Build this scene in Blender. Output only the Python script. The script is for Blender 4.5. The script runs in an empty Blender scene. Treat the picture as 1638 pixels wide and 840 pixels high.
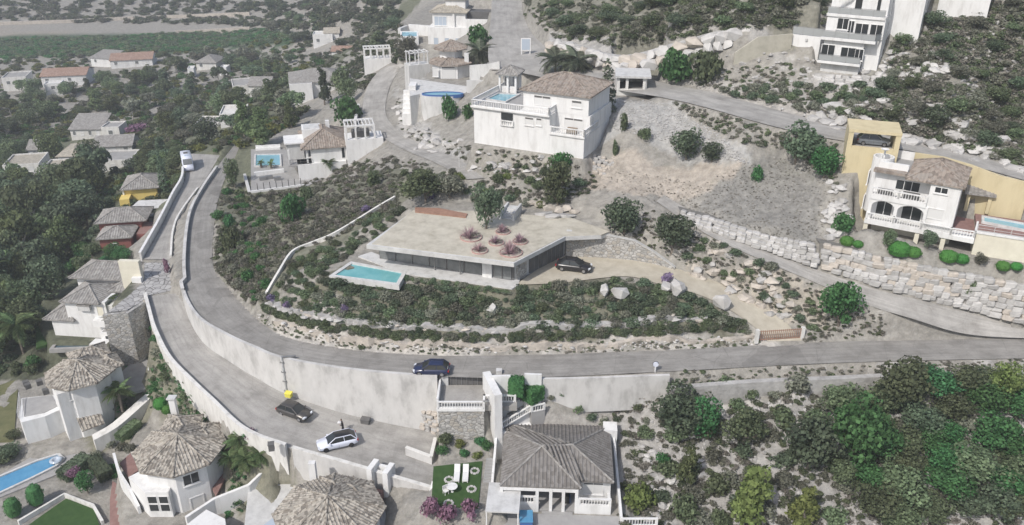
import bpy, math, random
import numpy as np
from mathutils import Vector, Matrix

# ------------------------------------------------------------------ camera, sky, sun, exposure
FPX = 1330.0
CAMZ = 60.0
PITCH = math.radians(26.0)
SC = bpy.context.scene
COL = SC.collection
cam = bpy.data.cameras.new('camera')
cam.sensor_width = 36.0
cam.sensor_fit = 'HORIZONTAL'
cam.lens = FPX / 1638.0 * 36.0
cam.clip_start = 0.5
cam.clip_end = 6000.0
camo = bpy.data.objects.new('camera', cam)
COL.objects.link(camo)
camo.location = (0, 0, CAMZ)
camo.rotation_euler = (math.pi / 2 - PITCH, 0, 0)
SC.camera = camo

SUN_EL, SUN_AZ = math.radians(47), math.radians(218)      # azimuth clockwise from +Y (north)
w = bpy.data.worlds.new('World')
SC.world = w
w.use_nodes = True
wn = w.node_tree
sky = wn.nodes.new('ShaderNodeTexSky')
sky.sky_type = 'NISHITA'
sky.sun_disc = False
sky.sun_elevation = SUN_EL
sky.sun_rotation = SUN_AZ
sky.air_density = 1.0
sky.dust_density = 2.5
sky.ozone_density = 1.0
wn.links.new(sky.outputs[0], wn.nodes['Background'].inputs[0])
wn.nodes['Background'].inputs[1].default_value = 0.15
sl = bpy.data.lights.new('sun', 'SUN')
sl.energy = 3.5
sl.angle = math.radians(0.6)
sl.color = (1.0, 0.955, 0.90)
so = bpy.data.objects.new('sun', sl)
COL.objects.link(so)
so.location = (-60, -40, 150)
sd = Vector((math.sin(SUN_AZ) * math.cos(SUN_EL), math.cos(SUN_AZ) * math.cos(SUN_EL), math.sin(SUN_EL)))
so.rotation_euler = (-sd).to_track_quat('-Z', 'Y').to_euler()
SC.view_settings.view_transform = 'Standard'
SC.view_settings.look = 'None'
SC.view_settings.exposure = 0.04
SC.view_settings.gamma = 1.0
SC.view_settings.use_curve_mapping = False
SC.render.engine = 'CYCLES'
SC.cycles.max_bounces = 5
SC.cycles.diffuse_bounces = 3
SC.cycles.volume_bounces = 0

# ------------------------------------------------------------------ surveying helpers
_c, _s = math.cos(PITCH), math.sin(PITCH)
def ray(px, py):
    dx = (np.asarray(px, float) - 819.0) / FPX
    dy = (420.0 - np.asarray(py, float)) / FPX
    return np.stack([dx, _c + dy * _s, -_s + dy * _c], -1)
def PZ(px, py, z):
    d = ray(px, py)
    t = (z - CAMZ) / d[2]
    return Vector((d[0] * t, d[1] * t, z))
def pxm(p):                                    # picture pixels per metre at a world point
    return FPX / (p[1] * _c - (p[2] - CAMZ) * _s)
def Zm(ox, oy, sc):                            # reads a coordinate taken from an enlarged view
    return lambda x, y: (ox + x / sc, oy + y / sc)

rng = np.random.default_rng(7)
random.seed(7)

def noise2(x, y, scale, seed):
    r = np.random.default_rng(seed)
    T = r.random((64, 64))
    u, v = np.asarray(x) / scale, np.asarray(y) / scale
    i, j = np.floor(u).astype(int), np.floor(v).astype(int)
    a, b = u - i, v - j
    a = a * a * (3 - 2 * a); b = b * b * (3 - 2 * b)
    g = lambda p, q: T[p % 64, q % 64]
    return (g(i, j) * (1 - a) + g(i + 1, j) * a) * (1 - b) + (g(i, j + 1) * (1 - a) + g(i + 1, j + 1) * a) * b - 0.5

# ------------------------------------------------------------------ materials
MATS = {}
def _new(name):
    m = bpy.data.materials.new(name)
    m.use_nodes = True
    MATS[name] = m
    nt = m.node_tree
    return m, nt, nt.nodes['Principled BSDF']
def mat(name, c1, c2=None, scale=1.5, rough=0.85, bump=0.0, metal=0.0, spec=0.3, c3=None, bscale=None, detail=6.0, streak=0):
    m, nt, b = _new(name)
    b.inputs['Roughness'].default_value = rough
    b.inputs['Metallic'].default_value = metal
    b.inputs['Specular IOR Level'].default_value = spec
    if c2 is None:
        b.inputs['Base Color'].default_value = (*c1, 1)
    tc = nt.nodes.new('ShaderNodeTexCoord')
    if c2 is not None:
        n = nt.nodes.new('ShaderNodeTexNoise')
        n.inputs['Scale'].default_value = scale
        n.inputs['Detail'].default_value = detail
        n.inputs['Roughness'].default_value = 0.68
        if streak:                                   # rain streaks: stretched along the upright
            mp = nt.nodes.new('ShaderNodeMapping'); mp.inputs['Scale'].default_value = (1, 1, streak)
            nt.links.new(tc.outputs['Object'], mp.inputs['Vector']); nt.links.new(mp.outputs['Vector'], n.inputs['Vector'])
        else: nt.links.new(tc.outputs['Object'], n.inputs['Vector'])
        r = nt.nodes.new('ShaderNodeValToRGB')
        r.color_ramp.elements[0].position = 0.34
        r.color_ramp.elements[0].color = (*c1, 1)
        r.color_ramp.elements[1].position = 0.68
        r.color_ramp.elements[1].color = (*c2, 1)
        if c3:
            e = r.color_ramp.elements.new(0.5)
            e.color = (*c3, 1)
        nt.links.new(n.outputs['Fac'], r.inputs['Fac'])
        nt.links.new(r.outputs['Color'], b.inputs['Base Color'])
    if bump:
        n2 = nt.nodes.new('ShaderNodeTexNoise')
        n2.inputs['Scale'].default_value = bscale or scale * 6
        n2.inputs['Detail'].default_value = 4
        nt.links.new(tc.outputs['Object'], n2.inputs['Vector'])
        bp = nt.nodes.new('ShaderNodeBump')
        bp.inputs['Strength'].default_value = bump
        bp.inputs['Distance'].default_value = 0.15
        nt.links.new(n2.outputs['Fac'], bp.inputs['Height'])
        nt.links.new(bp.outputs['Normal'], b.inputs['Normal'])
    return m
def cellmat(name, cols, scale=3.0, rough=0.9, squash=(1, 1, 1), bump=0.3, joint=None):
    """mottled pieces: each small cell takes one of the colours"""
    m, nt, b = _new(name)
    b.inputs['Roughness'].default_value = rough
    b.inputs['Specular IOR Level'].default_value = 0.2
    tc = nt.nodes.new('ShaderNodeTexCoord')
    mp = nt.nodes.new('ShaderNodeMapping')
    mp.inputs['Scale'].default_value = squash
    nt.links.new(tc.outputs['Object'], mp.inputs['Vector'])
    v = nt.nodes.new('ShaderNodeTexVoronoi')
    v.inputs['Scale'].default_value = scale
    nt.links.new(mp.outputs['Vector'], v.inputs['Vector'])
    sx = nt.nodes.new('ShaderNodeSeparateColor')
    nt.links.new(v.outputs['Color'], sx.inputs['Color'])
    r = nt.nodes.new('ShaderNodeValToRGB')
    r.color_ramp.interpolation = 'CONSTANT'
    r.color_ramp.elements[0].color = (*cols[0], 1)
    r.color_ramp.elements[1].position = 1.0 / len(cols)
    r.color_ramp.elements[1].color = (*cols[1], 1)
    for k in range(2, len(cols)):
        e = r.color_ramp.elements.new(k / len(cols))
        e.color = (*cols[k], 1)
    nt.links.new(sx.outputs[0], r.inputs['Fac'])
    src = r.outputs['Color']
    if joint:
        v2 = nt.nodes.new('ShaderNodeTexVoronoi')
        v2.feature = 'DISTANCE_TO_EDGE'
        v2.inputs['Scale'].default_value = scale
        nt.links.new(mp.outputs['Vector'], v2.inputs['Vector'])
        lt = nt.nodes.new('ShaderNodeMath'); lt.operation = 'LESS_THAN'
        lt.inputs[1].default_value = 0.05
        nt.links.new(v2.outputs['Distance'], lt.inputs[0])
        mx = nt.nodes.new('ShaderNodeMixRGB')
        mx.inputs['Color2'].default_value = (*joint, 1)
        nt.links.new(lt.outputs[0], mx.inputs['Fac'])
        nt.links.new(src, mx.inputs['Color1'])
        src = mx.outputs['Color']
        bp = nt.nodes.new('ShaderNodeBump')
        bp.inputs['Strength'].default_value = bump
        bp.inputs['Distance'].default_value = 0.2
        nt.links.new(v2.outputs['Distance'], bp.inputs['Height'])
        nt.links.new(bp.outputs['Normal'], b.inputs['Normal'])
    nt.links.new(src, b.inputs['Base Color'])
    return m
def leafmat(name, c1, c2, scale=0.5, var=0.35):
    m, nt, b = _new(name)
    b.inputs['Roughness'].default_value = 0.75
    b.inputs['Specular IOR Level'].default_value = 0.15
    tc = nt.nodes.new('ShaderNodeTexCoord')
    oi = nt.nodes.new('ShaderNodeObjectInfo')
    n = nt.nodes.new('ShaderNodeTexNoise')
    n.inputs['Scale'].default_value = scale
    n.inputs['Detail'].default_value = 5
    n.inputs['Roughness'].default_value = 0.75
    nt.links.new(tc.outputs['Object'], n.inputs['Vector'])
    r = nt.nodes.new('ShaderNodeValToRGB')
    r.color_ramp.elements[0].position = 0.36
    r.color_ramp.elements[0].color = (*c1, 1)
    r.color_ramp.elements[1].position = 0.66
    r.color_ramp.elements[1].color = (*c2, 1)
    nt.links.new(n.outputs['Fac'], r.inputs['Fac'])
    hs = nt.nodes.new('ShaderNodeHueSaturation')
    mr = nt.nodes.new('ShaderNodeMapRange')
    mr.inputs['To Min'].default_value = 1 - var
    mr.inputs['To Max'].default_value = 1 + var
    nt.links.new(oi.outputs['Random'], mr.inputs['Value'])
    nt.links.new(mr.outputs[0], hs.inputs['Value'])
    mr2 = nt.nodes.new('ShaderNodeMapRange')
    mr2.inputs['To Min'].default_value = 0.47
    mr2.inputs['To Max'].default_value = 0.525
    nt.links.new(oi.outputs['Random'], mr2.inputs['Value'])
    nt.links.new(mr2.outputs[0], hs.inputs['Hue'])
    nt.links.new(r.outputs['Color'], hs.inputs['Color'])
    geo = nt.nodes.new('ShaderNodeNewGeometry')          # every leaf its own tone
    mr3 = nt.nodes.new('ShaderNodeMapRange')
    mr3.inputs['To Min'].default_value = .55
    mr3.inputs['To Max'].default_value = 1.55
    nt.links.new(geo.outputs['Random Per Island'], mr3.inputs['Value'])
    mul = nt.nodes.new('ShaderNodeMath'); mul.operation = 'MULTIPLY'
    nt.links.new(mr.outputs[0], mul.inputs[0]); nt.links.new(mr3.outputs[0], mul.inputs[1])
    nt.links.new(mul.outputs[0], hs.inputs['Value'])
    nt.links.new(hs.outputs['Color'], b.inputs['Base Color'])
    tr = nt.nodes.new('ShaderNodeBsdfTranslucent')
    nt.links.new(hs.outputs['Color'], tr.inputs['Color'])
    mx = nt.nodes.new('ShaderNodeMixShader')
    mx.inputs['Fac'].default_value = .42
    nt.links.new(b.outputs[0], mx.inputs[1]); nt.links.new(tr.outputs[0], mx.inputs[2])
    nt.links.new(mx.outputs[0], nt.nodes['Material Output'].inputs['Surface'])
    return m

mat('white', (.58, .575, .56), (.73, .73, .72), 1.1, .8, .05, c3=(.69, .69, .68), streak=.25, detail=9)
mat('offwhite', (.50, .49, .46), (.70, .69, .66), 1.1, .85, .08, c3=(.64, .63, .60), streak=.3, detail=9)
mat('greywhite', (.42, .42, .41), (.60, .60, .59), 1.0, .85, .08, c3=(.54, .54, .53), streak=.3, detail=9)
mat('cream', (.60, .57, .47), (.70, .67, .56), .7, .85, .06)
mat('yellow', (.50, .43, .27), (.60, .525, .345), .8, .85, .06, c3=(.57, .495, .32), streak=.3, detail=9)
mat('creamgrey', (.36, .345, .285), (.48, .46, .39), .8, .9, .1, c3=(.43, .41, .345), detail=9)
mat('yellowbright', (.62, .47, .14), (.70, .55, .2), .7, .85, .05)
mat('redwall', (.20, .075, .065), (.27, .11, .095), 1.0, .85, .08)
mat('concrete', (.44, .44, .43), (.60, .60, .585), .8, .85, .1)
mat('retaining', (.36, .354, .342), (.60, .592, .575), .5, .9, .15, c3=(.53, .523, .507), detail=10, streak=.45)
def roadmat(name, c1, c2, c3, crack=.35, patch=.2):
    """worn paving: broad stains, wear running along the lane, fine cracks and darker repairs"""
    m, nt, b = _new(name)
    b.inputs['Roughness'].default_value = .92
    b.inputs['Specular IOR Level'].default_value = .25
    tc = nt.nodes.new('ShaderNodeTexCoord')
    def noise(src, scale, detail, sx=None):
        n = nt.nodes.new('ShaderNodeTexNoise')
        n.inputs['Scale'].default_value = scale; n.inputs['Detail'].default_value = detail; n.inputs['Roughness'].default_value = .7
        v = tc.outputs[src]
        if sx:
            mp = nt.nodes.new('ShaderNodeMapping'); mp.inputs['Scale'].default_value = sx
            nt.links.new(v, mp.inputs['Vector']); v = mp.outputs['Vector']
        nt.links.new(v, n.inputs['Vector'])
        return n.outputs['Fac']
    def ramp(f, stops):
        r = nt.nodes.new('ShaderNodeValToRGB')
        r.color_ramp.elements[0].position = stops[0][0]; r.color_ramp.elements[0].color = (*stops[0][1], 1)
        r.color_ramp.elements[1].position = stops[-1][0]; r.color_ramp.elements[1].color = (*stops[-1][1], 1)
        for p, c in stops[1:-1]:
            e = r.color_ramp.elements.new(p); e.color = (*c, 1)
        nt.links.new(f, r.inputs['Fac']); return r.outputs['Color']
    def mul(a, b_, f=1.0):
        x = nt.nodes.new('ShaderNodeMixRGB'); x.blend_type = 'MULTIPLY'; x.inputs['Fac'].default_value = f
        nt.links.new(a, x.inputs['Color1']); nt.links.new(b_, x.inputs['Color2']); return x.outputs['Color']
    col = ramp(noise('Object', .35, 12), [(.33, c1), (.5, c3), (.68, c2)])
    col = mul(col, ramp(noise('UV', 1.0, 4, (9, .12, 1)), [(.35, (.86,) * 3), (.62, (1.1,) * 3)]))
    col = mul(col, ramp(noise('Object', 7, 3), [(.3, (.9,) * 3), (.7, (1.08,) * 3)]))
    v = nt.nodes.new('ShaderNodeTexVoronoi'); v.feature = 'DISTANCE_TO_EDGE'; v.inputs['Scale'].default_value = .28
    nt.links.new(tc.outputs['Object'], v.inputs['Vector'])
    col = mul(col, ramp(v.outputs['Distance'], [(.0, (1 - crack,) * 3), (.012, (1, 1, 1))]))
    v2 = nt.nodes.new('ShaderNodeTexVoronoi'); v2.inputs['Scale'].default_value = .16; v2.distance = 'CHEBYCHEV'
    nt.links.new(tc.outputs['Object'], v2.inputs['Vector'])
    sp = nt.nodes.new('ShaderNodeSeparateColor'); nt.links.new(v2.outputs['Color'], sp.inputs['Color'])
    col = mul(col, ramp(sp.outputs[0], [(.8, (1, 1, 1)), (.82, (1 - patch,) * 3)]))
    nt.links.new(col, b.inputs['Base Color'])
    bp = nt.nodes.new('ShaderNodeBump'); bp.inputs['Strength'].default_value = .15; bp.inputs['Distance'].default_value = .1
    nt.links.new(noise('Object', 10, 5), bp.inputs['Height']); nt.links.new(bp.outputs['Normal'], b.inputs['Normal'])
    return m
roadmat('asphalt', (.195, .187, .173), (.315, .304, .284), (.263, .253, .236), .22, .16)
roadmat('lightroad', (.255, .246, .23), (.40, .388, .364), (.338, .327, .307), .14, .1)
roadmat('trackdirt', (.26, .248, .228), (.42, .405, .378), (.35, .337, .313), .15, .08)
mat('sand', (.38, .345, .275), (.50, .465, .385), .7, .95, .15, bscale=9, detail=9)
mat('drytop', (.36, .333, .27), (.54, .51, .43), .7, .95, .3, c3=(.465, .436, .365), bscale=10, detail=12)
mat('gravelpave', (.27, .265, .255), (.36, .355, .345), .8, .95, .1)
mat('deckgrey', (.30, .295, .29), (.37, .365, .355), .9, .9, .06)
mat('redpave', (.22, .13, .115), (.30, .19, .17), 1.2, .9, .1)
mat('glass', (.03, .034, .036), rough=.12, spec=.6)
mat('glassmid', (.12, .128, .128), (.23, .24, .24), .5, .12, spec=.7)
mat('paleglass', (.42, .48, .55), rough=.15, spec=.6)
mat('railglass', (.33, .345, .345), rough=.2, spec=.5)
mat('dark', (.035, .035, .035), rough=.8)
mat('grey_and_shade', (.10, .098, .095), (.15, .148, .145), 1.0)  # dark grey of bins and seats, also shade put in for dim rooms
mat('shutter', (.62, .62, .61), rough=.7)
mat('metal', (.30, .30, .30), rough=.45, metal=.6)
mat('rust', (.24, .14, .10), (.36, .22, .16), 2.0, .9, .2)
mat('rustrim', (.42, .26, .24), (.50, .34, .32), 3, .9)
mat('wood', (.20, .15, .10), (.29, .23, .17), 2.5, .85, .1)
mat('bark', (.13, .11, .09), (.23, .20, .17), 3.0, .95, .4)
mat('palebark', (.32, .30, .27), (.44, .42, .39), 3.0, .95, .3)
mat('water_teal', (.10, .33, .35), (.20, .44, .45), .35, .08, .04, spec=.5, bscale=1.5)
mat('water_blue', (.07, .24, .42), (.12, .32, .50), .5, .08, .04, spec=.5, bscale=1.5)
mat('water_pale', (.18, .38, .46), (.25, .46, .53), .5, .08, .04, spec=.5, bscale=1.5)
mat('water_dark', (.05, .085, .115), (.09, .13, .16), .5, .08, .04, spec=.5, bscale=1.5)
mat('pooltile', (.16, .36, .37), (.22, .42, .43), 2.0, .5)
mat('bluepaint', (.06, .13, .32), rough=.5)
mat('lawn', (.030, .070, .018), (.052, .10, .03), 1.2, .95, .4, bscale=14)
mat('drylawn', (.10, .11, .05), (.17, .165, .085), .6, .95, .4, bscale=12)
mat('rock', (.28, .272, .26), (.46, .452, .435), .7, .95, .5, c3=(.38, .372, .358), bscale=3, detail=9)
mat('whiterock', (.36, .35, .33), (.58, .57, .55), .6, .95, .5, c3=(.48, .47, .455), bscale=3, detail=9)
mat('warmrock', (.34, .31, .27), (.54, .49, .43), .7, .95, .5, c3=(.45, .41, .36), bscale=3, detail=9)
mat('darkjoint', (.13, .125, .115), (.2, .195, .18), 2.0, .95)
cellmat('stonework', [(.33, .325, .31), (.42, .41, .39), (.38, .355, .315), (.46, .45, .43)], 1.9, .95, (1, 1, 1.5), .5, (.2, .195, .185))
cellmat('paving', [(.36, .355, .35), (.42, .415, .405), (.32, .315, .31), (.39, .385, .375)], 1.1, .95, (1, 1, 1), .3, (.16, .155, .15))
cellmat('tile_beige', [(.35, .32, .275), (.22, .197, .168), (.30, .28, .245), (.17, .155, .135), (.41, .38, .33)], 3.6)
cellmat('tile_grey', [(.27, .26, .245), (.21, .20, .19), (.31, .30, .285), (.24, .23, .215)], 2.6)
cellmat('tile_dark', [(.175, .165, .155), (.21, .20, .19), (.15, .14, .13), (.19, .18, .17)], 2.8)
cellmat('tile_brown', [(.25, .21, .18), (.31, .265, .225), (.20, .17, .145), (.285, .255, .225)], 2.8)
cellmat('tile_red', [(.30, .20, .155), (.25, .165, .13), (.34, .245, .20)], 2.6)
cellmat('tile_pale', [(.36, .33, .275), (.31, .285, .24), (.40, .37, .31)], 2.4)
leafmat('leaf_mid', (0.101, 0.137, 0.077), (0.211, 0.257, 0.145))
leafmat('leaf_dark', (0.080, 0.113, 0.073), (0.173, 0.217, 0.138))
leafmat('leaf_grey', (0.156, 0.164, 0.124), (0.274, 0.283, 0.223))
leafmat('leaf_dry', (0.225, 0.213, 0.180), (0.345, 0.330, 0.280))
leafmat('leaf_bright', (0.052, 0.142, 0.052), (0.111, 0.245, 0.097), var=.18)
leafmat('leaf_pine', (0.092, 0.129, 0.063), (0.202, 0.238, 0.113))
leafmat('leaf_olive', (0.129, 0.164, 0.054), (0.238, 0.274, 0.100), var=.2)
leafmat('leaf_palm', (0.110, 0.164, 0.073), (0.229, 0.293, 0.143))
leafmat('leaf_palmgrey', (0.119, 0.143, 0.100), (0.219, 0.238, 0.173))
leafmat('leaf_topiary', (0.059, 0.173, 0.040), (0.100, 0.256, 0.066), var=.1)
leafmat('flower_pink', (.24, .13, .18), (.34, .21, .29), var=.15)
leafmat('flower_lilac', (.20, .16, .27), (.30, .25, .37), var=.15)
leafmat('flower_pale', (.34, .22, .24), (.48, .36, .38), var=.15)
mat('paint_grey', (.10, .095, .09), rough=.3, metal=.5, spec=.5)
mat('paint_white', (.66, .69, .78), rough=.25, spec=.5)
mat('paint_blue', (.02, .028, .07), rough=.22, spec=.6)
mat('paint_black', (.02, .019, .02), rough=.25, spec=.6)
mat('paint_silver', (.4, .43, .46), rough=.3, metal=.3, spec=.5)
mat('rubber', (.022, .022, .022), rough=.85)
mat('rim', (.42, .42, .43), rough=.35, metal=.8)
mat('darkrim', (.06, .06, .065), rough=.4, metal=.6)
mat('headlamp', (.65, .68, .72), rough=.15, spec=.6)
mat('taillamp', (.32, .02, .02), rough=.25)
mat('plastic_yellow', (.68, .62, .10), rough=.5)
mat('cloth_dark', (.028, .027, .028), rough=.9)
mat('cloth_white', (.6, .6, .6), rough=.9)
mat('skin', (.42, .27, .2), rough=.6)
mat('hair', (.10, .08, .065), rough=.8)
mat('pink', (.62, .35, .38), rough=.7)

# ------------------------------------------------------------------ mesh helpers
class MB:
    def __init__(s): s.v, s.f = [], []
    def add(s, vs, fs):
        k = len(s.v)
        s.v += [tuple(p) for p in vs]
        s.f += [tuple(i + k for i in f) for f in fs]
        return s
    def box(s, x0, x1, y0, y1, z0, z1):
        return s.add([(x0, y0, z0), (x1, y0, z0), (x1, y1, z0), (x0, y1, z0), (x0, y0, z1), (x1, y0, z1), (x1, y1, z1), (x0, y1, z1)],
                     [(3, 2, 1, 0), (4, 5, 6, 7), (0, 1, 5, 4), (1, 2, 6, 5), (2, 3, 7, 6), (3, 0, 4, 7)])
    def prism(s, poly, z0, z1):
        """poly: xy list; z0/z1 number or list"""
        n = len(poly)
        a = sum(poly[i][0] * poly[(i + 1) % n][1] - poly[(i + 1) % n][0] * poly[i][1] for i in range(n))
        zz0 = z0 if hasattr(z0, '__len__') else [z0] * n
        zz1 = z1 if hasattr(z1, '__len__') else [z1] * n
        idx = list(range(n))
        if a < 0: idx.reverse()
        vs = [(poly[i][0], poly[i][1], zz0[i]) for i in idx] + [(poly[i][0], poly[i][1], zz1[i]) for i in idx]
        fs = [tuple(range(n - 1, -1, -1)), tuple(range(n, 2 * n))]
        fs += [(i, (i + 1) % n, n + (i + 1) % n, n + i) for i in range(n)]
        return s.add(vs, fs)
    def tube(s, p0, p1, r0, r1=None, n=6, cap=True):
        r1 = r0 if r1 is None else r1
        p0, p1 = Vector(p0), Vector(p1)
        d = (p1 - p0).normalized()
        a = d.orthogonal().normalized()
        b = d.cross(a)
        vs = []
        for p, r in ((p0, r0), (p1, r1)):
            for k in range(n):
                t = 2 * math.pi * k / n
                vs.append(p + (a * math.cos(t) + b * math.sin(t)) * r)
        fs = [(k, (k + 1) % n, n + (k + 1) % n, n + k) for k in range(n)]
        if cap: fs += [tuple(range(n - 1, -1, -1)), tuple(range(n, 2 * n))]
        return s.add(vs, fs)
    def lathe(s, prof, n=12, c=(0, 0, 0)):
        vs = []
        for r, z in prof:
            for k in range(n):
                t = 2 * math.pi * k / n
                vs.append((c[0] + r * math.cos(t), c[1] + r * math.sin(t), c[2] + z))
        m = len(prof)
        fs = [(j * n + k, j * n + (k + 1) % n, (j + 1) * n + (k + 1) % n, (j + 1) * n + k) for j in range(m - 1) for k in range(n)]
        fs += [tuple(range(n - 1, -1, -1)), tuple((m - 1) * n + k for k in range(n))]
        return s.add(vs, fs)
    def bar(s, p0, p1, w, h):
        """box beam between two points, w across and h high (top centred on the line)"""
        p0, p1 = Vector(p0), Vector(p1)
        d = (p1 - p0); d.z = 0
        if d.length < 1e-6: d = Vector((1, 0, 0))
        q = Vector((-d.y, d.x, 0)).normalized() * (w / 2)
        u = Vector((0, 0, h / 2))
        vs = [p0 - q - u, p1 - q - u, p1 + q - u, p0 + q - u, p0 - q + u, p1 - q + u, p1 + q + u, p0 + q + u]
        return s.add(vs, [(3, 2, 1, 0), (4, 5, 6, 7), (0, 1, 5, 4), (1, 2, 6, 5), (2, 3, 7, 6), (3, 0, 4, 7)])
    def mesh(s, name):
        me = bpy.data.meshes.new(name)
        me.from_pydata(s.v, [], s.f)
        me.validate(); me.update()
        return me
def tag(o, label=None, cat=None, group=None, kind=None):
    if label: o['label'] = label
    if cat:
        o['category'] = cat
        kind = kind or 'thing'
    if group: o['group'] = group
    if kind: o['kind'] = kind
    return o
def link(name, me, m=None, parent=None, smooth=False):
    o = bpy.data.objects.new(name, me)
    COL.objects.link(o)
    if m is not None:
        if isinstance(m, str): m = MATS[m]
        if not me.materials: me.materials.append(m)
    if smooth:
        me.polygons.foreach_set('use_smooth', [True] * len(me.polygons))
    if parent is not None: o.parent = parent
    return o
def mk(name, mb, m, parent=None, smooth=False):
    return link(name, mb.mesh(name), m, parent, smooth)
def empty(name, loc, rz=0.0, label=None, cat=None, group=None, kind=None):
    o = bpy.data.objects.new(name, None)
    COL.objects.link(o)
    o.empty_display_size = 0.3
    o.location = loc
    o.rotation_euler = (0, 0, rz)
    return tag(o, label, cat, group, kind)
def npmesh(name, V, Fq):
    """fast mesh from arrays; Fq (n,k)"""
    V = np.asarray(V, np.float32); Fq = np.asarray(Fq, np.int32)
    me = bpy.data.meshes.new(name)
    me.vertices.add(len(V)); me.vertices.foreach_set('co', V.ravel())
    n, k = Fq.shape
    me.loops.add(n * k); me.loops.foreach_set('vertex_index', Fq.ravel())
    me.polygons.add(n)
    me.polygons.foreach_set('loop_start', np.arange(0, n * k, k, dtype=np.int32))
    me.update(calc_edges=True)
    return me
# ------------------------------------------------------------------ the lie of the land: road edges, level pads, spot heights
def E(s):
    return [tuple(float(q) for q in p.split(',')) for p in s.split()]
ROADS = {
 'upper_road': (E('383,222,4.2 345,270,5.2 318,310,5.8 300,349,6.2 292,418,6.5 297,467,6.7 321,508,6.9 366,536,7.1 410,556,7.2 455,573,7.3 560,591,7.5 700,602,7.7 850,604,7.9 1070,594,8.2 1300,582,8.6 1500,576,8.9 1720,572,9.2'),
                E('391,225,4.2 361,284,5.2 352,310,5.8 345,339,6.2 340,418,6.5 362,456,6.7 395,495,6.9 430,525,7.1 470,543,7.2 520,553,7.3 600,563,7.5 720,569,7.7 850,567,7.9 1070,560,8.2 1300,548,8.6 1500,543,8.9 1720,540,9.2'), 'asphalt', .5),
 'lower_road': (E('236,474,4.9 243,500,4.6 252,530,4.0 275,575,3.6 310,612,3.2 345,645,2.9 395,690,2.3 460,716,1.5 560,745,.7 692,784,0'),
                E('275,470,4.9 285,482,4.6 300,508,4.0 331,556,3.5 365,577,3.4 405,602,3.0 455,631,2.5 540,657,1.6 620,675,.9 702,692,.2'), 'lightroad', 0.35),
 'driveway': (E('229,415,4.9 258,362,4.9 280,318,4.8 296,285,4.6 291,245,4.4'),
              E('272,415,4.9 276,373,4.9 289,342,4.8 330,285,4.6 352,248,4.4'), 'lightroad', 0.6),
 'hill_track': (E('745,287,18.6 700,262,17 655,243,15 620,225,13.8 585,200,12.6 580,170,12.4 590,135,13 612,110,14.5 640,102,16'),
                E('775,285,18.8 735,255,17.4 690,238,15.4 645,215,14 620,190,12.9 617,165,12.8 625,135,13.5 640,112,15 655,106,16.3'), 'trackdirt', 1.0),
 'plaza_road': (E('787,-8,29.3 785,30,27.8 782,62,26.6 781,92,25.8 786,112,25.4'),
                E('833,-8,29.3 838,25,27.8 852,55,26.8 885,85,26.6 910,108,26.4'), 'lightroad', 1.0),
 'hill_road': (E('800,108,25.6 860,122,26.2 960,140,27.2 1060,156,27.6 1130,172,27.6 1230,200,27.3 1330,222,26.8 1480,246,25.6 1660,294,24.2'),
               E('870,82,26.6 920,100,27 1000,116,27.8 1060,132,27.8 1140,148,27.7 1240,175,27.4 1340,200,26.9 1480,228,25.8 1660,276,24.4'), 'lightroad', 1.0),
 'concrete_track': (E('1050,322,18.4 1090,350,17.6 1150,385,16.6 1240,425,15.2 1300,450,13.9 1380,485,12.7 1460,510,11.6 1550,535,9.7 1680,543,9.3'),
                    E('1062,312,18.6 1100,335,17.8 1170,375,16.8 1250,410,15.4 1310,433,14.4 1400,462,13.5 1480,482,12.4 1570,505,10.9 1680,530,9.6'), 'trackdirt', 0.8),
 'sand_driveway': (E('824,456,13 900,452,13 1000,442,12.9 1060,456,12.6 1120,472,12 1170,497,11 1212,527,9.6 1228,546,8.75'),
                   E('858,432,13 905,406,13 1000,412,13 1075,428,12.8 1140,448,12.2 1200,478,11.2 1250,510,9.9 1283,545,8.75'), 'sand', 0.8),
}
def cr(pts, n=8):
    P = [Vector(p) for p in pts]
    P = [P[0] * 2 - P[1]] + P + [P[-1] * 2 - P[-2]]
    out = []
    for i in range(1, len(P) - 2):
        a, b, c, d = P[i - 1], P[i], P[i + 1], P[i + 2]
        for k in range(n):
            t = k / n
            out.append(0.5 * ((2 * b) + (c - a) * t + (2 * a - 5 * b + 4 * c - d) * t * t + (3 * b - a - 3 * c + d) * t ** 3))
    out.append(P[-2])
    return out
RW = {}
for nm, (L, R, m_, bl) in ROADS.items():
    RW[nm] = (cr([PZ(*p) for p in L]), cr([PZ(*p) for p in R]), m_, bl)
    if nm == 'lower_road':
        for i, (a, b) in enumerate(zip(*RW[nm][:2])):
            b += (b - a).normalized() * .7
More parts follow.
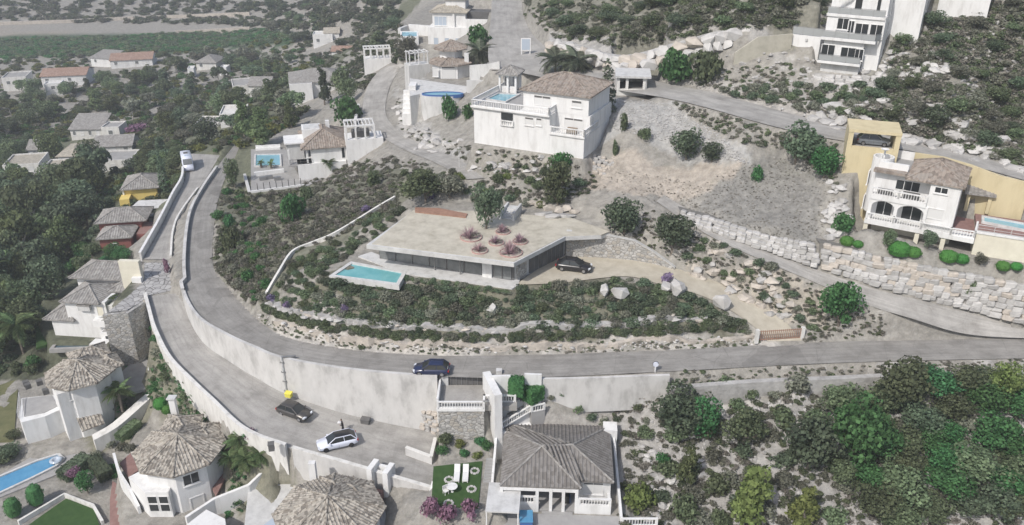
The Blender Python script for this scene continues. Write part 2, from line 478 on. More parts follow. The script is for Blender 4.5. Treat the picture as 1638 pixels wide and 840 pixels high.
# level pads: pixel outline, height, soft edge in metres
PADS = [
 (E('556,412 646,441 819,466 834,452 907,408 905,392 640,380 600,396'), 12.9, .5),
 (E('657,334 700,322 800,325 915,343 990,372 910,380'), 16.45, 1.5),
 (E('757,231 934,256 962,222 962,165 790,148'), 22.0, 1.0),
 (E('398,310 492,300 530,282 560,262 540,215 460,205 400,238'), 7.0, .7),
 (E('672,151 752,150 790,130 775,112 690,112 668,130'), 20.9, .7),
 (E('640,70 785,70 800,20 700,0 640,35'), 20.3, 1.0),
 (E('1368,378 1530,408 1660,430 1690,392 1560,368 1400,350 1362,354'), 17.4, .6),
 (E('1304,112 1374,120 1440,90 1440,40 1320,40'), 31.9, .8),
 (E('792,830 985,838 985,725 800,715 '), -.05, .5),
 (E('690,880 1010,880 1000,770 780,770'), -.05, .5),
 (E('700,646 776,646 790,606 712,600'), 6.3, .3),
 (E('690,820 800,820 800,740 700,735'), 1.2, .6),
 (E('30,718 170,716 190,640 170,560 80,560 20,640'), -6.5, .5),
 (E('-20,860 260,860 200,720 10,745'), -7.2, .5),
 (E('200,850 345,845 360,700 220,680 190,760'), -5.0, .5),
 (E('440,880 610,880 610,770 450,765'), -3.5, .5),
 (E('80,545 215,545 215,440 90,440 60,500'), -3.0, .8),
 (E('170,500 232,420 272,420 276,466 240,474 205,498'), 4.85, .35),
 (E('150,398 240,398 240,330 150,340'), -2.0, 1.0),
 (E('190,335 275,335 275,285 190,285'), -1.0, 1.0),
 (E('180,640 240,600 290,560 230,560 190,590'), -3.2, .5),
 (E('975,160 1052,162 1052,118 985,112'), 26.6, .8),
]
SPOT = E('''330,660,-.5 285,640,-1.5 420,770,-2.8 250,640,-3 180,650,-5 100,740,-7 60,800,-7.3 10,640,-6.5 250,840,-6 345,800,-4.5 450,835,-3.6 560,850,-3.2 640,810,-1.5
 380,735,-1.8 230,610,-3 205,560,-2 650,800,0 700,780,1 700,720,2.2 720,699,2.2 760,699,2.2 1100,628,6.2 1300,618,6.9 1500,612,7.3 1620,610,7.5 1345,300,22.3 1400,300,22.6 860,840,-.1 950,860,-.1
 1100,640,4.6 1300,640,5 1500,640,6 1628,640,6.5 1100,740,1.2 1300,740,2 1500,740,2.6 1628,740,3 1050,835,-1.5 1300,835,-1 1600,835,0 1000,660,3.5 900,650,4.6 1300,900,-4 1600,900,-3 900,960,-3 500,960,-6 100,960,-9 1800,700,5
 60,360,-8 60,430,-7.5 60,500,-7 20,580,-6.7 195,400,-3 150,360,-5 230,340,-2 200,300,-5 100,300,-12 100,250,-14 200,240,-11 60,200,-16 200,170,-17 60,130,-20 60,95,-20 60,60,-21 60,25,-20 60,0,-17 -200,300,-14 -200,150,-20 -200,60,-22 -200,0,-18
 300,200,-6 400,205,0 330,180,-9 400,150,-8 400,100,-15 400,50,-18 400,0,-15 300,100,-18 300,50,-20 300,0,-17 500,150,2 500,100,-5 520,65,-8 600,60,-2 600,0,6 500,0,-6 540,190,7 450,190,3 560,150,8
 670,95,17 650,60,12 670,20,14 600,90,8
 400,400,9.3 425,450,9.6 375,400,7.6 450,350,11 520,320,13 600,280,13.6 560,350,13.6 500,400,12 455,470,10.4 520,480,11 600,480,11.3 560,400,12.8 370,330,6.4 385,300,6 401,331,5.1 440,326,6.2 470,320,7.8 540,285,8.8 594,255,11.8 560,272,9.6 620,240,13.6 440,340,8 630,325,15.5 600,360,14.8
 720,300,17.7 850,290,18.8 760,255,20.6 850,262,20.4 960,270,20 980,290,19.4 1050,300,19.2 1100,250,22 1200,300,20.4 1000,220,23.8 1080,200,25 1050,170,26.8 1200,215,26.2 1250,240,24 1300,300,21.4 1200,350,18.4 1120,335,18.3 1250,390,17.2 1350,372,18.0 1400,408,17.1 1480,425,16.6 1560,440,16 1640,455,15.3 1000,345,17.6 1060,390,15.6 1150,420,15 1120,300,20
 1150,450,13.4 1200,465,12.8 1230,490,11.7 1300,500,10.8 1400,525,9.9 1300,535,9.3 1480,535,9.4
 800,470,12.4 800,500,11 800,520,10.2 800,540,9.1 650,470,11.8 650,500,10.8 650,525,9.5 950,470,12.2 950,500,11 950,520,10.2 950,540,9.2 1100,490,11.2 1100,515,10.2 1100,540,9.1 550,500,10.3 500,510,9.2 450,500,8.6
 1400,190,28.5 1330,145,30.0 1370,124,31.6 1250,112,31.0 1270,98,32.0 1300,111,31.8 1250,127,29.9 1420,148,30.6 1440,125,31.8 1550,205,28 1550,150,31.4 1550,100,34.5 1550,50,38 1550,0,41 1628,200,27.5 1628,100,34.5 1628,0,42 1480,120,33 1450,60,36.5 1440,0,40
 1200,100,31.6 1200,60,35 1100,85,31.8 1100,50,35 1100,0,38.5 1200,0,40 1300,50,36 1300,0,39.5 1000,85,30.3 1000,60,32.3 1000,0,36 900,90,27.3 900,0,33 950,40,32 860,40,28.6 1000,108,28.6 1120,112,29.8 1250,150,28.8 1180,135,28.9
 900,140,25.3 740,95,24 760,105,24.4 640,170,12.6 660,200,14 700,225,16.5 720,215,17.5 745,190,19
 1000,-60,40 700,-60,18 400,-30,-14 60,-30,-14 1400,-60,46 1700,-40,46 1750,300,24 1750,430,18.5 1750,550,9.4''')
CT = []
for p in SPOT: CT.append(tuple(PZ(*p)))
for nm, (L, R, _, _) in RW.items():
    if nm == 'lower_road':
        CT += [tuple(p) for p in L[::8]]
    else:
        CT += [tuple((a + b) / 2) for a, b in zip(L[::8], R[::8])]
for poly, z, bl in PADS[:9]:
    q = [PZ(a, b, z) for a, b in poly]
    c = sum(q, Vector()) / len(q)
    CT.append((c.x, c.y, z))
CT += [(-500, 900, 20), (0, 800, 45), (500, 700, 75), (200, 350, 70), (300, 100, 40), (-300, 100, -25), (-200, 40, -20), (250, 200, 58), (-600, 400, -10)]
CT = np.array(CT)
# thin-plate surface through the spot heights
def _k(r2):
    return np.where(r2 > 1e-12, r2 * np.log(np.maximum(r2, 1e-12)) * 0.5, 0)
_n = len(CT)
_xy = CT[:, :2] / 100.0
_K = _k(((_xy[:, None] - _xy[None]) ** 2).sum(-1)) + np.eye(_n) * 2e-4
_P = np.concatenate([np.ones((_n, 1)), _xy], 1)
_A = np.block([[_K, _P], [_P.T, np.zeros((3, 3))]])
_w = np.linalg.solve(_A, np.concatenate([CT[:, 2], np.zeros(3)]))
def tps(x, y):
    q = np.stack([x, y], -1) / 100.0
    out = np.empty(len(q))
    for i in range(0, len(q), 20000):
        b = q[i:i + 20000]
        out[i:i + 20000] = _k(((b[:, None] - _xy[None]) ** 2).sum(-1)) @ _w[:_n] + _w[_n] + b @ _w[_n + 1:]
    return out
def grow(a, b, s0, g):
    o = [a]; s = s0
    while (o[-1] < b if b > a else o[-1] > b):
        s *= g
        o.append(o[-1] + (s if b > a else -s))
    return o[1:]
GX = np.array(sorted(grow(-112, -900, .6, 1.09)) + list(np.arange(-112, 100, .6)) + grow(100, 700, .6, 1.12))
GY = np.array(sorted(grow(52, -60, .6, 1.15)) + list(np.arange(52, 168, .55)) + grow(168, 1500, .55, 1.035))
XX, YY = np.meshgrid(GX, GY)
fx, fy = XX.ravel(), YY.ravel()
GZ = tps(fx, fy)
far = np.clip((fy - 560) / 300, 0, 1)
GZ = GZ * (1 - far) + far * (-15 + (fy - 560) * 0.16)
GZ = np.clip(GZ, -60, 150)
flat = np.zeros(len(fx))
def inpoly(x, y, poly):
    r = np.zeros(len(x), bool)
    n = len(poly); j = n - 1
    for i in range(n):
        xi, yi, xj, yj = poly[i][0], poly[i][1], poly[j][0], poly[j][1]
        c = ((yi > y) != (yj > y)) & (x < (xj - xi) * (y - yi) / (yj - yi + 1e-12) + xi)
        r ^= c
        j = i
    return r
def segdist(x, y, poly):
    d = np.full(len(x), 1e9)
    n = len(poly)
    for i in range(n):
        a, b = poly[i], poly[(i + 1) % n]
        ex, ey = b[0] - a[0], b[1] - a[1]
        t = np.clip(((x - a[0]) * ex + (y - a[1]) * ey) / (ex * ex + ey * ey + 1e-9), 0, 1)
        d = np.minimum(d, np.hypot(x - a[0] - t * ex, y - a[1] - t * ey))
    return d
def flatten(poly, samp, blend, drop=0.0):
    P = np.array([(p[0], p[1]) for p in poly])
    lo, hi = P.min(0) - blend - 1, P.max(0) + blend + 1
    k = np.where((fx > lo[0]) & (fx < hi[0]) & (fy > lo[1]) & (fy < hi[1]))[0]
    if not len(k): return
    x, y = fx[k], fy[k]
    ins = inpoly(x, y, P)
    d = np.where(ins, 0, segdist(x, y, P))
    wgt = np.clip(1 - (d - .15) / blend, 0, 1)
    wgt = wgt * wgt * (3 - 2 * wgt)
    use = wgt > 0
    k, wgt, x, y = k[use], wgt[use], x[use], y[use]
    S = np.array(samp)
    zt = np.empty(len(k))
    for i in range(0, len(k), 4000):
        d2 = (x[i:i + 4000, None] - S[None, :, 0]) ** 2 + (y[i:i + 4000, None] - S[None, :, 1]) ** 2
        w_ = 1 / (d2 + .05) ** 2
        zt[i:i + 4000] = (w_ * S[None, :, 2]).sum(1) / w_.sum(1)
    GZ[k] = GZ[k] * (1 - wgt) + (zt - drop) * wgt
    flat[k] = np.maximum(flat[k], wgt)
for nm in ('hill_track', 'plaza_road', 'hill_road', 'concrete_track', 'upper_road'):
    L, R, _, bl = RW[nm]
    flatten(L + R[::-1], [a.lerp(b, t) for a, b in zip(L, R) for t in (0, .25, .5, .75, 1)], bl, .12)
for poly, z, bl in PADS:
    q = [PZ(a, b, z) for a, b in poly]
    flatten(q, [tuple(p) for p in q], bl, .04)
for nm in ('sand_driveway', 'driveway', 'lower_road'):
    L, R, _, bl = RW[nm]
    flatten(L + R[::-1], [a.lerp(b, t) for a, b in zip(L, R) for t in (0, .25, .5, .75, 1)], bl, .12)
near = np.clip((260 - fy) / 100, .25, 1)
GZ = GZ + (1 - flat) * (noise2(fx, fy, 5.5, 1) * .7 + noise2(fx, fy, 2.1, 2) * .42 + noise2(fx, fy, 1.0, 3) * .22) * near
GZ2 = GZ.reshape(XX.shape)
def H(x, y):
    x = np.asarray(x, float); y = np.asarray(y, float)
    i = np.clip(np.searchsorted(GX, x) - 1, 0, len(GX) - 2)
    j = np.clip(np.searchsorted(GY, y) - 1, 0, len(GY) - 2)
    a = np.clip((x - GX[i]) / (GX[i + 1] - GX[i]), 0, 1)
    b = np.clip((y - GY[j]) / (GY[j + 1] - GY[j]), 0, 1)
    return (GZ2[j, i] * (1 - a) + GZ2[j, i + 1] * a) * (1 - b) + (GZ2[j + 1, i] * (1 - a) + GZ2[j + 1, i + 1] * a) * b
def PG(px, py):
    """ground points seen at pixels (arrays)"""
    d = ray(px, py).reshape(-1, 3)
    d = d / np.linalg.norm(d, axis=1)[:, None]
    ts = 60 * 1.0035 ** np.arange(0, 700)
    hit = np.full(len(d), np.nan)
    prev = np.ones(len(d)) * 1e9
    pt = np.full(len(d), 55.0)
    for t in ts:
        g = CAMZ + d[:, 2] * t - H(d[:, 0] * t, d[:, 1] * t)
        new = np.isnan(hit) & (g <= 0)
        if new.any():
            f = np.where(prev < 1e8, prev / (prev - g + 1e-9), 1)
            hit[new] = (pt + (t - pt) * f)[new]
        prev = g; pt = np.full(len(d), t)
    P = d * hit[:, None]
    P[:, 2] = H(np.nan_to_num(P[:, 0]), np.nan_to_num(P[:, 1]))
    return P
def PGv(px, py):
    return Vector(PG([px], [py])[0])

# ground colour zones (true soil, rubble, field and litter colours)
GC = np.tile(np.array([.285, .272, .245]), (len(fx), 1))
GA = np.ones(len(fx))
ZONES = [
 (E('-400,330 420,330 470,150 700,-40 -400,-40'), (.135, .142, .10)),
 (E('-300,20 520,20 440,42 400,62 -300,64'), (.30, .275, .235)),
 (E('-300,62 200,55 430,44 480,70 330,82 200,88 -300,97'), (.060, .095, .052)),
 (E('-60,230 200,240 215,330 210,420 210,560 20,600 -60,600'), (.10, .107, .075)),
 (E('700,-40 1700,-40 1700,110 1440,110 1300,60 1000,75 880,60 800,-40'), (.205, .200, .165)),
 (E('1380,90 1700,40 1700,280 1480,240 1340,205'), (.235, .228, .200)),
 (E('830,78 960,112 1050,120 1250,95 1260,60 1000,92 870,68'), (.35, .34, .32)),
 (E('1080,120 1330,120 1350,160 1300,200 1140,150'), (.36, .345, .32)),
 (E('985,158 1060,160 1140,200 1210,262 1130,250 1060,225 980,205'), (.36, .355, .34)),
 (E('930,250 1000,232 1130,250 1250,300 1200,330 1100,300 930,300'), (.37, .332, .285)),
 (E('1130,285 1250,250 1340,290 1300,380 1190,370 1110,330'), (.235, .228, .21)),
 (E('880,350 980,370 1130,420 1260,520 1230,530 1100,450 900,400'), (.33, .315, .28)),
 (E('1060,380 1160,400 1300,470 1320,540 1250,520 1150,440'), (.36, .33, .28)),
 (E('980,600 1700,575 1700,860 980,860'), (.325, .315, .298)),
 (E('850,602 1100,600 1100,650 1000,680 860,680'), (.34, .325, .30)),
 (E('430,490 560,520 820,545 1240,535 1240,560 700,570 520,560 430,520'), (.43, .41, .375)),
 (E('430,486 540,436 840,462 1100,460 1200,530 820,530 560,512'), (.17, .165, .125)),
 (E('360,290 660,260 650,330 430,480 410,500 345,430'), (.175, .175, .135)),
 (E('640,250 760,235 930,262 900,300 700,300'), (.30, .285, .25)),
 (E('640,130 700,165 760,230 690,240 640,205'), (.36, .35, .33)),
 (E('150,560 240,520 300,600 420,720 450,790 360,840 340,700 250,650 150,720'), (.20, .195, .15)),
 (E('1060,600 1700,578 1700,612 1060,632'), (.42, .41, .39)),
 (E('410,530 470,548 600,566 820,570 1240,552 1240,546 820,560 560,552 430,520'), (.40, .385, .36)),
]
for poly, c in ZONES:
    px, py = zip(*poly)
    P = PG(px, py)
    ok = ~np.isnan(P[:, 0])
    P = P[ok]
    jx = fx + noise2(fx, fy, 7, 11) * 5 + noise2(fx, fy, 2.2, 13) * 2
    jy = fy + noise2(fx, fy, 7, 12) * 5 + noise2(fx, fy, 2.2, 14) * 2
    k_ = inpoly(jx, jy, P); GC[k_] = c; GA[k_] = 1.0 if max(c) > .21 else .25
tm, nt, bb = _new('ground')
bb.inputs['Roughness'].default_value = .95
bb.inputs['Specular IOR Level'].default_value = .15
at = nt.nodes.new('ShaderNodeAttribute'); at.attribute_name = 'soil'
tc = nt.nodes.new('ShaderNodeTexCoord')
def _noise(scale, detail=6, rough=.65):
    n = nt.nodes.new('ShaderNodeTexNoise')
    n.inputs['Scale'].default_value = scale
    n.inputs['Detail'].default_value = detail
    n.inputs['Roughness'].default_value = rough
    nt.links.new(tc.outputs['Object'], n.inputs['Vector'])
    return n
def _ramp(src, a, b, ca, cb):
    r = nt.nodes.new('ShaderNodeValToRGB')
    r.color_ramp.elements[0].position = a; r.color_ramp.elements[0].color = (ca, ca, ca, 1)
    r.color_ramp.elements[1].position = b; r.color_ramp.elements[1].color = (cb, cb, cb, 1)
    nt.links.new(src, r.inputs['Fac'])
    return r.outputs['Color']
def _mix(kind, f, a, b):
    m = nt.nodes.new('ShaderNodeMixRGB'); m.blend_type = kind
    if isinstance(f, (int, float)): m.inputs['Fac'].default_value = f
    else: nt.links.new(f, m.inputs['Fac'])
    nt.links.new(a, m.inputs['Color1'])
    if isinstance(b, tuple): m.inputs['Color2'].default_value = (*b, 1)
    else: nt.links.new(b, m.inputs['Color2'])
    return m.outputs['Color']
n1 = _noise(.9, 9, .72)
c = _mix('MULTIPLY', 1.0, at.outputs['Color'], _ramp(n1.outputs['Fac'], .3, .7, .62, 1.38))
n2 = _noise(1.7, 8, .7)
rk = nt.nodes.new('ShaderNodeMath'); rk.operation = 'MULTIPLY'
nt.links.new(at.outputs['Alpha'], rk.inputs[0]); nt.links.new(_ramp(n2.outputs['Fac'], .58, .70, 0, .5), rk.inputs[1])
c = _mix('MIX', rk.outputs[0], c, (.46, .452, .43))
n3 = _noise(.55, 9, .75)
c = _mix('MIX', _ramp(n3.outputs['Fac'], .55, .72, 0, .45), c, (.17, .175, .125))
nt.links.new(c, bb.inputs['Base Color'])
bp = nt.nodes.new('ShaderNodeBump'); bp.inputs['Strength'].default_value = .6; bp.inputs['Distance'].default_value = .3
nt.links.new(_noise(2.6, 8, .7).outputs['Fac'], bp.inputs['Height'])
nt.links.new(bp.outputs['Normal'], bb.inputs['Normal'])
ny, nx = XX.shape
idx = np.arange(nx * ny).reshape(ny, nx)
Q = np.stack([idx[:-1, :-1], idx[:-1, 1:], idx[1:, 1:], idx[1:, :-1]], -1).reshape(-1, 4)
tme = npmesh('terrain', np.stack([fx, fy, GZ], -1), Q)
ca = tme.color_attributes.new('soil', 'FLOAT_COLOR', 'POINT')
ca.data.foreach_set('color', np.concatenate([GC, GA[:, None]], 1).astype(np.float32).ravel())
tag(link('terrain', tme, 'ground', smooth=True), 'stony hillside falling to a wooded valley', kind='structure')

# roads
OCC = []                                        # outlines nothing may be planted in
for nm, (L, R, m_, bl) in RW.items():
    OCC.append([(p[0], p[1]) for p in L + R[::-1]])
    k = 6
    V, Fq = [], []
    for a, b in zip(L, R):
        for i in range(k + 1): V.append(a + (b - a) * (i / k))
    for j in range(len(L) - 1):
        for i in range(k):
            o = j * (k + 1) + i
            Fq.append((o, o + 1, o + k + 2, o + k + 1) if True else 0)
    me = npmesh(nm, V, Fq)
    uv = me.uv_layers.new(name='lane'); ln = [0.0]
    for a, b in zip(L[:-1], L[1:]): ln.append(ln[-1] + (b - a).length)
    UV = np.array([(i / k * 5.0 / 5, ln[j]) for j in range(len(L)) for i in range(k + 1)], np.float32)
    uv.data.foreach_set('uv', UV[np.array(Fq).ravel()].ravel())
    tag(link(nm, me, m_), kind='structure', label={'upper_road': 'grey asphalt road curving round the planted plot', 'lower_road': 'pale concrete lane below the tall retaining wall',
        'driveway': 'narrow grey drive beside the upper road', 'hill_track': 'pale dirt track climbing between the villas', 'plaza_road': 'pale road bend at the top of the hill',
        'hill_road': 'pale road running behind the hillside houses', 'concrete_track': 'pale concrete track below the boulder wall', 'sand_driveway': 'sandy driveway from the gate to the modern house'}[nm])
def blockpx(poly, z):
    OCC.append([(q.x, q.y) for q in (PZ(a, b, z) for a, b in poly)])
# ------------------------------------------------------------------ building helpers
class Fr:
    """a thing with its own axes: u along the front from A to B, v away from the viewer, w up"""
    def __init__(s, name, label, cat, A, B, z, group=None):
        a, b = PZ(*A, z), PZ(*B, z)
        d = b - a
        s.W = d.length
        s.o, s.z = a, z
        s.ux = Vector((d.x, d.y, 0)).normalized()
        s.vy = Vector((-s.ux.y, s.ux.x, 0))
        s.yaw = math.atan2(s.ux.y, s.ux.x)
        s.e = empty(name, a, s.yaw, label, cat, group)
    def _hit(s, px, py, n, p):
        d = Vector(ray(px, py)); c = Vector((0, 0, CAMZ))
        return c + d * ((p - c).dot(n) / d.dot(n))
    def loc(s, q):
        r = q - s.o
        return r.dot(s.ux), r.dot(s.vy), q.z - s.z
    def f(s, px, py, v=0.0):                     # on the upright plane v
        u, _, w_ = s.loc(s._hit(px, py, s.vy, s.o + s.vy * v)); return u, w_
    def sd(s, px, py, u):                        # on the upright plane u
        _, v, w_ = s.loc(s._hit(px, py, s.ux, s.o + s.ux * u)); return v, w_
    def h(s, px, py, w_):                        # on the level plane w
        u, v, _ = s.loc(PZ(px, py, s.z + w_)); return u, v
    def wp(s, u, v, w_):
        return s.o + s.ux * u + s.vy * v + Vector((0, 0, w_))
    def block(s, u0, u1, v0, v1):
        OCC.append([(q.x, q.y) for q in (s.wp(u0, v0, 0), s.wp(u1, v0, 0), s.wp(u1, v1, 0), s.wp(u0, v1, 0))])
    def part(s, name, mb, m, parent=None, smooth=False):
        return mk(name, mb, m, parent or s.e, smooth)
    def box(s, name, m, u0, u1, v0, v1, w0, w1, parent=None):
        return s.part(name, MB().box(u0, u1, v0, v1, w0, w1), m, parent)

def face_pt(side, at, a, w_, out):
    # side 'f' front plane v=at, 'b' back, 'l' plane u=at facing -u, 'r' facing +u
    return {'f': (a, at - out, w_), 'b': (a, at + out, w_), 'l': (at - out, a, w_), 'r': (at + out, a, w_)}[side]
def slab(side, at, a0, a1, w0, w1, o0, o1):
    p, q = face_pt(side, at, a0, w0, o0), face_pt(side, at, a1, w1, o1)
    return MB().box(min(p[0], q[0]), max(p[0], q[0]), min(p[1], q[1]), max(p[1], q[1]), w0, w1)
def window(fr, side, at, a0, a1, w0, w1, pane='glass', frame='white', split=1, name='window', parent=None, fw=.09, proud=.07, top=0):
    a0, a1 = min(a0, a1), max(a0, a1); w0, w1 = min(w0, w1), max(w0, w1)
    m = MB()
    for (x0, x1, y0, y1) in ((a0 - fw, a0, w0 - fw, w1 + fw), (a1, a1 + fw, w0 - fw, w1 + fw), (a0, a1, w1, w1 + fw), (a0, a1, w0 - fw, w0)):
        t = slab(side, at, x0, x1, y0, y1, -.05, proud); m.add(t.v, t.f)
    for k in range(1, split):
        c_ = a0 + (a1 - a0) * k / split
        t = slab(side, at, c_ - .035, c_ + .035, w0, w1, -.04, proud - .01); m.add(t.v, t.f)
    o = fr.part(name, m, frame, parent)
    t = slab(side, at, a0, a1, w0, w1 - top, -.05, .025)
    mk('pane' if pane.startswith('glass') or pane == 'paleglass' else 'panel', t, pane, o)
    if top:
        mk('shutter_gap', slab(side, at, a0, a1, w1 - top, w1, -.05, .018), 'grey_and_shade', o)
    if name == 'window':
        mk('sill', slab(side, at, a0 - .14, a1 + .14, w0 - fw - .1, w0 - fw, -.02, .14), frame, o)
    return o
def winpx(fr, side, at, x0, y0, x1, y1, **k):
    g = (lambda x, y: fr.f(x, y, at)) if side in 'fb' else (lambda x, y: fr.sd(x, y, at))
    a0, wa = g(x0, y0); a1, wb = g(x1, y1)
    return window(fr, side, at, a0, a1, wb, wa, **k)
def balustrade(fr, pts, h=.95, m='white', step=.28, name='balustrade', solid=False, parent=None, post=.2):
    mb = MB()
    for p, q in zip(pts[:-1], pts[1:]):
        p, q = Vector(p), Vector(q)
        if solid:
            mb.bar(p + Vector((0, 0, h / 2)), q + Vector((0, 0, h / 2)), .16, h)
            continue
        mb.bar(p + Vector((0, 0, .06)), q + Vector((0, 0, .06)), .2, .12)
        mb.bar(p + Vector((0, 0, h - .05)), q + Vector((0, 0, h - .05)), .22, .12)
        n = max(2, int((q - p).length / step))
        for k in range(n):
            c_ = p.lerp(q, (k + .5) / n)
            mb.tube(c_ + Vector((0, 0, .1)), c_ + Vector((0, 0, h - .1)), .055, .055, 4, False)
        for c_ in (p, q):
            mb.box(c_.x - post / 2, c_.x + post / 2, c_.y - post / 2, c_.y + post / 2, c_.z, c_.z + h + .06)
    return fr.part(name, mb, m, parent)
def railing(fr, pts, h=.95, m='metal', glass=None, name='railing'):
    mb = MB(); gb = MB()
    for p, q in zip(pts[:-1], pts[1:]):
        p, q = Vector(p), Vector(q)
        mb.bar(p + Vector((0, 0, h)), q + Vector((0, 0, h)), .06, .06)
        n = max(1, int((q - p).length / 1.5))
        for k in range(n + 1):
            c_ = p.lerp(q, k / n)
            mb.tube(c_, c_ + Vector((0, 0, h)), .035, .035, 4)
        if glass: gb.bar(p + Vector((0, 0, h / 2)), q + Vector((0, 0, h / 2)), .02, h - .15)
        else:
            mb.bar(p + Vector((0, 0, h * .5)), q + Vector((0, 0, h * .5)), .035, .035)
            mb.bar(p + Vector((0, 0, .12)), q + Vector((0, 0, .12)), .035, .035)
    o = fr.part(name, mb, m)
    if glass: mk('panel', gb, glass, o)
    return o
def tiles(mb, pts, step=.42, r=.075):
    """rounded tile rows running down one flat roof slope (convex outline)"""
    P = [Vector(p) for p in pts]
    n = Vector((0, 0, 0))
    for i in range(1, len(P) - 1): n += (P[i] - P[0]).cross(P[i + 1] - P[0])
    n.normalize()
    if n.z < 0: n = -n
    dn = Vector((n.x, n.y, 0))
    if dn.length < 1e-3: return
    e = Vector((-dn.y, dn.x, 0)).normalized()
    t = e.cross(n).normalized()
    c0 = P[0]
    S = [((p - c0).dot(e), (p - c0).dot(t)) for p in P]
    s0, s1 = min(a for a, _ in S), max(a for a, _ in S)
    k = int((s1 - s0) / step)
    for j in range(k + 1):
        s_ = s0 + step * (j + .5)
        ts = []
        for (a, b), (c_, d) in zip(S, S[1:] + S[:1]):
            if (a - s_) * (c_ - s_) < 0: ts.append(b + (d - b) * (s_ - a) / (c_ - a))
        if len(ts) < 2: continue
        t0, t1 = min(ts), max(ts)
        if t1 - t0 < .3: continue
        a, b = c0 + e * s_ + t * t0, c0 + e * s_ + t * t1
        q = e * (step * .32); u = n * r
        mb.add([a - q, a + u, a + q, b - q, b + u, b + q], [(0, 1, 4, 3), (1, 2, 5, 4), (0, 2, 1), (3, 4, 5)])
def ridge(mb, a, b, r=.13):
    mb.tube(Vector(a) + Vector((0, 0, .03)), Vector(b) + Vector((0, 0, .03)), r, r, 6)
def roof_from(fr, faces, m, eave_t=.16, rib=True, step=.42, ridges=(), name='roof', ridge_m=None, fascia=None):
    mb = MB()
    for F in faces:
        mb.add(F, [tuple(range(len(F)))])
        lo = [(p[0], p[1], p[2] - eave_t) for p in F]
        mb.add(lo, [tuple(range(len(F) - 1, -1, -1))])
        zmin = min(p[2] for p in F)
        for i in range(len(F)):
            a, b = F[i], F[(i + 1) % len(F)]
            if abs(a[2] - zmin) < .02 and abs(b[2] - zmin) < .02:
                mb.add([(a[0], a[1], a[2] - eave_t), (b[0], b[1], b[2] - eave_t), b, a], [(0, 1, 2, 3)])
        if rib: tiles(mb, F, step)
    o = fr.part(name, mb, m)
    if ridges:
        rb = MB()
        for a, b in ridges: ridge(rb, a, b)
        mk('ridge_tiles', rb, ridge_m or m, o)
    return o
def hip(fr, u0, u1, v0, v1, w_, rise, oh=.4, m='tile_grey', step=.42, rib=True, name='roof', ridge_m=None, cap=True):
    u0 -= oh; u1 += oh; v0 -= oh; v1 += oh
    du, dv = u1 - u0, v1 - v0
    k = min(du, dv) / 2
    if du >= dv: r0, r1 = (u0 + k, (v0 + v1) / 2, w_ + rise), (u1 - k, (v0 + v1) / 2, w_ + rise)
    else: r0, r1 = ((u0 + u1) / 2, v0 + k, w_ + rise), ((u0 + u1) / 2, v1 - k, w_ + rise)
    a, b, c_, d = (u0, v0, w_), (u1, v0, w_), (u1, v1, w_), (u0, v1, w_)
    if abs(du - dv) < .05: F = [[a, b, r0], [b, c_, r0], [c_, d, r0], [d, a, r0]]
    elif du > dv: F = [[a, b, r1, r0], [b, c_, r1], [c_, d, r0, r1], [d, a, r0]]
    else: F = [[a, b, r0], [b, c_, r1, r0], [c_, d, r1], [d, a, r0, r1]]
    rg = [(a, r0), (d, r0 if du >= dv else r1), (b, r1 if du >= dv else r0), (c_, r1)]
    if abs(du - dv) >= .05: rg.append((r0, r1))
    return roof_from(fr, F, m, ridges=rg if cap else (), rib=rib, step=step, name=name, ridge_m=ridge_m)
def gable(fr, u0, u1, v0, v1, w_, rise, oh=.4, m='tile_grey', axis='u', step=.42, rib=True, name='roof', wallm='white'):
    a0, a1, b0, b1 = u0 - oh, u1 + oh, v0 - oh, v1 + oh
    if axis == 'u':
        vm = (v0 + v1) / 2
        F = [[(a0, b0, w_), (a1, b0, w_), (a1, vm, w_ + rise), (a0, vm, w_ + rise)], [(a1, b1, w_), (a0, b1, w_), (a0, vm, w_ + rise), (a1, vm, w_ + rise)]]
        g = MB()
        for u in (u0 + .05, u1 - .05):
            g.add([(u - .04, v0, w_ - .2), (u - .04, v1, w_ - .2), (u - .04, vm, w_ + rise - .25), (u + .04, v0, w_ - .2), (u + .04, v1, w_ - .2), (u + .04, vm, w_ + rise - .25)], [(0, 2, 1), (3, 4, 5), (0, 1, 4, 3), (1, 2, 5, 4), (2, 0, 3, 5)])
    else:
        um = (u0 + u1) / 2
        F = [[(a0, b1, w_), (a0, b0, w_), (um, b0, w_ + rise), (um, b1, w_ + rise)], [(a1, b0, w_), (a1, b1, w_), (um, b1, w_ + rise), (um, b0, w_ + rise)]]
        g = MB()
        for v in (v0 + .05, v1 - .05):
            g.add([(u0, v - .04, w_ - .2), (u1, v - .04, w_ - .2), (um, v - .04, w_ + rise - .25), (u0, v + .04, w_ - .2), (u1, v + .04, w_ - .2), (um, v + .04, w_ + rise - .25)], [(0, 1, 2), (3, 5, 4), (0, 3, 4, 1), (1, 4, 5, 2), (2, 5, 3, 0)])
    for h_ in (0, 1):
        fr.part('gable', MB().add(g.v[h_ * 6:h_ * 6 + 6], [tuple(i - h_ * 6 for i in f_) for f_ in g.f[h_ * 5:h_ * 5 + 5]]), wallm)
    return roof_from(fr, F, m, rib=rib, step=step, name=name)
def shed(fr, u0, u1, v0, v1, w0, w1, oh=.3, m='tile_grey', rib=True, step=.42, name='roof'):
    """single slope, low edge w0 in front, high edge w1 behind"""
    return roof_from(fr, [[(u0 - oh, v0 - oh, w0), (u1 + oh, v0 - oh, w0), (u1 + oh, v1 + oh, w1), (u0 - oh, v1 + oh, w1)]], m, rib=rib, step=step, name=name)
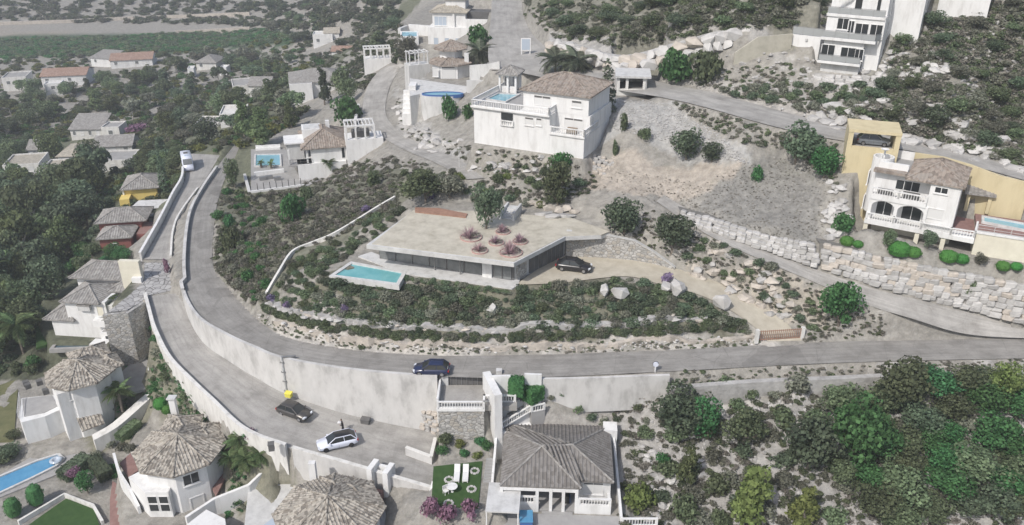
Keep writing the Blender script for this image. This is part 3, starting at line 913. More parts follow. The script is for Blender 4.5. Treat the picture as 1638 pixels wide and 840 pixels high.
def octroof(fr, c, R, w_, rise, m, n=8, rot=math.pi / 8, name='roof', step=.36):
    ring = [(c[0] + R * math.cos(rot + 2 * math.pi * k / n), c[1] + R * math.sin(rot + 2 * math.pi * k / n), w_) for k in range(n)]
    ap = (c[0], c[1], w_ + rise)
    F = [[ring[k], ring[(k + 1) % n], ap] for k in range(n)]
    return roof_from(fr, F, m, ridges=[(p, ap) for p in ring], step=step, name=name)
def octwall(fr, c, R, w0, w1, m, n=8, rot=math.pi / 8, name='wall'):
    ring = [(c[0] + R * math.cos(rot + 2 * math.pi * k / n), c[1] + R * math.sin(rot + 2 * math.pi * k / n)) for k in range(n)]
    return fr.part(name, MB().prism(ring, w0, w1), m)
def tree_block(fr, pts, w0, w1, m, name='wall'):
    return fr.part(name, MB().prism(pts, w0, w1), m)
def pool(name, label, poly_px, z, water='water_teal', coping='greywhite', rim=.35, deep=1.3, wall_m=None, drop=0):
    q = [PZ(a, b, z) for a, b in poly_px]
    c = sum(q, Vector()) / len(q)
    e = empty(name, c, 0, label, 'swimming pool')
    L = [(p.x - c.x, p.y - c.y) for p in q]
    n = len(L)
    a = sum(L[i][0] * L[(i + 1) % n][1] - L[(i + 1) % n][0] * L[i][1] for i in range(n))
    if a < 0: L.reverse()
    out = []
    for i in range(n):
        p, a_, b_ = Vector(L[i]), Vector(L[i - 1]), Vector(L[(i + 1) % n])
        e1, e2 = (p - a_).normalized(), (b_ - p).normalized()
        n1, n2 = Vector((e1.y, -e1.x)), Vector((e2.y, -e2.x))
        k = n1 + n2
        out.append(p + k * (rim / max(.3, 1 + n1.dot(n2))))
    mb = MB()
    t = .1
    for i in range(n):
        j = (i + 1) % n
        p, p2, o1, o2 = L[i], L[j], out[i], out[j]
        mb.add([(p[0], p[1], t), (p2[0], p2[1], t), (o2[0], o2[1], t), (o1[0], o1[1], t), (p[0], p[1], -.5), (p2[0], p2[1], -.5), (o2[0], o2[1], -.5 - drop), (o1[0], o1[1], -.5 - drop)],
               [(0, 3, 2, 1), (3, 7, 6, 2), (0, 1, 5, 4)])
    mk('coping', mb, coping, e)
    mk('water', MB().prism(L, -.4, -.06), water, e)
    OCC.append([(o[0] + c.x, o[1] + c.y) for o in out])
    return e
def sheet(name, label, poly_px, z, m, kind='structure', cat=None, t=.06):
    q = [PZ(a, b, z) for a, b in poly_px]
    c = sum(q, Vector()) / len(q)
    o = mk(name, MB().prism([(p.x - c.x, p.y - c.y) for p in q], -.3, t), m)
    o.location = c
    OCC.append([(p.x, p.y) for p in q])
    return tag(o, label, cat, kind=kind if cat is None else None)
def wall_line(name, label, cat, pts, m, t=.25, cap=None, top_noise=0):
    """upright wall through world points (x, y, bottom, top)"""
    P = [Vector(p[:3]) for p in pts]
    e = empty(name, P[0], 0, label, cat)
    V, Fq = [], []
    for i, p in enumerate(pts):
        a = Vector(pts[max(i - 1, 0)][:2]); b = Vector(pts[min(i + 1, len(pts) - 1)][:2])
        d = (b - a).normalized(); q = Vector((-d.y, d.x)) * (t / 2)
        x, y = p[0] - P[0].x, p[1] - P[0].y
        z0, z1 = p[2] - P[0].z, p[3] - P[0].z + random.uniform(-top_noise, top_noise)
        V += [(x - q.x, y - q.y, z0), (x + q.x, y + q.y, z0), (x + q.x, y + q.y, z1), (x - q.x, y - q.y, z1)]
    n = len(pts)
    for i in range(n - 1):
        for k in range(4):
            Fq.append((i * 4 + k, i * 4 + (k + 1) % 4, (i + 1) * 4 + (k + 1) % 4, (i + 1) * 4 + k))
    mb = MB().add(V, Fq)
    mb.f += [(3, 2, 1, 0), tuple((n - 1) * 4 + k for k in range(4))]
    mk('wall', mb, m, e)
    if cap:
        mb = MB()
        for i in range(n - 1):
            a, b = pts[i], pts[i + 1]
            mb.bar((a[0] - P[0].x, a[1] - P[0].y, a[3] - P[0].z + .045), (b[0] - P[0].x, b[1] - P[0].y, b[3] - P[0].z + .045), t + .1, .09)
        mk('coping', mb, cap, e)
    return e
def wall_px(name, label, cat, pix, m, h=1.0, t=.25, below=1.0, cap=None, dens=1):
    """wall whose foot follows pixels (x, y, z of foot)"""
    pts = cr([PZ(*p) for p in pix], dens) if dens > 1 else [PZ(*p) for p in pix]
    return wall_line(name, label, cat, [(p.x, p.y, p.z - below, p.z + h) for p in pts], m, t, cap)
# rocks: a few rough block shapes shared by all stones
def rockmesh(seed, flatn=.6):
    r = random.Random(seed)
    V, Fq = [], []
    c = .34
    pts = []
    for sx in (-1, 1):
        for sy in (-1, 1):
            for sz in (-1, 1):
                j = lambda: r.uniform(.78, 1.12)
                pts += [(sx * .5 * j(), sy * c * j(), sz * c * j()), (sx * c * j(), sy * .5 * j(), sz * c * j()), (sx * c * j(), sy * c * j(), sz * .5 * j())]
    import bmesh
    bm = bmesh.new()
    for p in pts: bm.verts.new(p)
    bmesh.ops.convex_hull(bm, input=bm.verts)
    me = bpy.data.meshes.new('rock')
    bm.to_mesh(me); bm.free()
    return me
def roughrock(seed):
    import bmesh
    r = random.Random(seed)
    bm = bmesh.new()
    for k in range(20):
        v = Vector((r.gauss(0, 1), r.gauss(0, 1), r.gauss(0, 1))).normalized() * .5 * r.uniform(.75, 1.15)
        bm.verts.new((v.x, v.y, v.z))
    bmesh.ops.convex_hull(bm, input=bm.verts)
    me = bpy.data.meshes.new('rock')
    bm.to_mesh(me); bm.free()
    return me
ROCKS = {}
def rock(i, m, rough=False):
    k = (i % 9, m, rough)
    if k not in ROCKS:
        ROCKS[k] = roughrock(300 + i % 9) if rough else rockmesh(100 + i % 9)
        ROCKS[k].materials.append(MATS[m])
    return ROCKS[k]
def stones(e, items, mats, name='stone'):
    """items: (x, y, z, sx, sy, sz, yaw) in world; children of e"""
    for i, (x, y, z, sx, sy, sz, a) in enumerate(items):
        o = link(name, rock(random.randrange(9), random.choice(mats), name == 'rock'), None, e)
        o.location = Vector((x, y, z)) - e.location
        o.rotation_euler = (random.uniform(-.12, .12), random.uniform(-.12, .12), a)
        o.scale = (sx, sy, sz)
def stone_wall(name, label, foot, top, mats, size=1.0, core='darkjoint', cat='stone wall', thick=.7, maxn=300):
    """foot/top: pixel lists with z; courses of stones between them over a dark core"""
    A = cr([PZ(*p) for p in foot], 12); B = cr([PZ(*p) for p in top], 12)
    e = empty(name, A[0], 0, label, cat)
    V = [tuple(p - A[0] + Vector((0, .25, -.6))) for p in A] + [tuple(q - A[0] + Vector((0, .25, -.15))) for q in B] + [tuple(q - A[0] + Vector((0, 1.6, -.1))) for q in B]
    n = len(A)
    Fq = [(i, i + 1, n + i + 1, n + i) for i in range(n - 1)] + [(n + i, n + i + 1, 2 * n + i + 1, 2 * n + i) for i in range(n - 1)]
    mk('core', MB().add(V, Fq), core, e)
    L = [0.0]
    for a, b in zip(A[:-1], A[1:]): L.append(L[-1] + (b - a).length)
    hm = max((q - p).length for p, q in zip(A, B))
    items = []
    rows = max(1, int(round(hm / (size * .72))))
    for r in range(rows + 1):
        s = random.uniform(0, size * .5)
        while s < L[-1]:
            wd = size * random.uniform(.75, 1.5)
            i = min(np.searchsorted(L, s + wd / 2), n - 1)
            i = max(1, i)
            t = (s + wd / 2 - L[i - 1]) / (L[i] - L[i - 1] + 1e-6)
            a, b = A[i - 1].lerp(A[i], t), B[i - 1].lerp(B[i], t)
            hh = (b - a).length
            rr = max(1, int(round(hh / (size * .72))))
            if r < rr:
                p = a.lerp(b, (r + .5) / rr)
                d = A[i] - A[i - 1]
                items.append((p.x + random.uniform(-.1, .1), p.y + random.uniform(-.12, .12), p.z + random.uniform(-.07, .07), wd * 1.06, thick * random.uniform(.9, 1.2), hh / rr * random.uniform(1.0, 1.25), math.atan2(d.y, d.x) + random.uniform(-.1, .1)))
            s += wd
    random.shuffle(items)
    stones(e, [(a, b, c_, d * k_, f * k_, g * k_, h_) for (a, b, c_, d, f, g, h_) in items[:maxn] for k_ in ((1.35 if cat == 'cliff' else 1.0),)], mats, 'rock' if cat == 'cliff' else 'stone')
    return e
# ------------------------------------------------------------------ modern house with planted roof
z = Zm(500, 300, 2.73)
MH = Fr('modern_house', 'low modern house with dry grass roof and a long glass front', 'house', (606, 413.5), (822, 449.5), 13.0)
rp = [MH.h(*p, 3.55) for p in ((586, 391.6), (822, 421), (905, 378.5), (962, 376), (975, 371), (914, 349), (760, 338), (661, 337))]
MH.part('roof_slab', MB().prism(rp, 3.0, 3.55), 'concrete')
cc = (sum(p[0] for p in rp) / len(rp), sum(p[1] for p in rp) / len(rp))
ins = []
for i, p in enumerate(rp):
    k = .965 if i < 3 else 1.0
    ins.append((cc[0] + (p[0] - cc[0]) * k, cc[1] + (p[1] - cc[1]) * k))
MH.part('roof_planting', MB().prism(ins, 3.4, 3.60), 'drytop')
u1 = MH.f(771, 438)[0]; u2 = MH.f(789, 440)[0]
MH.box('back_wall', 'concrete', .3, MH.W - .2, 2.2, 8.5, -.5, 3.0)
n = 6
for k in range(n):
    a, b = .1 + (u1 - .1) * k / n, .1 + (u1 - .1) * (k + 1) / n
    window(MH, 'f', .02, a + .1, b - .1, .1, 2.85, pane='glassmid', frame='metal', name='glass_panel', fw=.05)
MH.box('room', 'grey_and_shade', .1, u1, .1, 2.18, -.4, 2.95)
MH.box('pier', 'white', u1 + .12, u2 - .12, -.25, 2.1, -.4, 2.98)
MH.box('hall', 'grey_and_shade', u2, MH.W - .02, .1, 2.17, -.4, 2.95)
for k in range(2):
    a, b = u2 + (MH.W - .3 - u2) * k / 2, u2 + (MH.W - .3 - u2) * (k + 1) / 2
    window(MH, 'f', .02, a + .1, b - .1, .1, 2.85, pane='glassmid', frame='metal', name='glass_panel', fw=.05)
# garage side, turned towards the driveway
a, b = Vector((*MH.h(825, 449, 0), 0)), Vector((*MH.h(905, 408, 0), 0))
d = (b - a).normalized(); q = Vector((-d.y, d.x, 0))
def strip(t0, t1, z0, z1, o0, o1):
    p0, p1 = a + (b - a) * t0, a + (b - a) * t1
    return MB().prism([tuple((p0 + q * o0).xy), tuple((p1 + q * o0).xy), tuple((p1 + q * o1).xy), tuple((p0 + q * o1).xy)], z0, z1)
MH.part('side_wall', strip(0, 1, -.4, 3.0, .1, .5), 'concrete')
MH.part('stone_pier', strip(.02, .2, -.3, 2.9, -.06, .08), 'stonework')
MH.part('garage_door', strip(.26, .95, .02, 2.55, .02, .09), 'grey_and_shade')  # door panel coloured dark with the shade of the roof overhang
for k in range(1, 8):
    MH.part('door_slat', strip(.262 + .0855 * k, .267 + .0855 * k, .04, 2.52, -.03, .015), 'metal')
tp = [MH.h(*p, 0) for p in ((573, 410), (594, 403), (612, 410), (640, 412), (832, 446), (829, 456), (819, 462), (646, 437.5))]
MH.part('terrace', MB().prism(tp, -1.2, .02), 'greywhite')
for fx_, fy_ in ((700, 428), (742, 433)):
    uu, vv = MH.h(fx_, fy_, 0)
    MH.box('column', 'metal', uu - .06, uu + .06, -.7, -.58, 0, 3.0)
MH.block(-1, MH.W + 1, -3, 9)
OCC.append([(p.x, p.y) for p in (MH.wp(*t, 0) for t in rp)])
OCC.append([(p.x, p.y) for p in (MH.wp(*t, 0) for t in tp)])
pool('swimming_pool', 'turquoise pool at the end of the modern house terrace', [(563, 422.5), (643.5, 437), (634, 453.5), (536, 440.5)], 12.95, 'water_teal', 'greywhite', .5, drop=.1)
# garden wall of the driveway side
pts = []
for (x, y, zf, zt) in ((905, 409, 13, 16.55), (960, 411, 13, 16.3), (1013, 415, 13, 15.7), (1045, 421, 12.9, 14.5), (1080, 430, 12.8, 13.0)):
    p = PZ(x, y, zf); pts.append((p.x, p.y, zf - .6, zt))
wall_line('driveway_wall', 'coursed stone wall with pale coping behind the black car', 'stone wall', pts, 'stonework', .4, 'concrete')
# planted hedge bed and rockery at the back of the roof
sheet('flower_bed', 'rust coloured planting bed at the back edge of the roof', [(664, 333), (702, 334), (748, 343), (745, 349), (664, 340)], 16.62, 'rust', cat='flower bed', t=.12)
e = empty('rock_outcrop', PGv(890, 345), 0, 'layered grey rocks behind the planted roof', 'rocks')
for (x, y) in ((862, 330), (878, 335), (893, 340), (906, 336), (918, 341), (870, 345), (885, 350), (850, 326), (905, 348)):
    p = PGv(x, y)
    stones(e, [(p.x, p.y, p.z + .3, random.uniform(1.5, 2.6), 1.3, random.uniform(.9, 1.5), random.uniform(-.4, .2))], ['warmrock', 'rock'], 'rock')
e = Fr('garden_steps', 'concrete garden steps between low walls behind the roof tree', 'steps', (803, 350), (820, 352), 16.6)
for k in range(5): e.box('step', 'concrete', 0, e.W, k * .5, 3.2, -.3, .15 * (k + 1))
e.box('side_wall', 'concrete', -.3, -.02, -.3, 3.4, -.3, 1.1); e.box('side_wall', 'concrete', e.W + .02, e.W + .3, -.3, 3.4, -.3, 1.1)

# ------------------------------------------------------------------ white house with roof-terrace pool (centre)
z = Zm(740, 100, 4.94)
F = Fr('white_house', 'white two storey villa with brown tile roof above the planted plot', 'house', (759, 228), (933, 254), 22.0)
hT = F.f(759, 170.5)[1]; u1 = F.f(*z(688, 500))[0]; hB = F.f(*z(800, 578))[1]
D = 11.5; v2 = 2.3
F.box('podium', 'white', 0, u1, 0, D, -2.5, hT)
F.box('podium', 'white', u1 + .01, F.W, .01, D - .01, -2.5, hB)
F.box('wall', 'white', u1 + .02, F.W - .05, v2, D - .02, hB, hT - .01)
uU = F.f(*z(480, 300), v2)[0]; wE = F.f(*z(1000, 270), v2)[1]
uR = F.f(*z(1000, 270), v2)[0]
F.box('upper_wall', 'white', uU, uR, v2 - .03, D - .5, hT, wE)
hip(F, uU, uR, v2, D - .5, wE, 1.9, .45, 'tile_brown', cap=True)
F.box('terrace_edge', 'white', -.35, u1 + .05, -.4, .2, hT - .05, hT + .2)
F.box('terrace_edge', 'white', -.35, .1, .22, D, hT - .05, hT + .2)
F.box('terrace_floor', 'deckgrey', .12, uU - .02, .22, D - .02, hT, hT + .06)
balustrade(F, [(-.2, D, hT + .2), (-.2, -.2, hT + .2), (u1 - .1, -.2, hT + .2), (u1 - .1, v2 - .1, hT + .2)])
F.box('balcony_edge', 'white', u1, F.W + .15, -.2, .3, hB - .05, hB + .18)
balustrade(F, [(u1 + .15, -.05, hB + .18), (F.W, -.05, hB + .18), (F.W, 5.5, hB + .18)])
def zz(fr, zf, side, at, x0, y0, x1, y1, **k): return winpx(fr, side, at, *zf(x0, y0), *zf(x1, y1), **k)
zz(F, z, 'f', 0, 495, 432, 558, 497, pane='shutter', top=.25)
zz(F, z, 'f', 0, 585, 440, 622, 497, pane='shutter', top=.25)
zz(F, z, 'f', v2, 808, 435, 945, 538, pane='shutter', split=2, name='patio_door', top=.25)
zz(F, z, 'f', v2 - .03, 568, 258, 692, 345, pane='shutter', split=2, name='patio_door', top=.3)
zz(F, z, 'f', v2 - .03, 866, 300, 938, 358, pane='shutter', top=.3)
o = zz(F, z, 'f', 0, 305, 392, 400, 470, pane='glass', name='loggia')  # open recess: a dark pane is painted in for the shade inside
a0, w0 = F.f(*z(305, 495)); a1, _ = F.f(*z(400, 495))
balustrade(F, [(a0, -.12, w0), (a1, -.12, w0)], .8, parent=o)
v0_, w0_ = F.sd(*z(1015, 505), F.W - .05); v1_, w1_ = F.sd(*z(1035, 425), F.W - .05)
window(F, 'r', F.W - .05, v0_, v1_, w0_, w1_, pane='shutter')
F.box('garden_furniture', 'wood', u1 + 2.2, u1 + 3.6, .8, 1.6, hB + .05, hB + .85)
F.block(-.5, F.W + .5, -.5, D + 1)
wp_ = [F.wp(*F.h(*z(*p), hT), hT) for p in ((198, 300), (288, 258), (440, 266), (335, 322))]
def pool3(name, label, pts, zt, **k):
    px = []
    for p in pts:
        r = Vector((p.x, p.y, zt)) - Vector((0, 0, CAMZ))
        dz = r.y * _c - r.z * _s
        px.append((819 + FPX * r.x / dz, 420 - FPX * (r.y * _s + r.z * _c) / dz))
    return pool(name, label, px, zt, **k)
pool3('roof_pool', 'blue pool on the terrace of the white villa', wp_, F.z + hT + .22, water='water_pale', rim=.25)
G = Fr('gazebo', 'small white arched gazebo with tile roof behind the terrace pool', 'gazebo', z(285, 235), z(425, 245), 22.0 + hT + .1)
for uu in (.15, G.W / 2, G.W - .15):
    for vv in (.15, 2.6): G.box('column', 'white', uu - .15, uu + .15, vv - .15, vv + .15, -.1, 2.5)
G.box('beam', 'white', 0, G.W, 0, 2.75, 2.5, 2.85)
G.box('rear_wall', 'white', .02, G.W - .02, 2.78, 3.0, -.1, 2.5)
G.box('counter', 'white', .3, G.W - .3, .3, .6, -.1, .9)
hip(G, 0, G.W, 0, 3, 2.86, 1.0, .4, 'tile_grey')

# ------------------------------------------------------------------ round villa with lower pool (upper middle)
z = Zm(630, 0, 3.5)
F = Fr('round_villa', 'white round villa with two tiered conical tile roof', 'house', z(205, 440), z(425, 440), 21.0)
c = (F.W / 2, F.W / 2); R = F.W / 2
octwall(F, c, R * 1.02, -1, F.f(*z(315, 365), .3)[1], 'white')
wE = F.f(*z(315, 365), .3)[1]
octroof(F, c, R * 1.18, wE, 1.3, 'tile_brown', name='lower_roof')
octwall(F, (c[0], c[1] + 1.0), R * .62, wE + .3, wE + 2.6, 'white', name='upper_wall')
octroof(F, (c[0], c[1] + 1.0), R * .92, wE + 2.5, 1.5, 'tile_brown', name='upper_roof')
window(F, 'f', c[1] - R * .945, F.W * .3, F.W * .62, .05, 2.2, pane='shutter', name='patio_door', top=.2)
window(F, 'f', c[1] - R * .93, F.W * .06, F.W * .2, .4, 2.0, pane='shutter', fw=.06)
F.box('chimney', 'white', F.W * .86, F.W * .97, 2, 2.6, wE, wE + 1.9)
T = Fr('villa_terrace', 'curved grey retaining wall and terrace below the round villa', 'terrace', z(140, 545), z(385, 545), 20.9)
tw = T.W
arc = [(tw / 2 + tw / 2 * math.cos(t), 2.2 - 2.2 * math.sin(t)) for t in np.linspace(math.pi, 0, 15)]
ul, vl = T.h(*z(90, 440), 0)
arc = arc + [(tw + 1.2, 5.5), (tw + 1.2, 7.5), (ul, vl), T.h(*z(90, 540), 0)]
T.part('retaining_wall', MB().prism(arc, -9, .05), 'greywhite')
T.box('parapet', 'greywhite', tw + .6, tw + 6.5, 3.2, 3.5, -6, 2.3)
ul2, vl2 = T.h(*z(90, 500), 0)
T.box('stair_wall', 'white', ul2 - .1, ul2 + 1.2, vl2 - 1.2, vl2 + 2.2, -8, .9)
window(T, 'f', vl2 - 1.2, ul2 + .1, ul2 + .9, -1.6, .1, pane='shutter', fw=.06)
for k in range(6): T.box('step', 'white', ul2 - 1.6, ul2 - .15, vl2 - 1 + k * .7, vl2 - .3 + k * .7, -7, -4.4 + k * .7)
ring = [(tw * .53 + tw * .46 * math.cos(t), 1.6 + 1.25 * math.sin(t)) for t in np.linspace(0, 2 * math.pi, 25)[:-1]]
pool3('oval_pool', 'oval pool with deep blue rim on the curved terrace', [T.wp(u, v, 0) for u, v in ring], 21.12, water='water_pale', coping='bluepaint', rim=.16)
T.block(-1, tw + 3, -1, 8)
P = Fr('terrace_pergola', 'white open frame pergola at the left of the round villa', 'pergola', z(90, 365), z(190, 355), 21.0)
for uu in (0, P.W / 2, P.W):
    for vv in (0, 2.2): P.box('post', 'white', uu - .1, uu + .1, vv - .1, vv + .1, 0, 2.3)
for vv in (0, 2.2): P.box('beam', 'white', -.3, P.W + .3, vv - .1, vv + .1, 2.3, 2.5)
P.box('base_wall', 'greywhite', -.4, P.W + .4, -.4, 2.6, -6, 0)
for k in range(5): P.box('rafter', 'white', P.W * k / 4 - .05, P.W * k / 4 + .05, -.4, 2.6, 2.5, 2.62)
# ------------------------------------------------------------------ top house above it
F = Fr('hilltop_villa', 'white villa with stepped pale tile roofs at the top of the hill', 'house', z(218, 148), z(402, 152), 20.4 + 3.6)
W_ = F.W
F.box('podium', 'white', -1.0, W_ + 6.8, -1.2, 7, -5.2, -.02)
F.box('wall', 'white', 0, W_, 0, 8, -.02, 3.4)
hip(F, 0, W_, 0, 8, 3.4, 1.5, .6, 'tile_pale')
F.box('upper_wall', 'white', W_ * .35, W_ * .95, 2.5, 7.5, 3.4, 6.0)
hip(F, W_ * .35, W_ * .95, 2.5, 7.5, 6.0, 1.3, .5, 'tile_pale', name='upper_roof')
window(F, 'f', 0, .5, W_ * .42, .3, 2.3, pane='paleglass', split=3)
F.box('porch_post', 'white', W_ * .62, W_ * .68, -.4, -.2, 0, 3.3)
F.box('side_wing', 'grey_and_shade', W_ + .05, W_ + 6, 2, 6, 0, 3.2)
F.box('wing_parapet', 'white', W_ + .05, W_ + 6.2, -.9, -.6, 0, 2.0)
for x0 in (.4, 3.0, 5.6): window(F, 'f', -1.2, x0, x0 + 1.0, -4.0, -2.4, pane='paleglass', fw=.06)
F.block(-1, W_ + 6, -1, 8)
q = Fr('pool_terrace_wall', 'white L shaped garden wall round the small hilltop pool', 'garden wall', z(35, 320), z(150, 330), 15.5)
q.box('wall', 'greywhite', -.2, .6, 0, 4, -3, 7.0); q.box('wall', 'white', .62, q.W + 8, 4.1, 4.5, -3, 7.3)
pool('hilltop_pool', 'small pale blue pool beside the hilltop villa', [z(*p) for p in ((45, 205), (128, 205), (128, 178), (45, 178))], 21.8, 'water_pale', 'white', .4, drop=3)

# ------------------------------------------------------------------ left villa with rectangular pool and pergola garage
z = Zm(380, 160, 4.667)
F = Fr('terrace_villa', 'white villa with mottled red tile roof beside a rectangular pool', 'house', z(462, 600), z(700, 578), 7.0)
w1 = F.f(*z(540, 478))[1]; D = 11
F.box('ground_wall', 'white', 0, F.W + 3.0, 0, D, -2, w1)
uL = F.f(*z(475, 365), .8)[0]; wE = F.f(*z(640, 352), .6)[1]; uR = F.f(*z(808, 345), .6)[0]
F.box('upper_wall', 'white', uL + 1.6, uR, .6, D, w1, wE)
hip(F, uL + .4, uR + .2, .6, D, wE, 2.3, .5, 'tile_brown')
F.box('roof_light', 'white', uL + .6, uL + 4.0, 5.2, 9.0, wE - .5, wE + 2.1)
F.box('roof_light_top', 'greywhite', uL + .9, uL + 3.7, 5.5, 8.7, wE + 2.11, wE + 2.2)
F.box('side_annex', 'greywhite', uL - 2.6, uL + .5, 3.4, 8.0, w1 - 1, wE + .2)
F.box('annex_roof', 'white', uL - 2.9, uL + .8, 3.0, 8.2, wE + .21, wE + .45)
F.box('veranda_floor', 'deckgrey', uL - 2.6, uL + 1.6, .2, 3.35, w1 - .3, w1)
railing(F, [(uL - 2.5, 3.2, w1), (uL - 2.3, .4, w1), (uL + 1.6, .4, w1)], .9)
for uu in (uL - 2.3, uL + .9): F.box('column', 'white', uu - .15, uu + .15, .5, .8, w1, wE)
zz(F, z, 'f', .6, 508, 385, 530, 428, pane='glass', fw=.05)
zz(F, z, 'f', .6, 775, 358, 803, 430, pane='glass', name='door', fw=.06)
zz(F, z, 'f', 0, 443, 508, 458, 560, pane='grey_and_shade', fw=.05, name='door') if False else None
F.box('chimney', 'white', uL + 5, uL + 5.7, 7, 7.7, wE + 1.2, wE + 3)
F.block(-3, F.W + 4, 0, D)
G = Fr('pergola_garage', 'tall white garage wall with an open pergola frame on top', 'garage', z(825, 490), z(1100, 468), 9.5)
hG = G.f(*z(830, 300))[1]
G.box('wall', 'white', 0, G.W, 0, 4.5, -4, hG)
for uu in np.linspace(.2, G.W * .78, 4):
    for vv in (.2, 4.2): G.box('post', 'white', uu - .15, uu + .15, vv - .15, vv + .15, hG, hG + 2.3)
for vv in (.2, 4.2): G.box('beam', 'white', 0, G.W * .8, vv - .15, vv + .15, hG + 2.3, hG + 2.6)
for k in range(9): G.box('rafter', 'white', G.W * .8 * k / 8.3, G.W * .8 * k / 8.3 + .12, .36, 4.04, hG + 2.35, hG + 2.55)
G.box('parked_shape', 'grey_and_shade', 1.2, 4.4, 1.2, 2.9, hG, hG + 1.2)
G.block(0, G.W, 0, 5)
T = Fr('pool_terrace', 'grey pool terrace with white wall and dark lamp posts', 'terrace', z(100, 690), z(500, 640), 7.0)
tpx = [z(100, 690), z(520, 645), z(640, 585), z(470, 600), z(410, 470), z(360, 370), z(100, 370)]
T.part('paving', MB().prism([T.h(*p, 0) for p in tpx], -.3, .05), 'gravelpave')
T.box('front_wall', 'white', 0, T.W, -.35, -.01, -2.4, .35)
T.box('side_wall', 'greywhite', -.5, -.01, -.3, 9.5, -3, .3)
T.box('planter_wall', 'white', T.h(*z(125, 565), 0)[0], T.h(*z(350, 545), 0)[0], T.h(*z(125, 572), 0)[1], T.h(*z(125, 572), 0)[1] + .5, 0, .75)
window(T, 'f', -.35, T.W * .42, T.W * .48, -2.1, 0, pane='grey_and_shade', frame='greywhite', name='door', fw=.06)
for k in range(8):
    T.box('lamp_post', 'dark', T.W * (.13 + k * .115) - .05, T.W * (.13 + k * .115) + .05, -.22, -.12, .35, 1.6)
for p in (z(190, 600), z(240, 590), z(300, 600)):
    uu, vv = T.h(*p, 0); T.box('garden_seat', 'metal', uu - .6, uu + .6, vv - .3, vv + .3, 0, .7)
T.block(0, T.W, -.5, 10)
pool('rectangular_pool', 'pale turquoise rectangular pool on the grey terrace', [z(135, 492), z(318, 488), z(314, 407), z(138, 410)], 7.22, 'water_pale', 'greywhite', .3)
mk_ = Fr('lounger_wall', 'long white bench wall behind the rectangular pool', 'bench', z(135, 380), z(320, 370), 7.0)
mk_.box('seat', 'white', 0, mk_.W, 0, .6, 0, .45); mk_.box('backrest', 'white', 0, mk_.W, .62, .8, 0, .9)
# ------------------------------------------------------------------ bottom house with ribbed hip roof
z = Zm(650, 560, 3.0)
F = Fr('bottom_house', 'white bungalow with dark ribbed hip roof and balustraded porch', 'house', z(450, 768), z(980, 790), 0.0)
wE = F.f(*z(452, 655))[1]
u1, u2, u3 = F.f(*z(632, 700))[0], F.f(*z(815, 700))[0], F.W
vA = .0
u0, v0 = F.h(*z(450, 650), wE); ub, vb = F.h(*z(470, 385), wE)
ua, va = F.h(*z(840, 665), wE); uc, vc = F.h(*z(997, 636), wE); ud, vd = F.h(*z(940, 365), wE)
ap1 = F.h(*z(650, 462), wE + 2.3); ap2 = F.h(*z(797, 455), wE + 2.3)
D = vb
def q3(p, w_=0): return (p[0], p[1], wE + w_)
A_, B_, C_, D_, E_ = (u0, v0), (ua, va), (uc, vc), (ud, vd), (ub, vb)
vv_ = max(vc, va + .8)
C_ = (uc, vv_); Bk = (ua, vv_)
# front hip (apex 1), ridge to apex 2, right hip and rear
faces = [[q3(A_), q3(B_), q3(ap1, 2.3)], [q3(E_), q3(A_), q3(ap1, 2.3)], [q3(B_), q3(Bk), q3(ap2, 2.3), q3(ap1, 2.3)], [q3(Bk), q3(C_), q3(ap2, 2.3)],
         [q3(C_), q3((uc, vd)), q3(ap2, 2.3)], [q3((uc, vd)), q3((ub, vd)), q3(ap2, 2.3)], [q3((ub, vd)), q3(E_), q3(ap1, 2.3), q3(ap2, 2.3)]]
R2, R1 = q3(ap2, 2.3), q3(ap1, 2.3)
roof_from(F, faces, 'tile_dark', ridges=[(q3(A_), R1), (q3(B_), R1), (R1, R2), (q3(C_), R2), (q3((uc, vd)), R2), (q3(E_), R1), (q3((ub, vd)), R2)], step=.4, ridge_m='tile_grey')
F.box('rear_wall', 'white', .4, F.W - .3, 3.0, max(vd, vb) - .5, -.4, wE - .17)
F.box('side_wing', 'white', u2 + .1, u3, 1.9, 3.0, -.4, wE - .17)
F.box('porch_floor', 'deckgrey', 0, u3, .2, 2.98, -.4, .12)
for uu in (.15, u1 - .1, u1 + (u2 - u1) / 3, u1 + 2 * (u2 - u1) / 3, u2 + .05): F.box('column', 'white', uu - .16, uu + .16, .05, .37, -.3, wE - .16)
F.box('lintel', 'white', .31, u2 - .11, .08, .34, wE - .5, wE - .165)
F.box('porch_wall', 'white', 0, u1 - .27, .05, .3, -.4, 1.0)
F.box('porch_wall', 'white', u2 + .22, u3, .05, .3, -.4, 1.0)
balustrade(F, [(.3, .16, 1.0), (u1 - .3, .16, 1.0)], .85); balustrade(F, [(u2 + .3, .16, 1.0), (u3 - .1, .16, 1.0)], .85)
F.box('side_column', 'white', u3 - .32, u3 - .01, .42, 1.88, 1.0, 1.0 + .2)
window(F, 'f', 3.0, .8, u1 - .8, 1.0, 2.4, pane='glassmid', split=3)
for k in range(3):
    a = u1 + .35 + k * (u2 - u1 - .3) / 3
    window(F, 'f', 3.0, a, a + (u2 - u1) / 3 - .6, .15, 2.4, pane='glass', name='door', split=2)
window(F, 'f', 1.9, u2 + .8, u3 - .8, 1.0, 2.4, pane='shutter', split=2, top=.2)
for k in range(4): F.box('front_step', 'deckgrey', u1 + .4, u2 - .3, .1 - .4 * (k + 1), .1 - .4 * k, -.6, .06 - .14 * k)
F.box('chair', 'dark', u2 - 1.3, u2 - .6, 1.2, 1.8, .12, .95); F.box('chair_cover', 'bluepaint', u1 + 2.6, u1 + 3.3, 1.3, 1.9, .12, .8)
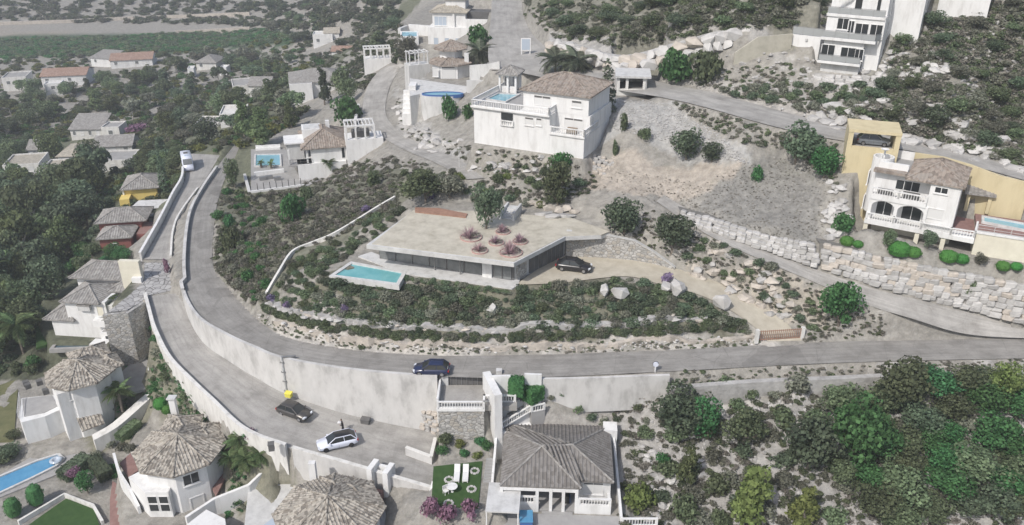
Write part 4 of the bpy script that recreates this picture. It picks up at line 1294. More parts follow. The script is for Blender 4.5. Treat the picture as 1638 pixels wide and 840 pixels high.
F.box('corner_tower', 'white', F.W - .5, F.W + 1.0, max(vd, vb) - 1.4, max(vd, vb) + .2, -.4, wE + .5)
F.block(-.6, F.W + .8, -1, max(vd, vb) + .5)
sheet('paved_yard', 'grey paved yard in front of the bungalow', [z(400, 780), z(1020, 800), z(1030, 900), z(390, 900)], -.02, 'deckgrey')
wall_px('boundary_wall', 'long white wall on the left side of the bungalow', 'garden wall', [(*z(403, 770), .1), (*z(425, 520), 1.4), (*z(434, 400), 2.6)], 'white', .9, .25, 2)
wall_px('boundary_wall', 'long white wall on the right side of the bungalow', 'garden wall', [(*z(1030, 830), -.1), (*z(1005, 560), .8), (*z(990, 410), 2.2)], 'white', .8, .25, 2)
b_ = Fr('balustrade_fence', 'short white balustrade at the bottom edge right of the bungalow', 'balustrade', z(1035, 842), z(1200, 842), -.4)
balustrade(b_, [(0, 0, 0), (b_.W, 0, 0)], .95)
# garden stairway of gravel steps
e = Fr('garden_stairway', 'long flight of grey timber steps beside the lawn', 'steps', z(345, 800), z(395, 800), .2)
pA, pB = Vector(e.wp(0, 0, 0)), PZ(*z(385, 520), 1.8)
dv = (pB - pA); nst = 18
for k in range(nst):
    l = e.loc(pA + dv * (k / nst))
    e.box('step', 'gravelpave', l[0], l[0] + e.W, l[1], l[1] + dv.length / nst * 1.05, l[2] - .6, l[2] + .12)
# ------------------------------------------------------------------ garage terrace at the road with stairs
T = Fr('garage_terrace', 'roadside terrace on a stone wall with a white balustrade', 'terrace', z(152, 292), z(372, 292), 6.0)
T.box('stone_wall', 'stonework', 0, T.W, 0, 4.2, -5.2, -.02)
T.box('edge_beam', 'white', -.15, T.W + .1, -.12, .4, 0, .32)
T.box('deck', 'lightroad', .02, T.W + 3.6, .42, 4.4, -.3, .36)
balustrade(T, [(0, .02, .32), (T.W, .02, .32)], .9); balustrade(T, [(T.W, .03, .32), (T.W + .02, 1.2, .32), (T.W + 3.4, 1.2, .32)], .9)
T.box('side_parapet', 'white', -.16, .06, .45, 5.2, -2, 1.3)
T.box('rear_gate', 'grey_and_shade', .9, 6.2, 4.5, 4.62, .3, 1.5)
T.box('gate_post', 'greywhite', .1, .85, 4.3, 4.9, 0, 2.6); T.box('gate_post', 'greywhite', 6.25, 6.9, 4.3, 4.9, 0, 2.3)
for k in range(9): T.box('gate_bar', 'metal', 1.1 + k * .6, 1.16 + k * .6, 4.42, 4.49, .35, 1.45)
T.block(-.3, T.W + 4, -.2, 6)
S = Fr('stair_tower', 'white stair block with two diagonal balustraded flights behind the bungalow', 'staircase', z(427, 415), z(605, 380), 3.0)
S.box('tall_wall', 'white', -.1, .75, -.2, 4.5, -3.5, S.f(*z(430, 212))[1])
w_top = S.f(*z(480, 250))[1]
S.box('lower_wall', 'white', .8, S.W, 0, 2.2, -3, .3)
S.box('upper_wall', 'white', .8, S.W, 2.6, 4.8, -3, 2.2)
for k in range(9):
    t = k / 9
    S.box('step', 'white', .8 + (S.W - .8) * t, .8 + (S.W - .8) * (t + 1 / 9), .9, 2.2, 0, .35 + 1.55 * t)
    S.box('step', 'white', S.W - (S.W - .8) * (t + 1 / 9), S.W - (S.W - .8) * t, 2.25, 3.6, 0, 2.2 + 1.7 * t)
S.box('landing', 'deckgrey', S.W + .02, S.W + 1.6, .4, 3.6, -3, 2.0)
balustrade(S, [(.9, .6, .45), (S.W, .6, 2.0)], .85); balustrade(S, [(S.W, 3.7, 2.2), (.9, 3.7, 4.0)], .85); balustrade(S, [(S.W + .05, .45, 2.0), (S.W + 1.5, .45, 2.0)], .85)
S.box('landing_wall', 'white', S.W - .6, S.W + 1.7, 3.75, 4.0, -2, 3.4)
S.block(-.3, S.W + 2, -.5, 5)
wall_px('road_wall', 'short white wall beside the clipped hedges on the road', 'garden wall', [(*z(405, 175), 7.5), (*z(500, 172), 7.5)], 'white', 1.4, .3, 3)
wall_px('road_wall', 'white wall to the right of the clipped hedges', 'garden wall', [(*z(566, 182), 7.1), (*z(648, 185), 7.0)], 'white', 1.9, .3, 3)
pp = [(*z(650, 190), 6.7), (*z(890, 186), 6.9), (*z(1130, 176), 7.0), (*z(1258, 172), 7.0)]
wall_px('road_wall', 'long pale stepped wall along the lower edge of the road', 'retaining wall', pp, 'retaining', 1.5, .35, 3)
wall_px('road_wall', 'pale low wall under the road right of the mirror post', 'retaining wall', [(1072, 622, 6.9), (1200, 612, 7.3), (1340, 606, 7.6), (1480, 600, 7.9), (1660, 598, 8.1)], 'rock', .2, .7, 2.5, dens=8)
# lawn with garden things
sheet('lawn', 'dark green lawn of the bungalow garden', [z(130, 560), z(365, 535), z(345, 760), z(120, 745)], 1.22, 'lawn')
for i, (x, y) in enumerate(((240, 610), (282, 610))):
    L = Fr('sun_lounger', ['white sun lounger on the lawn, left of the pair', 'white sun lounger on the lawn, right of the pair'][i], 'sun lounger', z(x - 14, y + 30), z(x + 14, y + 30), 1.26, 'white sun loungers')
    L.box('seat', 'white', 0, L.W, 0, 1.5, .22, .32)
    L.part('backrest', MB().add([(0, 1.5, .24), (L.W, 1.5, .24), (L.W, 2.2, .7), (0, 2.2, .7), (0, 1.5, .33), (L.W, 1.5, .33), (L.W, 2.16, .79), (0, 2.16, .79)], [(3, 2, 1, 0), (4, 5, 6, 7), (0, 1, 5, 4), (1, 2, 6, 5), (2, 3, 7, 6), (3, 0, 4, 7)]), 'white')
    for a in (.06, L.W - .06):
        for b in (.1, 1.4): L.box('leg', 'white', a - .04, a + .04, b - .04, b + .04, -.05, .22)
t = empty('garden_table', PZ(*z(220, 680), 1.26), 0, 'round white garden table on the lawn', 'table')
mk('top', MB().lathe([(.55, .68), (.58, .7), (.58, .74), (.0, .75)], 16), 'white', t); mk('leg', MB().lathe([(.3, -.03), (.06, .06), (.06, .68)], 10), 'white', t)
c = empty('garden_chair', PZ(*z(190, 690), 1.26), .6, 'white garden chair beside the round table', 'chair')
mk('seat', MB().box(-.25, .25, -.25, .25, .4, .46), 'white', c); mk('backrest', MB().box(-.25, .25, .2, .26, .46, .95), 'white', c)
for a in (-.2, .2):
    for b in (-.2, .2): mk('leg', MB().box(a - .03, a + .03, b - .03, b + .03, -.05, .4), 'white', c)
for i, (x, y) in enumerate(((205, 625), (328, 583), (313, 670), (203, 738))):
    p = PZ(*z(x, y), 1.24)
    g = empty('stone_ring', p, 0, ['ring of pale stones left of the sun loungers', 'ring of pale stones at the top right of the lawn', 'ring of pale stones right of the garden table', 'ring of pale stones at the bottom of the lawn'][i], 'stone ring', 'stone rings on the lawn')
    for k in range(8):
        o = link('stone', rock(k, 'whiterock'), None, g); o.location = (.42 * math.cos(k * .785), .42 * math.sin(k * .785), .05); o.scale = (.32, .24, .26); o.rotation_euler = (0, 0, k * .785 + 1.5)
C = Fr('carport_roof', 'flat white carport roof at the bottom edge', 'carport', z(380, 860), z(540, 868), .0)
C.box('roof', 'greywhite', 0, C.W, 0, 4.2, 2.2, 2.35)
for a in (.1, C.W - .1):
    for b in (.1, 4.1): C.box('post', 'white', a - .06, a + .06, b - .06, b + .06, -.1, 2.2)
C2 = Fr('blue_tarp', 'blue covered box beside the white carport', 'box', z(545, 860), z(605, 860), .0)
C2.box('box', 'bluepaint', 0, C2.W, 0, 1.6, -.05, .9); C2.box('lid', 'water_blue', -.05, C2.W + .05, -.05, 1.65, .9, .98)

# ------------------------------------------------------------------ round-roofed villas, bottom left
z = Zm(180, 600, 3.5)
F = Fr('octagonal_villa', 'white octagonal villa with mottled beige tile roof, bottom left', 'house', (262, 838), (330, 838), -6.0)
ctr = PZ(288, 716, .6)
cu, cv, _ = F.loc(ctr); wE = 6.6
octwall(F, (cu, cv), 4.3, -1.5, wE, 'white', rot=.2)
octroof(F, (cu, cv), 5.1, wE, 1.9, 'tile_beige', rot=.2)
gx, gy = F.h(*z(540, 330), wE)
F.part('rear_wing', MB().box(gx - 1.6, gx + .9, gy - 1.6, gy + 1.8, 0, wE - .1), 'white')
hip(F, gx - 1.6, gx + .9, gy - 1.6, gy + 1.8, wE, .9, .4, 'tile_beige', name='wing_roof')
gx, gy = F.h(*z(385, 280), wE)
F.box('north_wing', 'white', gx - 1.8, gx + 1.6, gy - 2, gy + 1.5, 0, wE - .1)
hip(F, gx - 1.8, gx + 1.6, gy - 2, gy + 1.5, wE + .05, 1.2, .4, 'tile_beige', name='wing_roof')
# windows set in the two faces turned to the viewer
def oct_window(fr, c, R, k, rot, a0, a1, w0, w1, n=8, **kw):
    ang = rot + 2 * math.pi * (k + .5) / n
    r = R * math.cos(math.pi / n)
    g = bpy.data.objects.new('window', None)
    o = window(fr, 'f', -r, a0, a1, w0, w1, **kw)
    o.location = (c[0], c[1], 0); o.rotation_euler = (0, 0, ang + math.pi / 2)
    bpy.data.objects.remove(g)
    return o
def kface(n, rot, ang):      # face whose outward normal is nearest to ang
    return min(range(n), key=lambda k: abs(((rot + 2 * math.pi * (k + .5) / n - ang + math.pi) % (2 * math.pi)) - math.pi))
kf = kface(8, .2, -math.pi / 2 + .25)
oct_window(F, (cu, cv), 4.3, kf, .2, -.9, .7, 4.4, 5.7, pane='glass', split=2, fw=.12)
oct_window(F, (cu, cv), 4.3, kf, .2, -.6, .7, .6, 2.4, pane='shutter', fw=.14)
an = [F.h(*z(*p), 4.3) for p in ((180, 662), (312, 662), (366, 552), (235, 500), (90, 576))]
F.part('annex', MB().prism(an, -2, 4.3), 'white')
F.part('annex_roof', MB().prism([(p[0] * 1.0, p[1]) for p in an], 4.3, 4.42), 'white')
p0, p1 = Vector((*an[0], 0)), Vector((*an[1], 0)); dl = (p1 - p0)
for (t0, t1) in ((.05, .48), (.53, .96)):
    for (w0, w1) in ((3.0, 3.85), (1.9, 2.75)):
        qa, qb = p0 + dl * t0, p0 + dl * t1; nn = Vector((dl.y, -dl.x, 0)).normalized() * .06
        o = F.part('window', MB().prism([tuple((qa + nn).xy), tuple((qb + nn).xy), tuple((qb - nn).xy), tuple((qa - nn).xy)], w0 - .06, w1 + .06), 'white')
        mk('pane', MB().prism([tuple((qa.lerp(qb, .08) + nn * 1.4).xy), tuple((qa.lerp(qb, .92) + nn * 1.4).xy), tuple((qa.lerp(qb, .92) + nn).xy), tuple((qa.lerp(qb, .08) + nn).xy)], w0, w1), 'glass', o)
uu, vv = F.h(*z(350, 215), wE); F.box('chimney', 'white', uu - .35, uu + .35, vv - .3, vv + .3, wE - 1, wE + 2.2); F.box('chimney_cap', 'greywhite', uu - .5, uu + .5, vv - .45, vv + .45, wE + 2.21, wE + 2.35)
uu, vv = F.h(*z(150, 450), 4.3); F.part('terrace_slab', MB().prism([F.h(*z(*p), 4.2) for p in ((100, 430), (185, 410), (235, 490), (150, 520))], 3.9, 4.2), 'gravelpave')
F.block(cu - 5.5, cu + 5.5, cv - 6, cv + 6)
wall_px('garden_wall', 'curved white terrace wall left of the octagonal villa', 'garden wall', [(*z(20, 490), -3.4), (*z(50, 590), -3.8), (*z(110, 690), -4.6), (*z(160, 790), -5.4)], 'white', 1.4, .3, 3, dens=4)
sheet('terrace_paving', 'reddish paved patio left of the octagonal villa', [z(40, 495), z(105, 435), z(165, 520), z(90, 575)], -3.2, 'redpave')
sheet('terrace_paving', 'reddish paved path right of the octagonal villa', [z(590, 400), z(660, 345), z(730, 420), z(640, 560), z(580, 680), z(560, 640)], -3.4, 'redpave')
sheet('terrace_paving', 'reddish stepped path at the bottom left', [(180, 770), (205, 785), (226, 840), (176, 842), (176, 800)], -6.8, 'redpave')
# second villa
z = Zm(0, 600, 3.5)
V = Fr('octagonal_villa', 'tall white villa with octagonal grey tile roof above a blue pool', 'house', z(395, 372), z(595, 300), -6.4)
wE = 7.6
cu, cv = V.h(128, 594, wE)
octwall(V, (cu, cv), 3.5, -1.5, wE, 'white', rot=.25)
octroof(V, (cu, cv), 4.3, wE, 1.7, 'tile_beige', rot=.25)
V.box('front_wall', 'white', 0, V.W, .2, 4.5, -1.5, wE - .6)
gx, gy = V.h(180, 577, wE); V.box('east_wing', 'white', gx - 1.4, gx + .6, gy - 1.4, gy + 1.6, -1, wE - .15); hip(V, gx - 1.4, gx + .6, gy - 1.4, gy + 1.6, wE - .1, .8, .35, 'tile_beige', name='wing_roof')
gx, gy = V.h(145, 565, wE); V.box('north_wing', 'white', gx - 2.2, gx + 1.8, gy - 1.5, gy + 1.5, -1, wE - .12); hip(V, gx - 2.2, gx + 1.8, gy - 1.5, gy + 1.5, wE - .05, 1.0, .4, 'tile_beige', name='wing_roof')
window(V, 'f', .2, V.W * .36, V.W * .68, 3.1, 4.3, pane='glass', split=2, fw=.1)
window(V, 'f', .2, V.W * .3, V.W * .62, 5.7, 6.7, pane='shutter', fw=.08)
uu, vv = V.h(*z(530, 300), 2.6); shed(V, uu - 1.2, uu + 1.3, -1.6, .15, 2.0, 3.0, .1, 'tile_beige', name='porch_roof')
lw = [V.h(*z(*p), 3.4) for p in ((120, 265), (190, 225), (275, 235), (320, 190), (345, 330), (300, 220))]
V.part('left_wing', MB().prism([V.h(*z(*p), 3.2) for p in ((120, 265), (250, 232), (345, 190), (300, 110), (120, 130), (105, 235))], -2, 3.2), 'white')
V.part('roof_terrace', MB().prism([V.h(*z(*p), 3.2) for p in ((135, 235), (250, 212), (325, 175), (290, 115), (125, 135))], 3.2, 3.28), 'deckgrey')
uu, vv = V.h(*z(210, 385), 0)
V.part('arch_recess', MB().prism([V.h(*z(*p), .2) for p in ((180, 385), (240, 372), (250, 410), (165, 425))], -1, 2.2), 'bluepaint') if False else None
pA, pB = V.h(*z(150, 400), 0), V.h(*z(300, 405), 0)
railing(V, [(*V.h(*z(105, 245), 3.2), 3.2), (*V.h(*z(115, 130), 3.2), 3.2)], .9, 'greywhite')
for i, p in enumerate((z(150, 60), z(225, 55), z(160, 75), z(260, 105))):
    uu, vv = V.h(*p, 3.2); V.box('garden_seat', 'grey_and_shade', uu - .35, uu + .35, vv - .35, vv + .35, 3.28, 3.95)
V.block(-4, V.W + 1, -1, 9)
pool('long_pool', 'bright blue pool at the left edge below the tall villa', [(-6, 790), (52, 763), (88, 745), (99, 734), (92, 728), (60, 738), (-6, 766)], -6.9, 'water_blue', 'greywhite', .3)
sheet('pool_paving', 'grey pool paving in front of the tall villa', [(-10, 766), (60, 726), (118, 718), (140, 708), (150, 722), (95, 758), (-10, 800)], -7.12, 'deckgrey')
sheet('lawn', 'small striped green lawn at the bottom left corner', [(60, 830), (106, 798), (150, 815), (160, 842), (40, 845)], -7.1, 'lawn')
sheet('lawn', 'pale yellow green lawn on the left edge', [(-10, 620), (30, 606), (22, 705), (-10, 705)], -6.45, 'drylawn')
wall_px('garden_wall', 'low pale wall round the striped lawn', 'garden wall', [(30, 838, -7.1), (104, 794, -7.1), (150, 812, -7.1), (165, 838, -7.1)], 'offwhite', .45, .3, 1)
wall_px('garden_path_wall', 'long pale diagonal garden wall between the two octagonal villas', 'garden wall', [(150, 705, -5.6), (185, 685, -5.0), (225, 650, -4.0), (262, 618, -3.0), (290, 592, -2.2)], 'offwhite', .5, 1.3, 2, dens=3)
sheet('patio', 'grey patio with white covers beside the palm trees', [(190, 600), (222, 570), (262, 588), (250, 618), (205, 630), (190, 622)], -3.1, 'gravelpave')
for i, (x, y) in enumerate(((245, 588), (263, 586))):
    w_ = Fr('white_awning', ['white awning left of the pair above the patio', 'white awning right of the pair above the patio'][i], 'awning', (x - 7, y + 11), (x + 7, y + 9), -1.8, 'white awnings')
    w_.part('cover', MB().add([(0, 0, .6), (w_.W, 0, .6), (w_.W, 2.0, 1.3), (0, 2.0, 1.3), (0, 0, .66), (w_.W, 0, .66), (w_.W, 2.0, 1.36), (0, 2.0, 1.36)], [(3, 2, 1, 0), (4, 5, 6, 7), (0, 1, 5, 4), (1, 2, 6, 5), (2, 3, 7, 6), (3, 0, 4, 7)]), 'white')
    for a in (.06, w_.W - .06):
        w_.box('post', 'metal', a - .04, a + .04, 0, .08, -1.4, .6); w_.box('post', 'metal', a - .04, a + .04, 1.9, 1.98, -1.4, 1.28)
# third villa, cut by the bottom edge
z = Zm(400, 560, 3.0)
V = Fr('octagonal_villa', 'octagonal villa with mottled beige roof cut by the bottom edge', 'house', (480, 880), (580, 880), -3.6)
wE = 4.4
cu, cv = V.h(527, 817, wE)
octwall(V, (cu, cv), 4.9, -1.5, wE, 'white', rot=.1)
octroof(V, (cu, cv), 5.7, wE, 1.9, 'tile_beige', rot=.1)
for (x, y) in ((535, 782), (568, 790)):
    gx, gy = V.h(x, y, wE); V.box('wing', 'white', gx - 1.5, gx + 1.3, gy - 1.4, gy + 1.4, -1, wE - .1); hip(V, gx - 1.5, gx + 1.3, gy - 1.4, gy + 1.4, wE + .05, .9, .4, 'tile_beige', name='wing_roof')
uu, vv = V.h(*z(305, 610), wE); V.box('chimney', 'white', uu - .35, uu + .35, vv - .3, vv + .3, wE - 1, wE + 2.0)
V.box('south_wall', 'white', cu - 4, cu + 3, cv - 8, cv - 4.6, -1, 2.6)
V.block(cu - 6, cu + 6, cv - 7, cv + 6)
gt = Fr('entrance_gate', 'white entrance gate piers with steps below the lower road', 'gate', z(565, 655), z(665, 680), -.6)
gt.box('pier', 'white', 0, .6, 0, 1.8, -1, 2.4); gt.box('pier', 'white', gt.W - .6, gt.W, 0, 1.8, -1, 2.4); gt.box('lintel', 'white', .61, gt.W - .61, 1.4, 1.8, .4, 1.9)
for k in range(5): gt.box('step', 'redpave', .62, gt.W - .62, -.4 * k - .4, -.4 * k, -1.5, 0 - .2 * k)
sheet('yard_paving', 'pale paved yard around the third villa', [(400, 760), (450, 735), (520, 760), (470, 790), (420, 850), (390, 850)], -3.3, 'concrete')
sheet('yard_paving', 'pale paved yard right of the third villa', [(600, 790), (640, 770), (690, 790), (660, 860), (605, 860)], -2.6, 'concrete')
wall_px('yard_wall', 'white angled yard wall between the second and third octagonal villas', 'garden wall', [(300, 842, -4.6), (345, 812, -4.2), (400, 790, -3.6), (452, 740, -2.2)], 'white', 1.3, .35, 3)
wall_px('yard_wall', 'white yard wall descending at the right of the third villa', 'garden wall', [(694, 782, .0), (685, 815, -1.0), (660, 850, -2.4)], 'white', 1.0, .35, 3)
gr = Fr('pool_cover', 'pale hexagonal roof slab at the bottom edge', 'flat roof', (303, 838), (360, 838), -4.4)
gr.part('slab', MB().prism([gr.h(*p, 1.6) for p in ((300, 838), (330, 815), (360, 830), (362, 850), (300, 850))], -2, 1.6), 'white')
gr = Fr('pool_cover', 'pale blue flat roof slab below the yard wall at the bottom edge', 'flat roof', (420, 840), (460, 840), -4.2)
gr.part('slab', MB().prism([gr.h(*p, 1.4) for p in ((418, 842), (452, 818), (490, 846), (490, 870), (418, 870))], -2, 1.4), 'paleglass')
# ------------------------------------------------------------------ right-hand villa with arcades
z = Zm(1330, 190, 3.653)
F = Fr('arcade_villa', 'white villa with arched balconies above the boulder wall', 'house', z(182, 668), z(705, 772), 17.5)
wF1 = F.f(*z(500, 640))[1]; wF2 = F.f(*z(400, 470))[1]; wE = F.f(*z(500, 345), 1.0)[1]
uR = F.f(*z(768, 384), .3)[0]; uM = F.f(*z(555, 500))[0]; D = 7.5
F.box('ground_wall', 'cream', .6, uR, 2.2, D, -1.5, wF1 - .3)
F.box('wall', 'white', 0, uR, 1.8, D, wF1 - .3, wE)
F.box('front_bay', 'white', uM, uR, .25, 1.8, wF1 - .02, wE)
F.box('balcony_slab', 'white', -.1, uR + 2.6, -.15, 1.8, wF1 - .55, wF1)
F.box('upper_slab', 'white', -.05, uM - .01, -.1, 1.79, wF2 - .55, wF2)
balustrade(F, [(.05, 0, wF2), (uM / 2, 0, wF2), (uM - .1, 0, wF2)], .9)
balustrade(F, [(.05, -.05, wF1), (uM * .5, -.05, wF1), (uM, -.05, wF1), (uR, -.05, wF1), (uR + 2.5, .2, wF1), (uR + 2.5, 3.5, wF1)], .9)
F.box('terrace_floor', 'redpave', uR + .02, uR + 2.5, 1.82, 6.5, wF1 - .5, wF1 + .02)
# arches
def arch(fr, u0, u1, v, w0, w1, m='white', t=.35):
    n = 10; mb = MB(); r = (u1 - u0) / 2; c_ = (u0 + u1) / 2; ry = min(r, .75)
    prev = None
    for k in range(n + 1):
        a = math.pi * k / n
        uu = c_ - r * math.cos(a); ww = w1 - ry - .1 + ry * math.sin(a)
        if prev: mb.prism([(prev[0], v), (uu, v), (uu, v + t), (prev[0], v + t)], [prev[1], ww, ww, prev[1]], w1)
        prev = (uu, ww)
    return fr.part('arch', mb, m)
for a, b in ((.4, uM * .5 - .2), (uM * .5 + .2, uM - .05)): arch(F, a, b, 0, wF1, wF2 - .55)
for uu in (.2, uM * .5): F.box('column', 'white', uu - .2, uu + .2, .01, .36, wF1, wF2 - .55)
F.box('end_pier', 'white', uM - .05, uM + .3, .0, .24, wF1, wF2 - .5)
for uu in (.15, uM * .96, uR - .6): F.box('pillar', 'cream', uu - .25, uu + .25, 0, .5, -1.5, wF1 - .56)
F.box('side_wall', 'white', -.02, .3, .5, 1.78, wF1, wE) if False else None
zz(F, z, 'f', 1.8, 385, 355, 508, 430, pane='glass', split=3, name='patio_door')
zz(F, z, 'f', .25, 610, 398, 675, 440, pane='glass', split=2)
zz(F, z, 'f', .25, 560, 520, 645, 592, pane='shutter', name='shutter_door')
for a, b in ((.8, uM * .5 - .6), (uM * .5 + .6, uM - .4)): window(F, 'f', 1.8, a, b, wF1 + .2, wF1 + 2.0, pane='glass', split=2)
F.box('garden_seat', 'grey_and_shade', uM * .55, uM * .85, .5, 1.2, wF2, wF2 + .7); F.box('garden_seat', 'grey_and_shade', .6, 2.4, .6, 1.2, wF2, wF2 + .6)
uT = F.f(*z(470, 300), 1.0)[0]
hip(F, uT, uR, .4, D, wE, 1.7, .4, 'tile_brown')
F.part('eave_tiles', MB().box(-.3, uT - .45, .9, 2.0, wE - .1, wE + .22), 'tile_brown')
F.box('roof_parapet', 'white', .1, uT - .45, 2.0, 2.3, wE, wE + 1.0); F.box('roof_parapet', 'white', .1, uT - .5, D - .3, D, wE, wE + 1.1)
F.box('roof_deck', 'gravelpave', .1, uT - .45, 2.3, D - .3, wE, wE + .1)
F.part('turret', MB().lathe([(1.25, -wE + wF1), (1.25, wE * 0 + 1.2), (1.05, 1.2), (1.05, .4), (.01, .35)], 16, (.3, 3.6, wE)), 'white')
for (w0, w1) in ((wF2 + .2, wF2 + 1.9), (wF1 + .3, wF1 + 1.9)): window(F, 'l', -.96, 2.8, 4.2, w0, w1, pane='glassmid', fw=.06)
F.box('satellite_mast', 'white', .2, .4, 3.5, 3.7, wE + .4, wE + 2.2)
F.part('satellite_dish', MB().lathe([(.02, 0), (.45, .08), (.5, .14), (.46, .14), (.02, .04)], 14, (.3, 3.2, wE + 2.1)), 'white')
F.block(-1, uR + 3, -1, D)
Pw = Fr('pool_platform', 'cream pool platform with railing right of the arcade villa', 'terrace', z(792, 795), z(1130, 850), 17.2)
wP = Pw.f(*z(845, 668))[1]
Pw.box('wall', 'cream', .4, Pw.W + 4, 0, 5.5, -1.5, wP)
Pw.box('edge', 'white', .3, Pw.W + 4, -.1, .3, wP, wP + .25)
Pw.box('deck', 'redpave', .4, Pw.W + 4, 0.32, 6.5, wP - .4, wP + .05)
railing(Pw, [(.4, .1, wP + .25), (Pw.W + 3, .1, wP + .25)], .8, 'greywhite')
Pw.block(0, Pw.W + 4, -.5, 9)
pool3('narrow_pool', 'narrow blue grey pool at the right edge on the cream platform', [Pw.wp(*Pw.h(*z(*p), wP), wP) for p in ((890, 612), (1130, 660), (1130, 628), (890, 585))], 17.2 + wP + .22, water='water_pale', coping='greywhite', rim=.3)
K = Fr('pool_house', 'small open pool house with grey tile roof behind the pool', 'shed', z(775, 530), z(915, 548), 17.2 + wP)
K.box('rear_wall', 'yellow', 0, K.W, 2.4, 2.7, -.2, 2.3)
for uu in (.15, K.W - .15): K.box('post', 'yellow', uu - .2, uu + .2, 0, .4, -.2, 2.3)
shed(K, 0, K.W, 0, 2.7, 2.3, 3.2, .4, 'tile_grey')
K.box('chimney', 'tile_red', K.W * .75, K.W * .75 + .5, 2.0, 2.5, 2.8, 4.3)
p = [(1462, 244, 26.0), (1510, 251, 25.8), (1555, 264, 25.4), (1600, 281, 24.9), (1650, 293, 24.7)]
wall_line('yellow_wall', 'tall yellow retaining wall behind the arcade villa', 'retaining wall', [(*PZ(*q).xy, 16.5, q[2]) for q in p], 'yellow', .4)
Y = Fr('yellow_carport', 'tall yellow carport block with a parked car on top', 'carport', (1344, 289), (1424, 297), 22.5)
wD = Y.f(1380, 239)[1]; uT = Y.W * 1.02
Y.box('wall', 'yellow', 0, uT, 0, 5.0, -6, wD)
Y.box('deck', 'deckgrey', .3, uT - .3, .3, 4.9, wD, wD + .05)
for uu in (.0, uT - .6): Y.box('side_wall', 'yellow', uu, uu + .6, .02, 4.95, wD, wD + 2.1)
Y.box('roof', 'yellow', -.05, uT + .05, -.05, 5.05, wD + 2.1, wD + 2.45)
Y.box('parapet', 'yellow', .62, uT - .62, .0, .25, wD, wD + .35)
Y.block(-.3, uT + .3, -.3, 7)
# ------------------------------------------------------------------ white tower house, top right
z = Zm(1240, 0, 5.25)
F = Fr('tower_house', 'white multi storey house with stacked balconies at the top right', 'house', z(362, 592), z(692, 630), 32.0)
w0 = F.f(*z(530, 520))[1]; w1 = F.f(*z(600, 322), .8)[1]; w2 = F.f(*z(800, 135), 2.0)[1]; w3 = w2 + (w2 - w1)
W_ = F.W
F.box('base_wall', 'greywhite', .1, W_ - .1, .6, 12, -3, w0 - .01)
F.box('wall', 'white', 0, W_, .9, 12, w0, w1 - .01)
ua, ub = F.f(*z(425, 230), 1.8)[0], F.f(*z(905, 300), 1.8)[0]
F.box('wall', 'white', ua, ub, 1.8, 14, w1, w2 - .01)
uc, ud = F.f(*z(470, 60), 3.0)[0], F.f(*z(955, 60), 3.0)[0]
F.box('wall', 'white', uc, ud, 3.0, 15, w2, w3 + .4)
F.box('flank_wall', 'white', W_ + .02, ub, 2.0, 14, -2, w1 - .02)
F.box('rear_tower', 'white', ud + .02, ud + 4.2, 6.5, 16, w1 - 2, w3 + 2)
F.box('rear_wing', 'white', ud + 5.5, ud + 12, 11, 18, w1 + 1.0, w3 + 3)
F.box('balcony', 'white', -.3, W_ + .1, -.3, .89, w0 - .35, w0)
railing(F, [(-.2, .8, w0), (-.2, -.2, w0), (W_, -.2, w0)], .9, 'metal', 'railglass')
F.box('balcony', 'white', ua - .2, ub - .6, .3, 1.79, w1 - .4, w1)
railing(F, [(ua - .1, .4, w1), (ub - .7, .4, w1), (ub - .2, 1.7, w1)], .9, 'metal', 'railglass')
F.box('balcony', 'white', uc - .2, ud, 1.6, 2.99, w2 - .4, w2)
railing(F, [(uc - .1, 1.7, w2), (ud - .1, 1.7, w2)], .9, 'metal', 'railglass')
for (x0, y0, x1, y1) in ((398, 372, 490, 470), (560, 396, 660, 497), (680, 412, 728, 508)): zz(F, z, 'f', .9, x0, y0, x1, y1, pane='glass', split=2, fw=.08)
for (x0, y0, x1, y1) in ((532, 152, 608, 248), (622, 175, 652, 275), (682, 196, 772, 292), (808, 206, 890, 302)): zz(F, z, 'f', 1.8, x0, y0, x1, y1, pane='glass', split=2, fw=.08)
for (a, b) in ((.42, .54), (.8, .86)): window(F, 'f', 3.0, uc + (ud - uc) * a, uc + (ud - uc) * b, w2 + .2, w2 + 2.3, pane='glass', fw=.08)
for k in range(7): F.part('stair_fin', MB().bar((uc + .6 + k * .32, 2.6, w2 + .3 + k * .22), (uc + 1.6 + k * .32, 2.6, w2 + 1.8 + k * .22), .1, .1), 'white')
for (v, w_) in ((4, w1 - 2.5), (4.4, w1 + .9), (8.5, w2 + .6)):
    u_ = ub if w_ < w2 else ud
    window(F, 'r', u_, v, v + .8, w_, w_ + 1.3, pane='glassmid', fw=.06)
window(F, 'r', ud + 4.2, 9, 10.3, w2 + .2, w2 + 2.6, pane='glass', fw=.06, name='door')
F.block(-1, ub + 1, -1, 15)
A2 = Fr('terrace_annex', 'white terrace block with glass railing left of the tower house', 'terrace', z(108, 490), z(352, 520), 32.0)
hA = A2.f(*z(240, 296))[1]
A2.box('wall', 'white', 0, A2.W, 0, 6, -3, hA)
railing(A2, [(.1, 5.9, hA), (.1, .1, hA), (A2.W + .3, .1, hA)], 1.2, 'metal', 'railglass')
A2.box('lamp', 'greywhite', A2.W * .5, A2.W * .58, -.2, -.01, hA - .8, hA - .45)
A2.block(0, A2.W, -.5, 7)
wall_line('cream_wall', 'faded cream block wall left of the white terrace', 'retaining wall', [(*PZ(1174, 95, 32.0).xy, 28, 33.0), (*PZ(1208, 96, 31.9).xy, 28, 35.4), (*PZ(1262, 94, 32).xy, 28, 35.8)], 'creamgrey', .4)
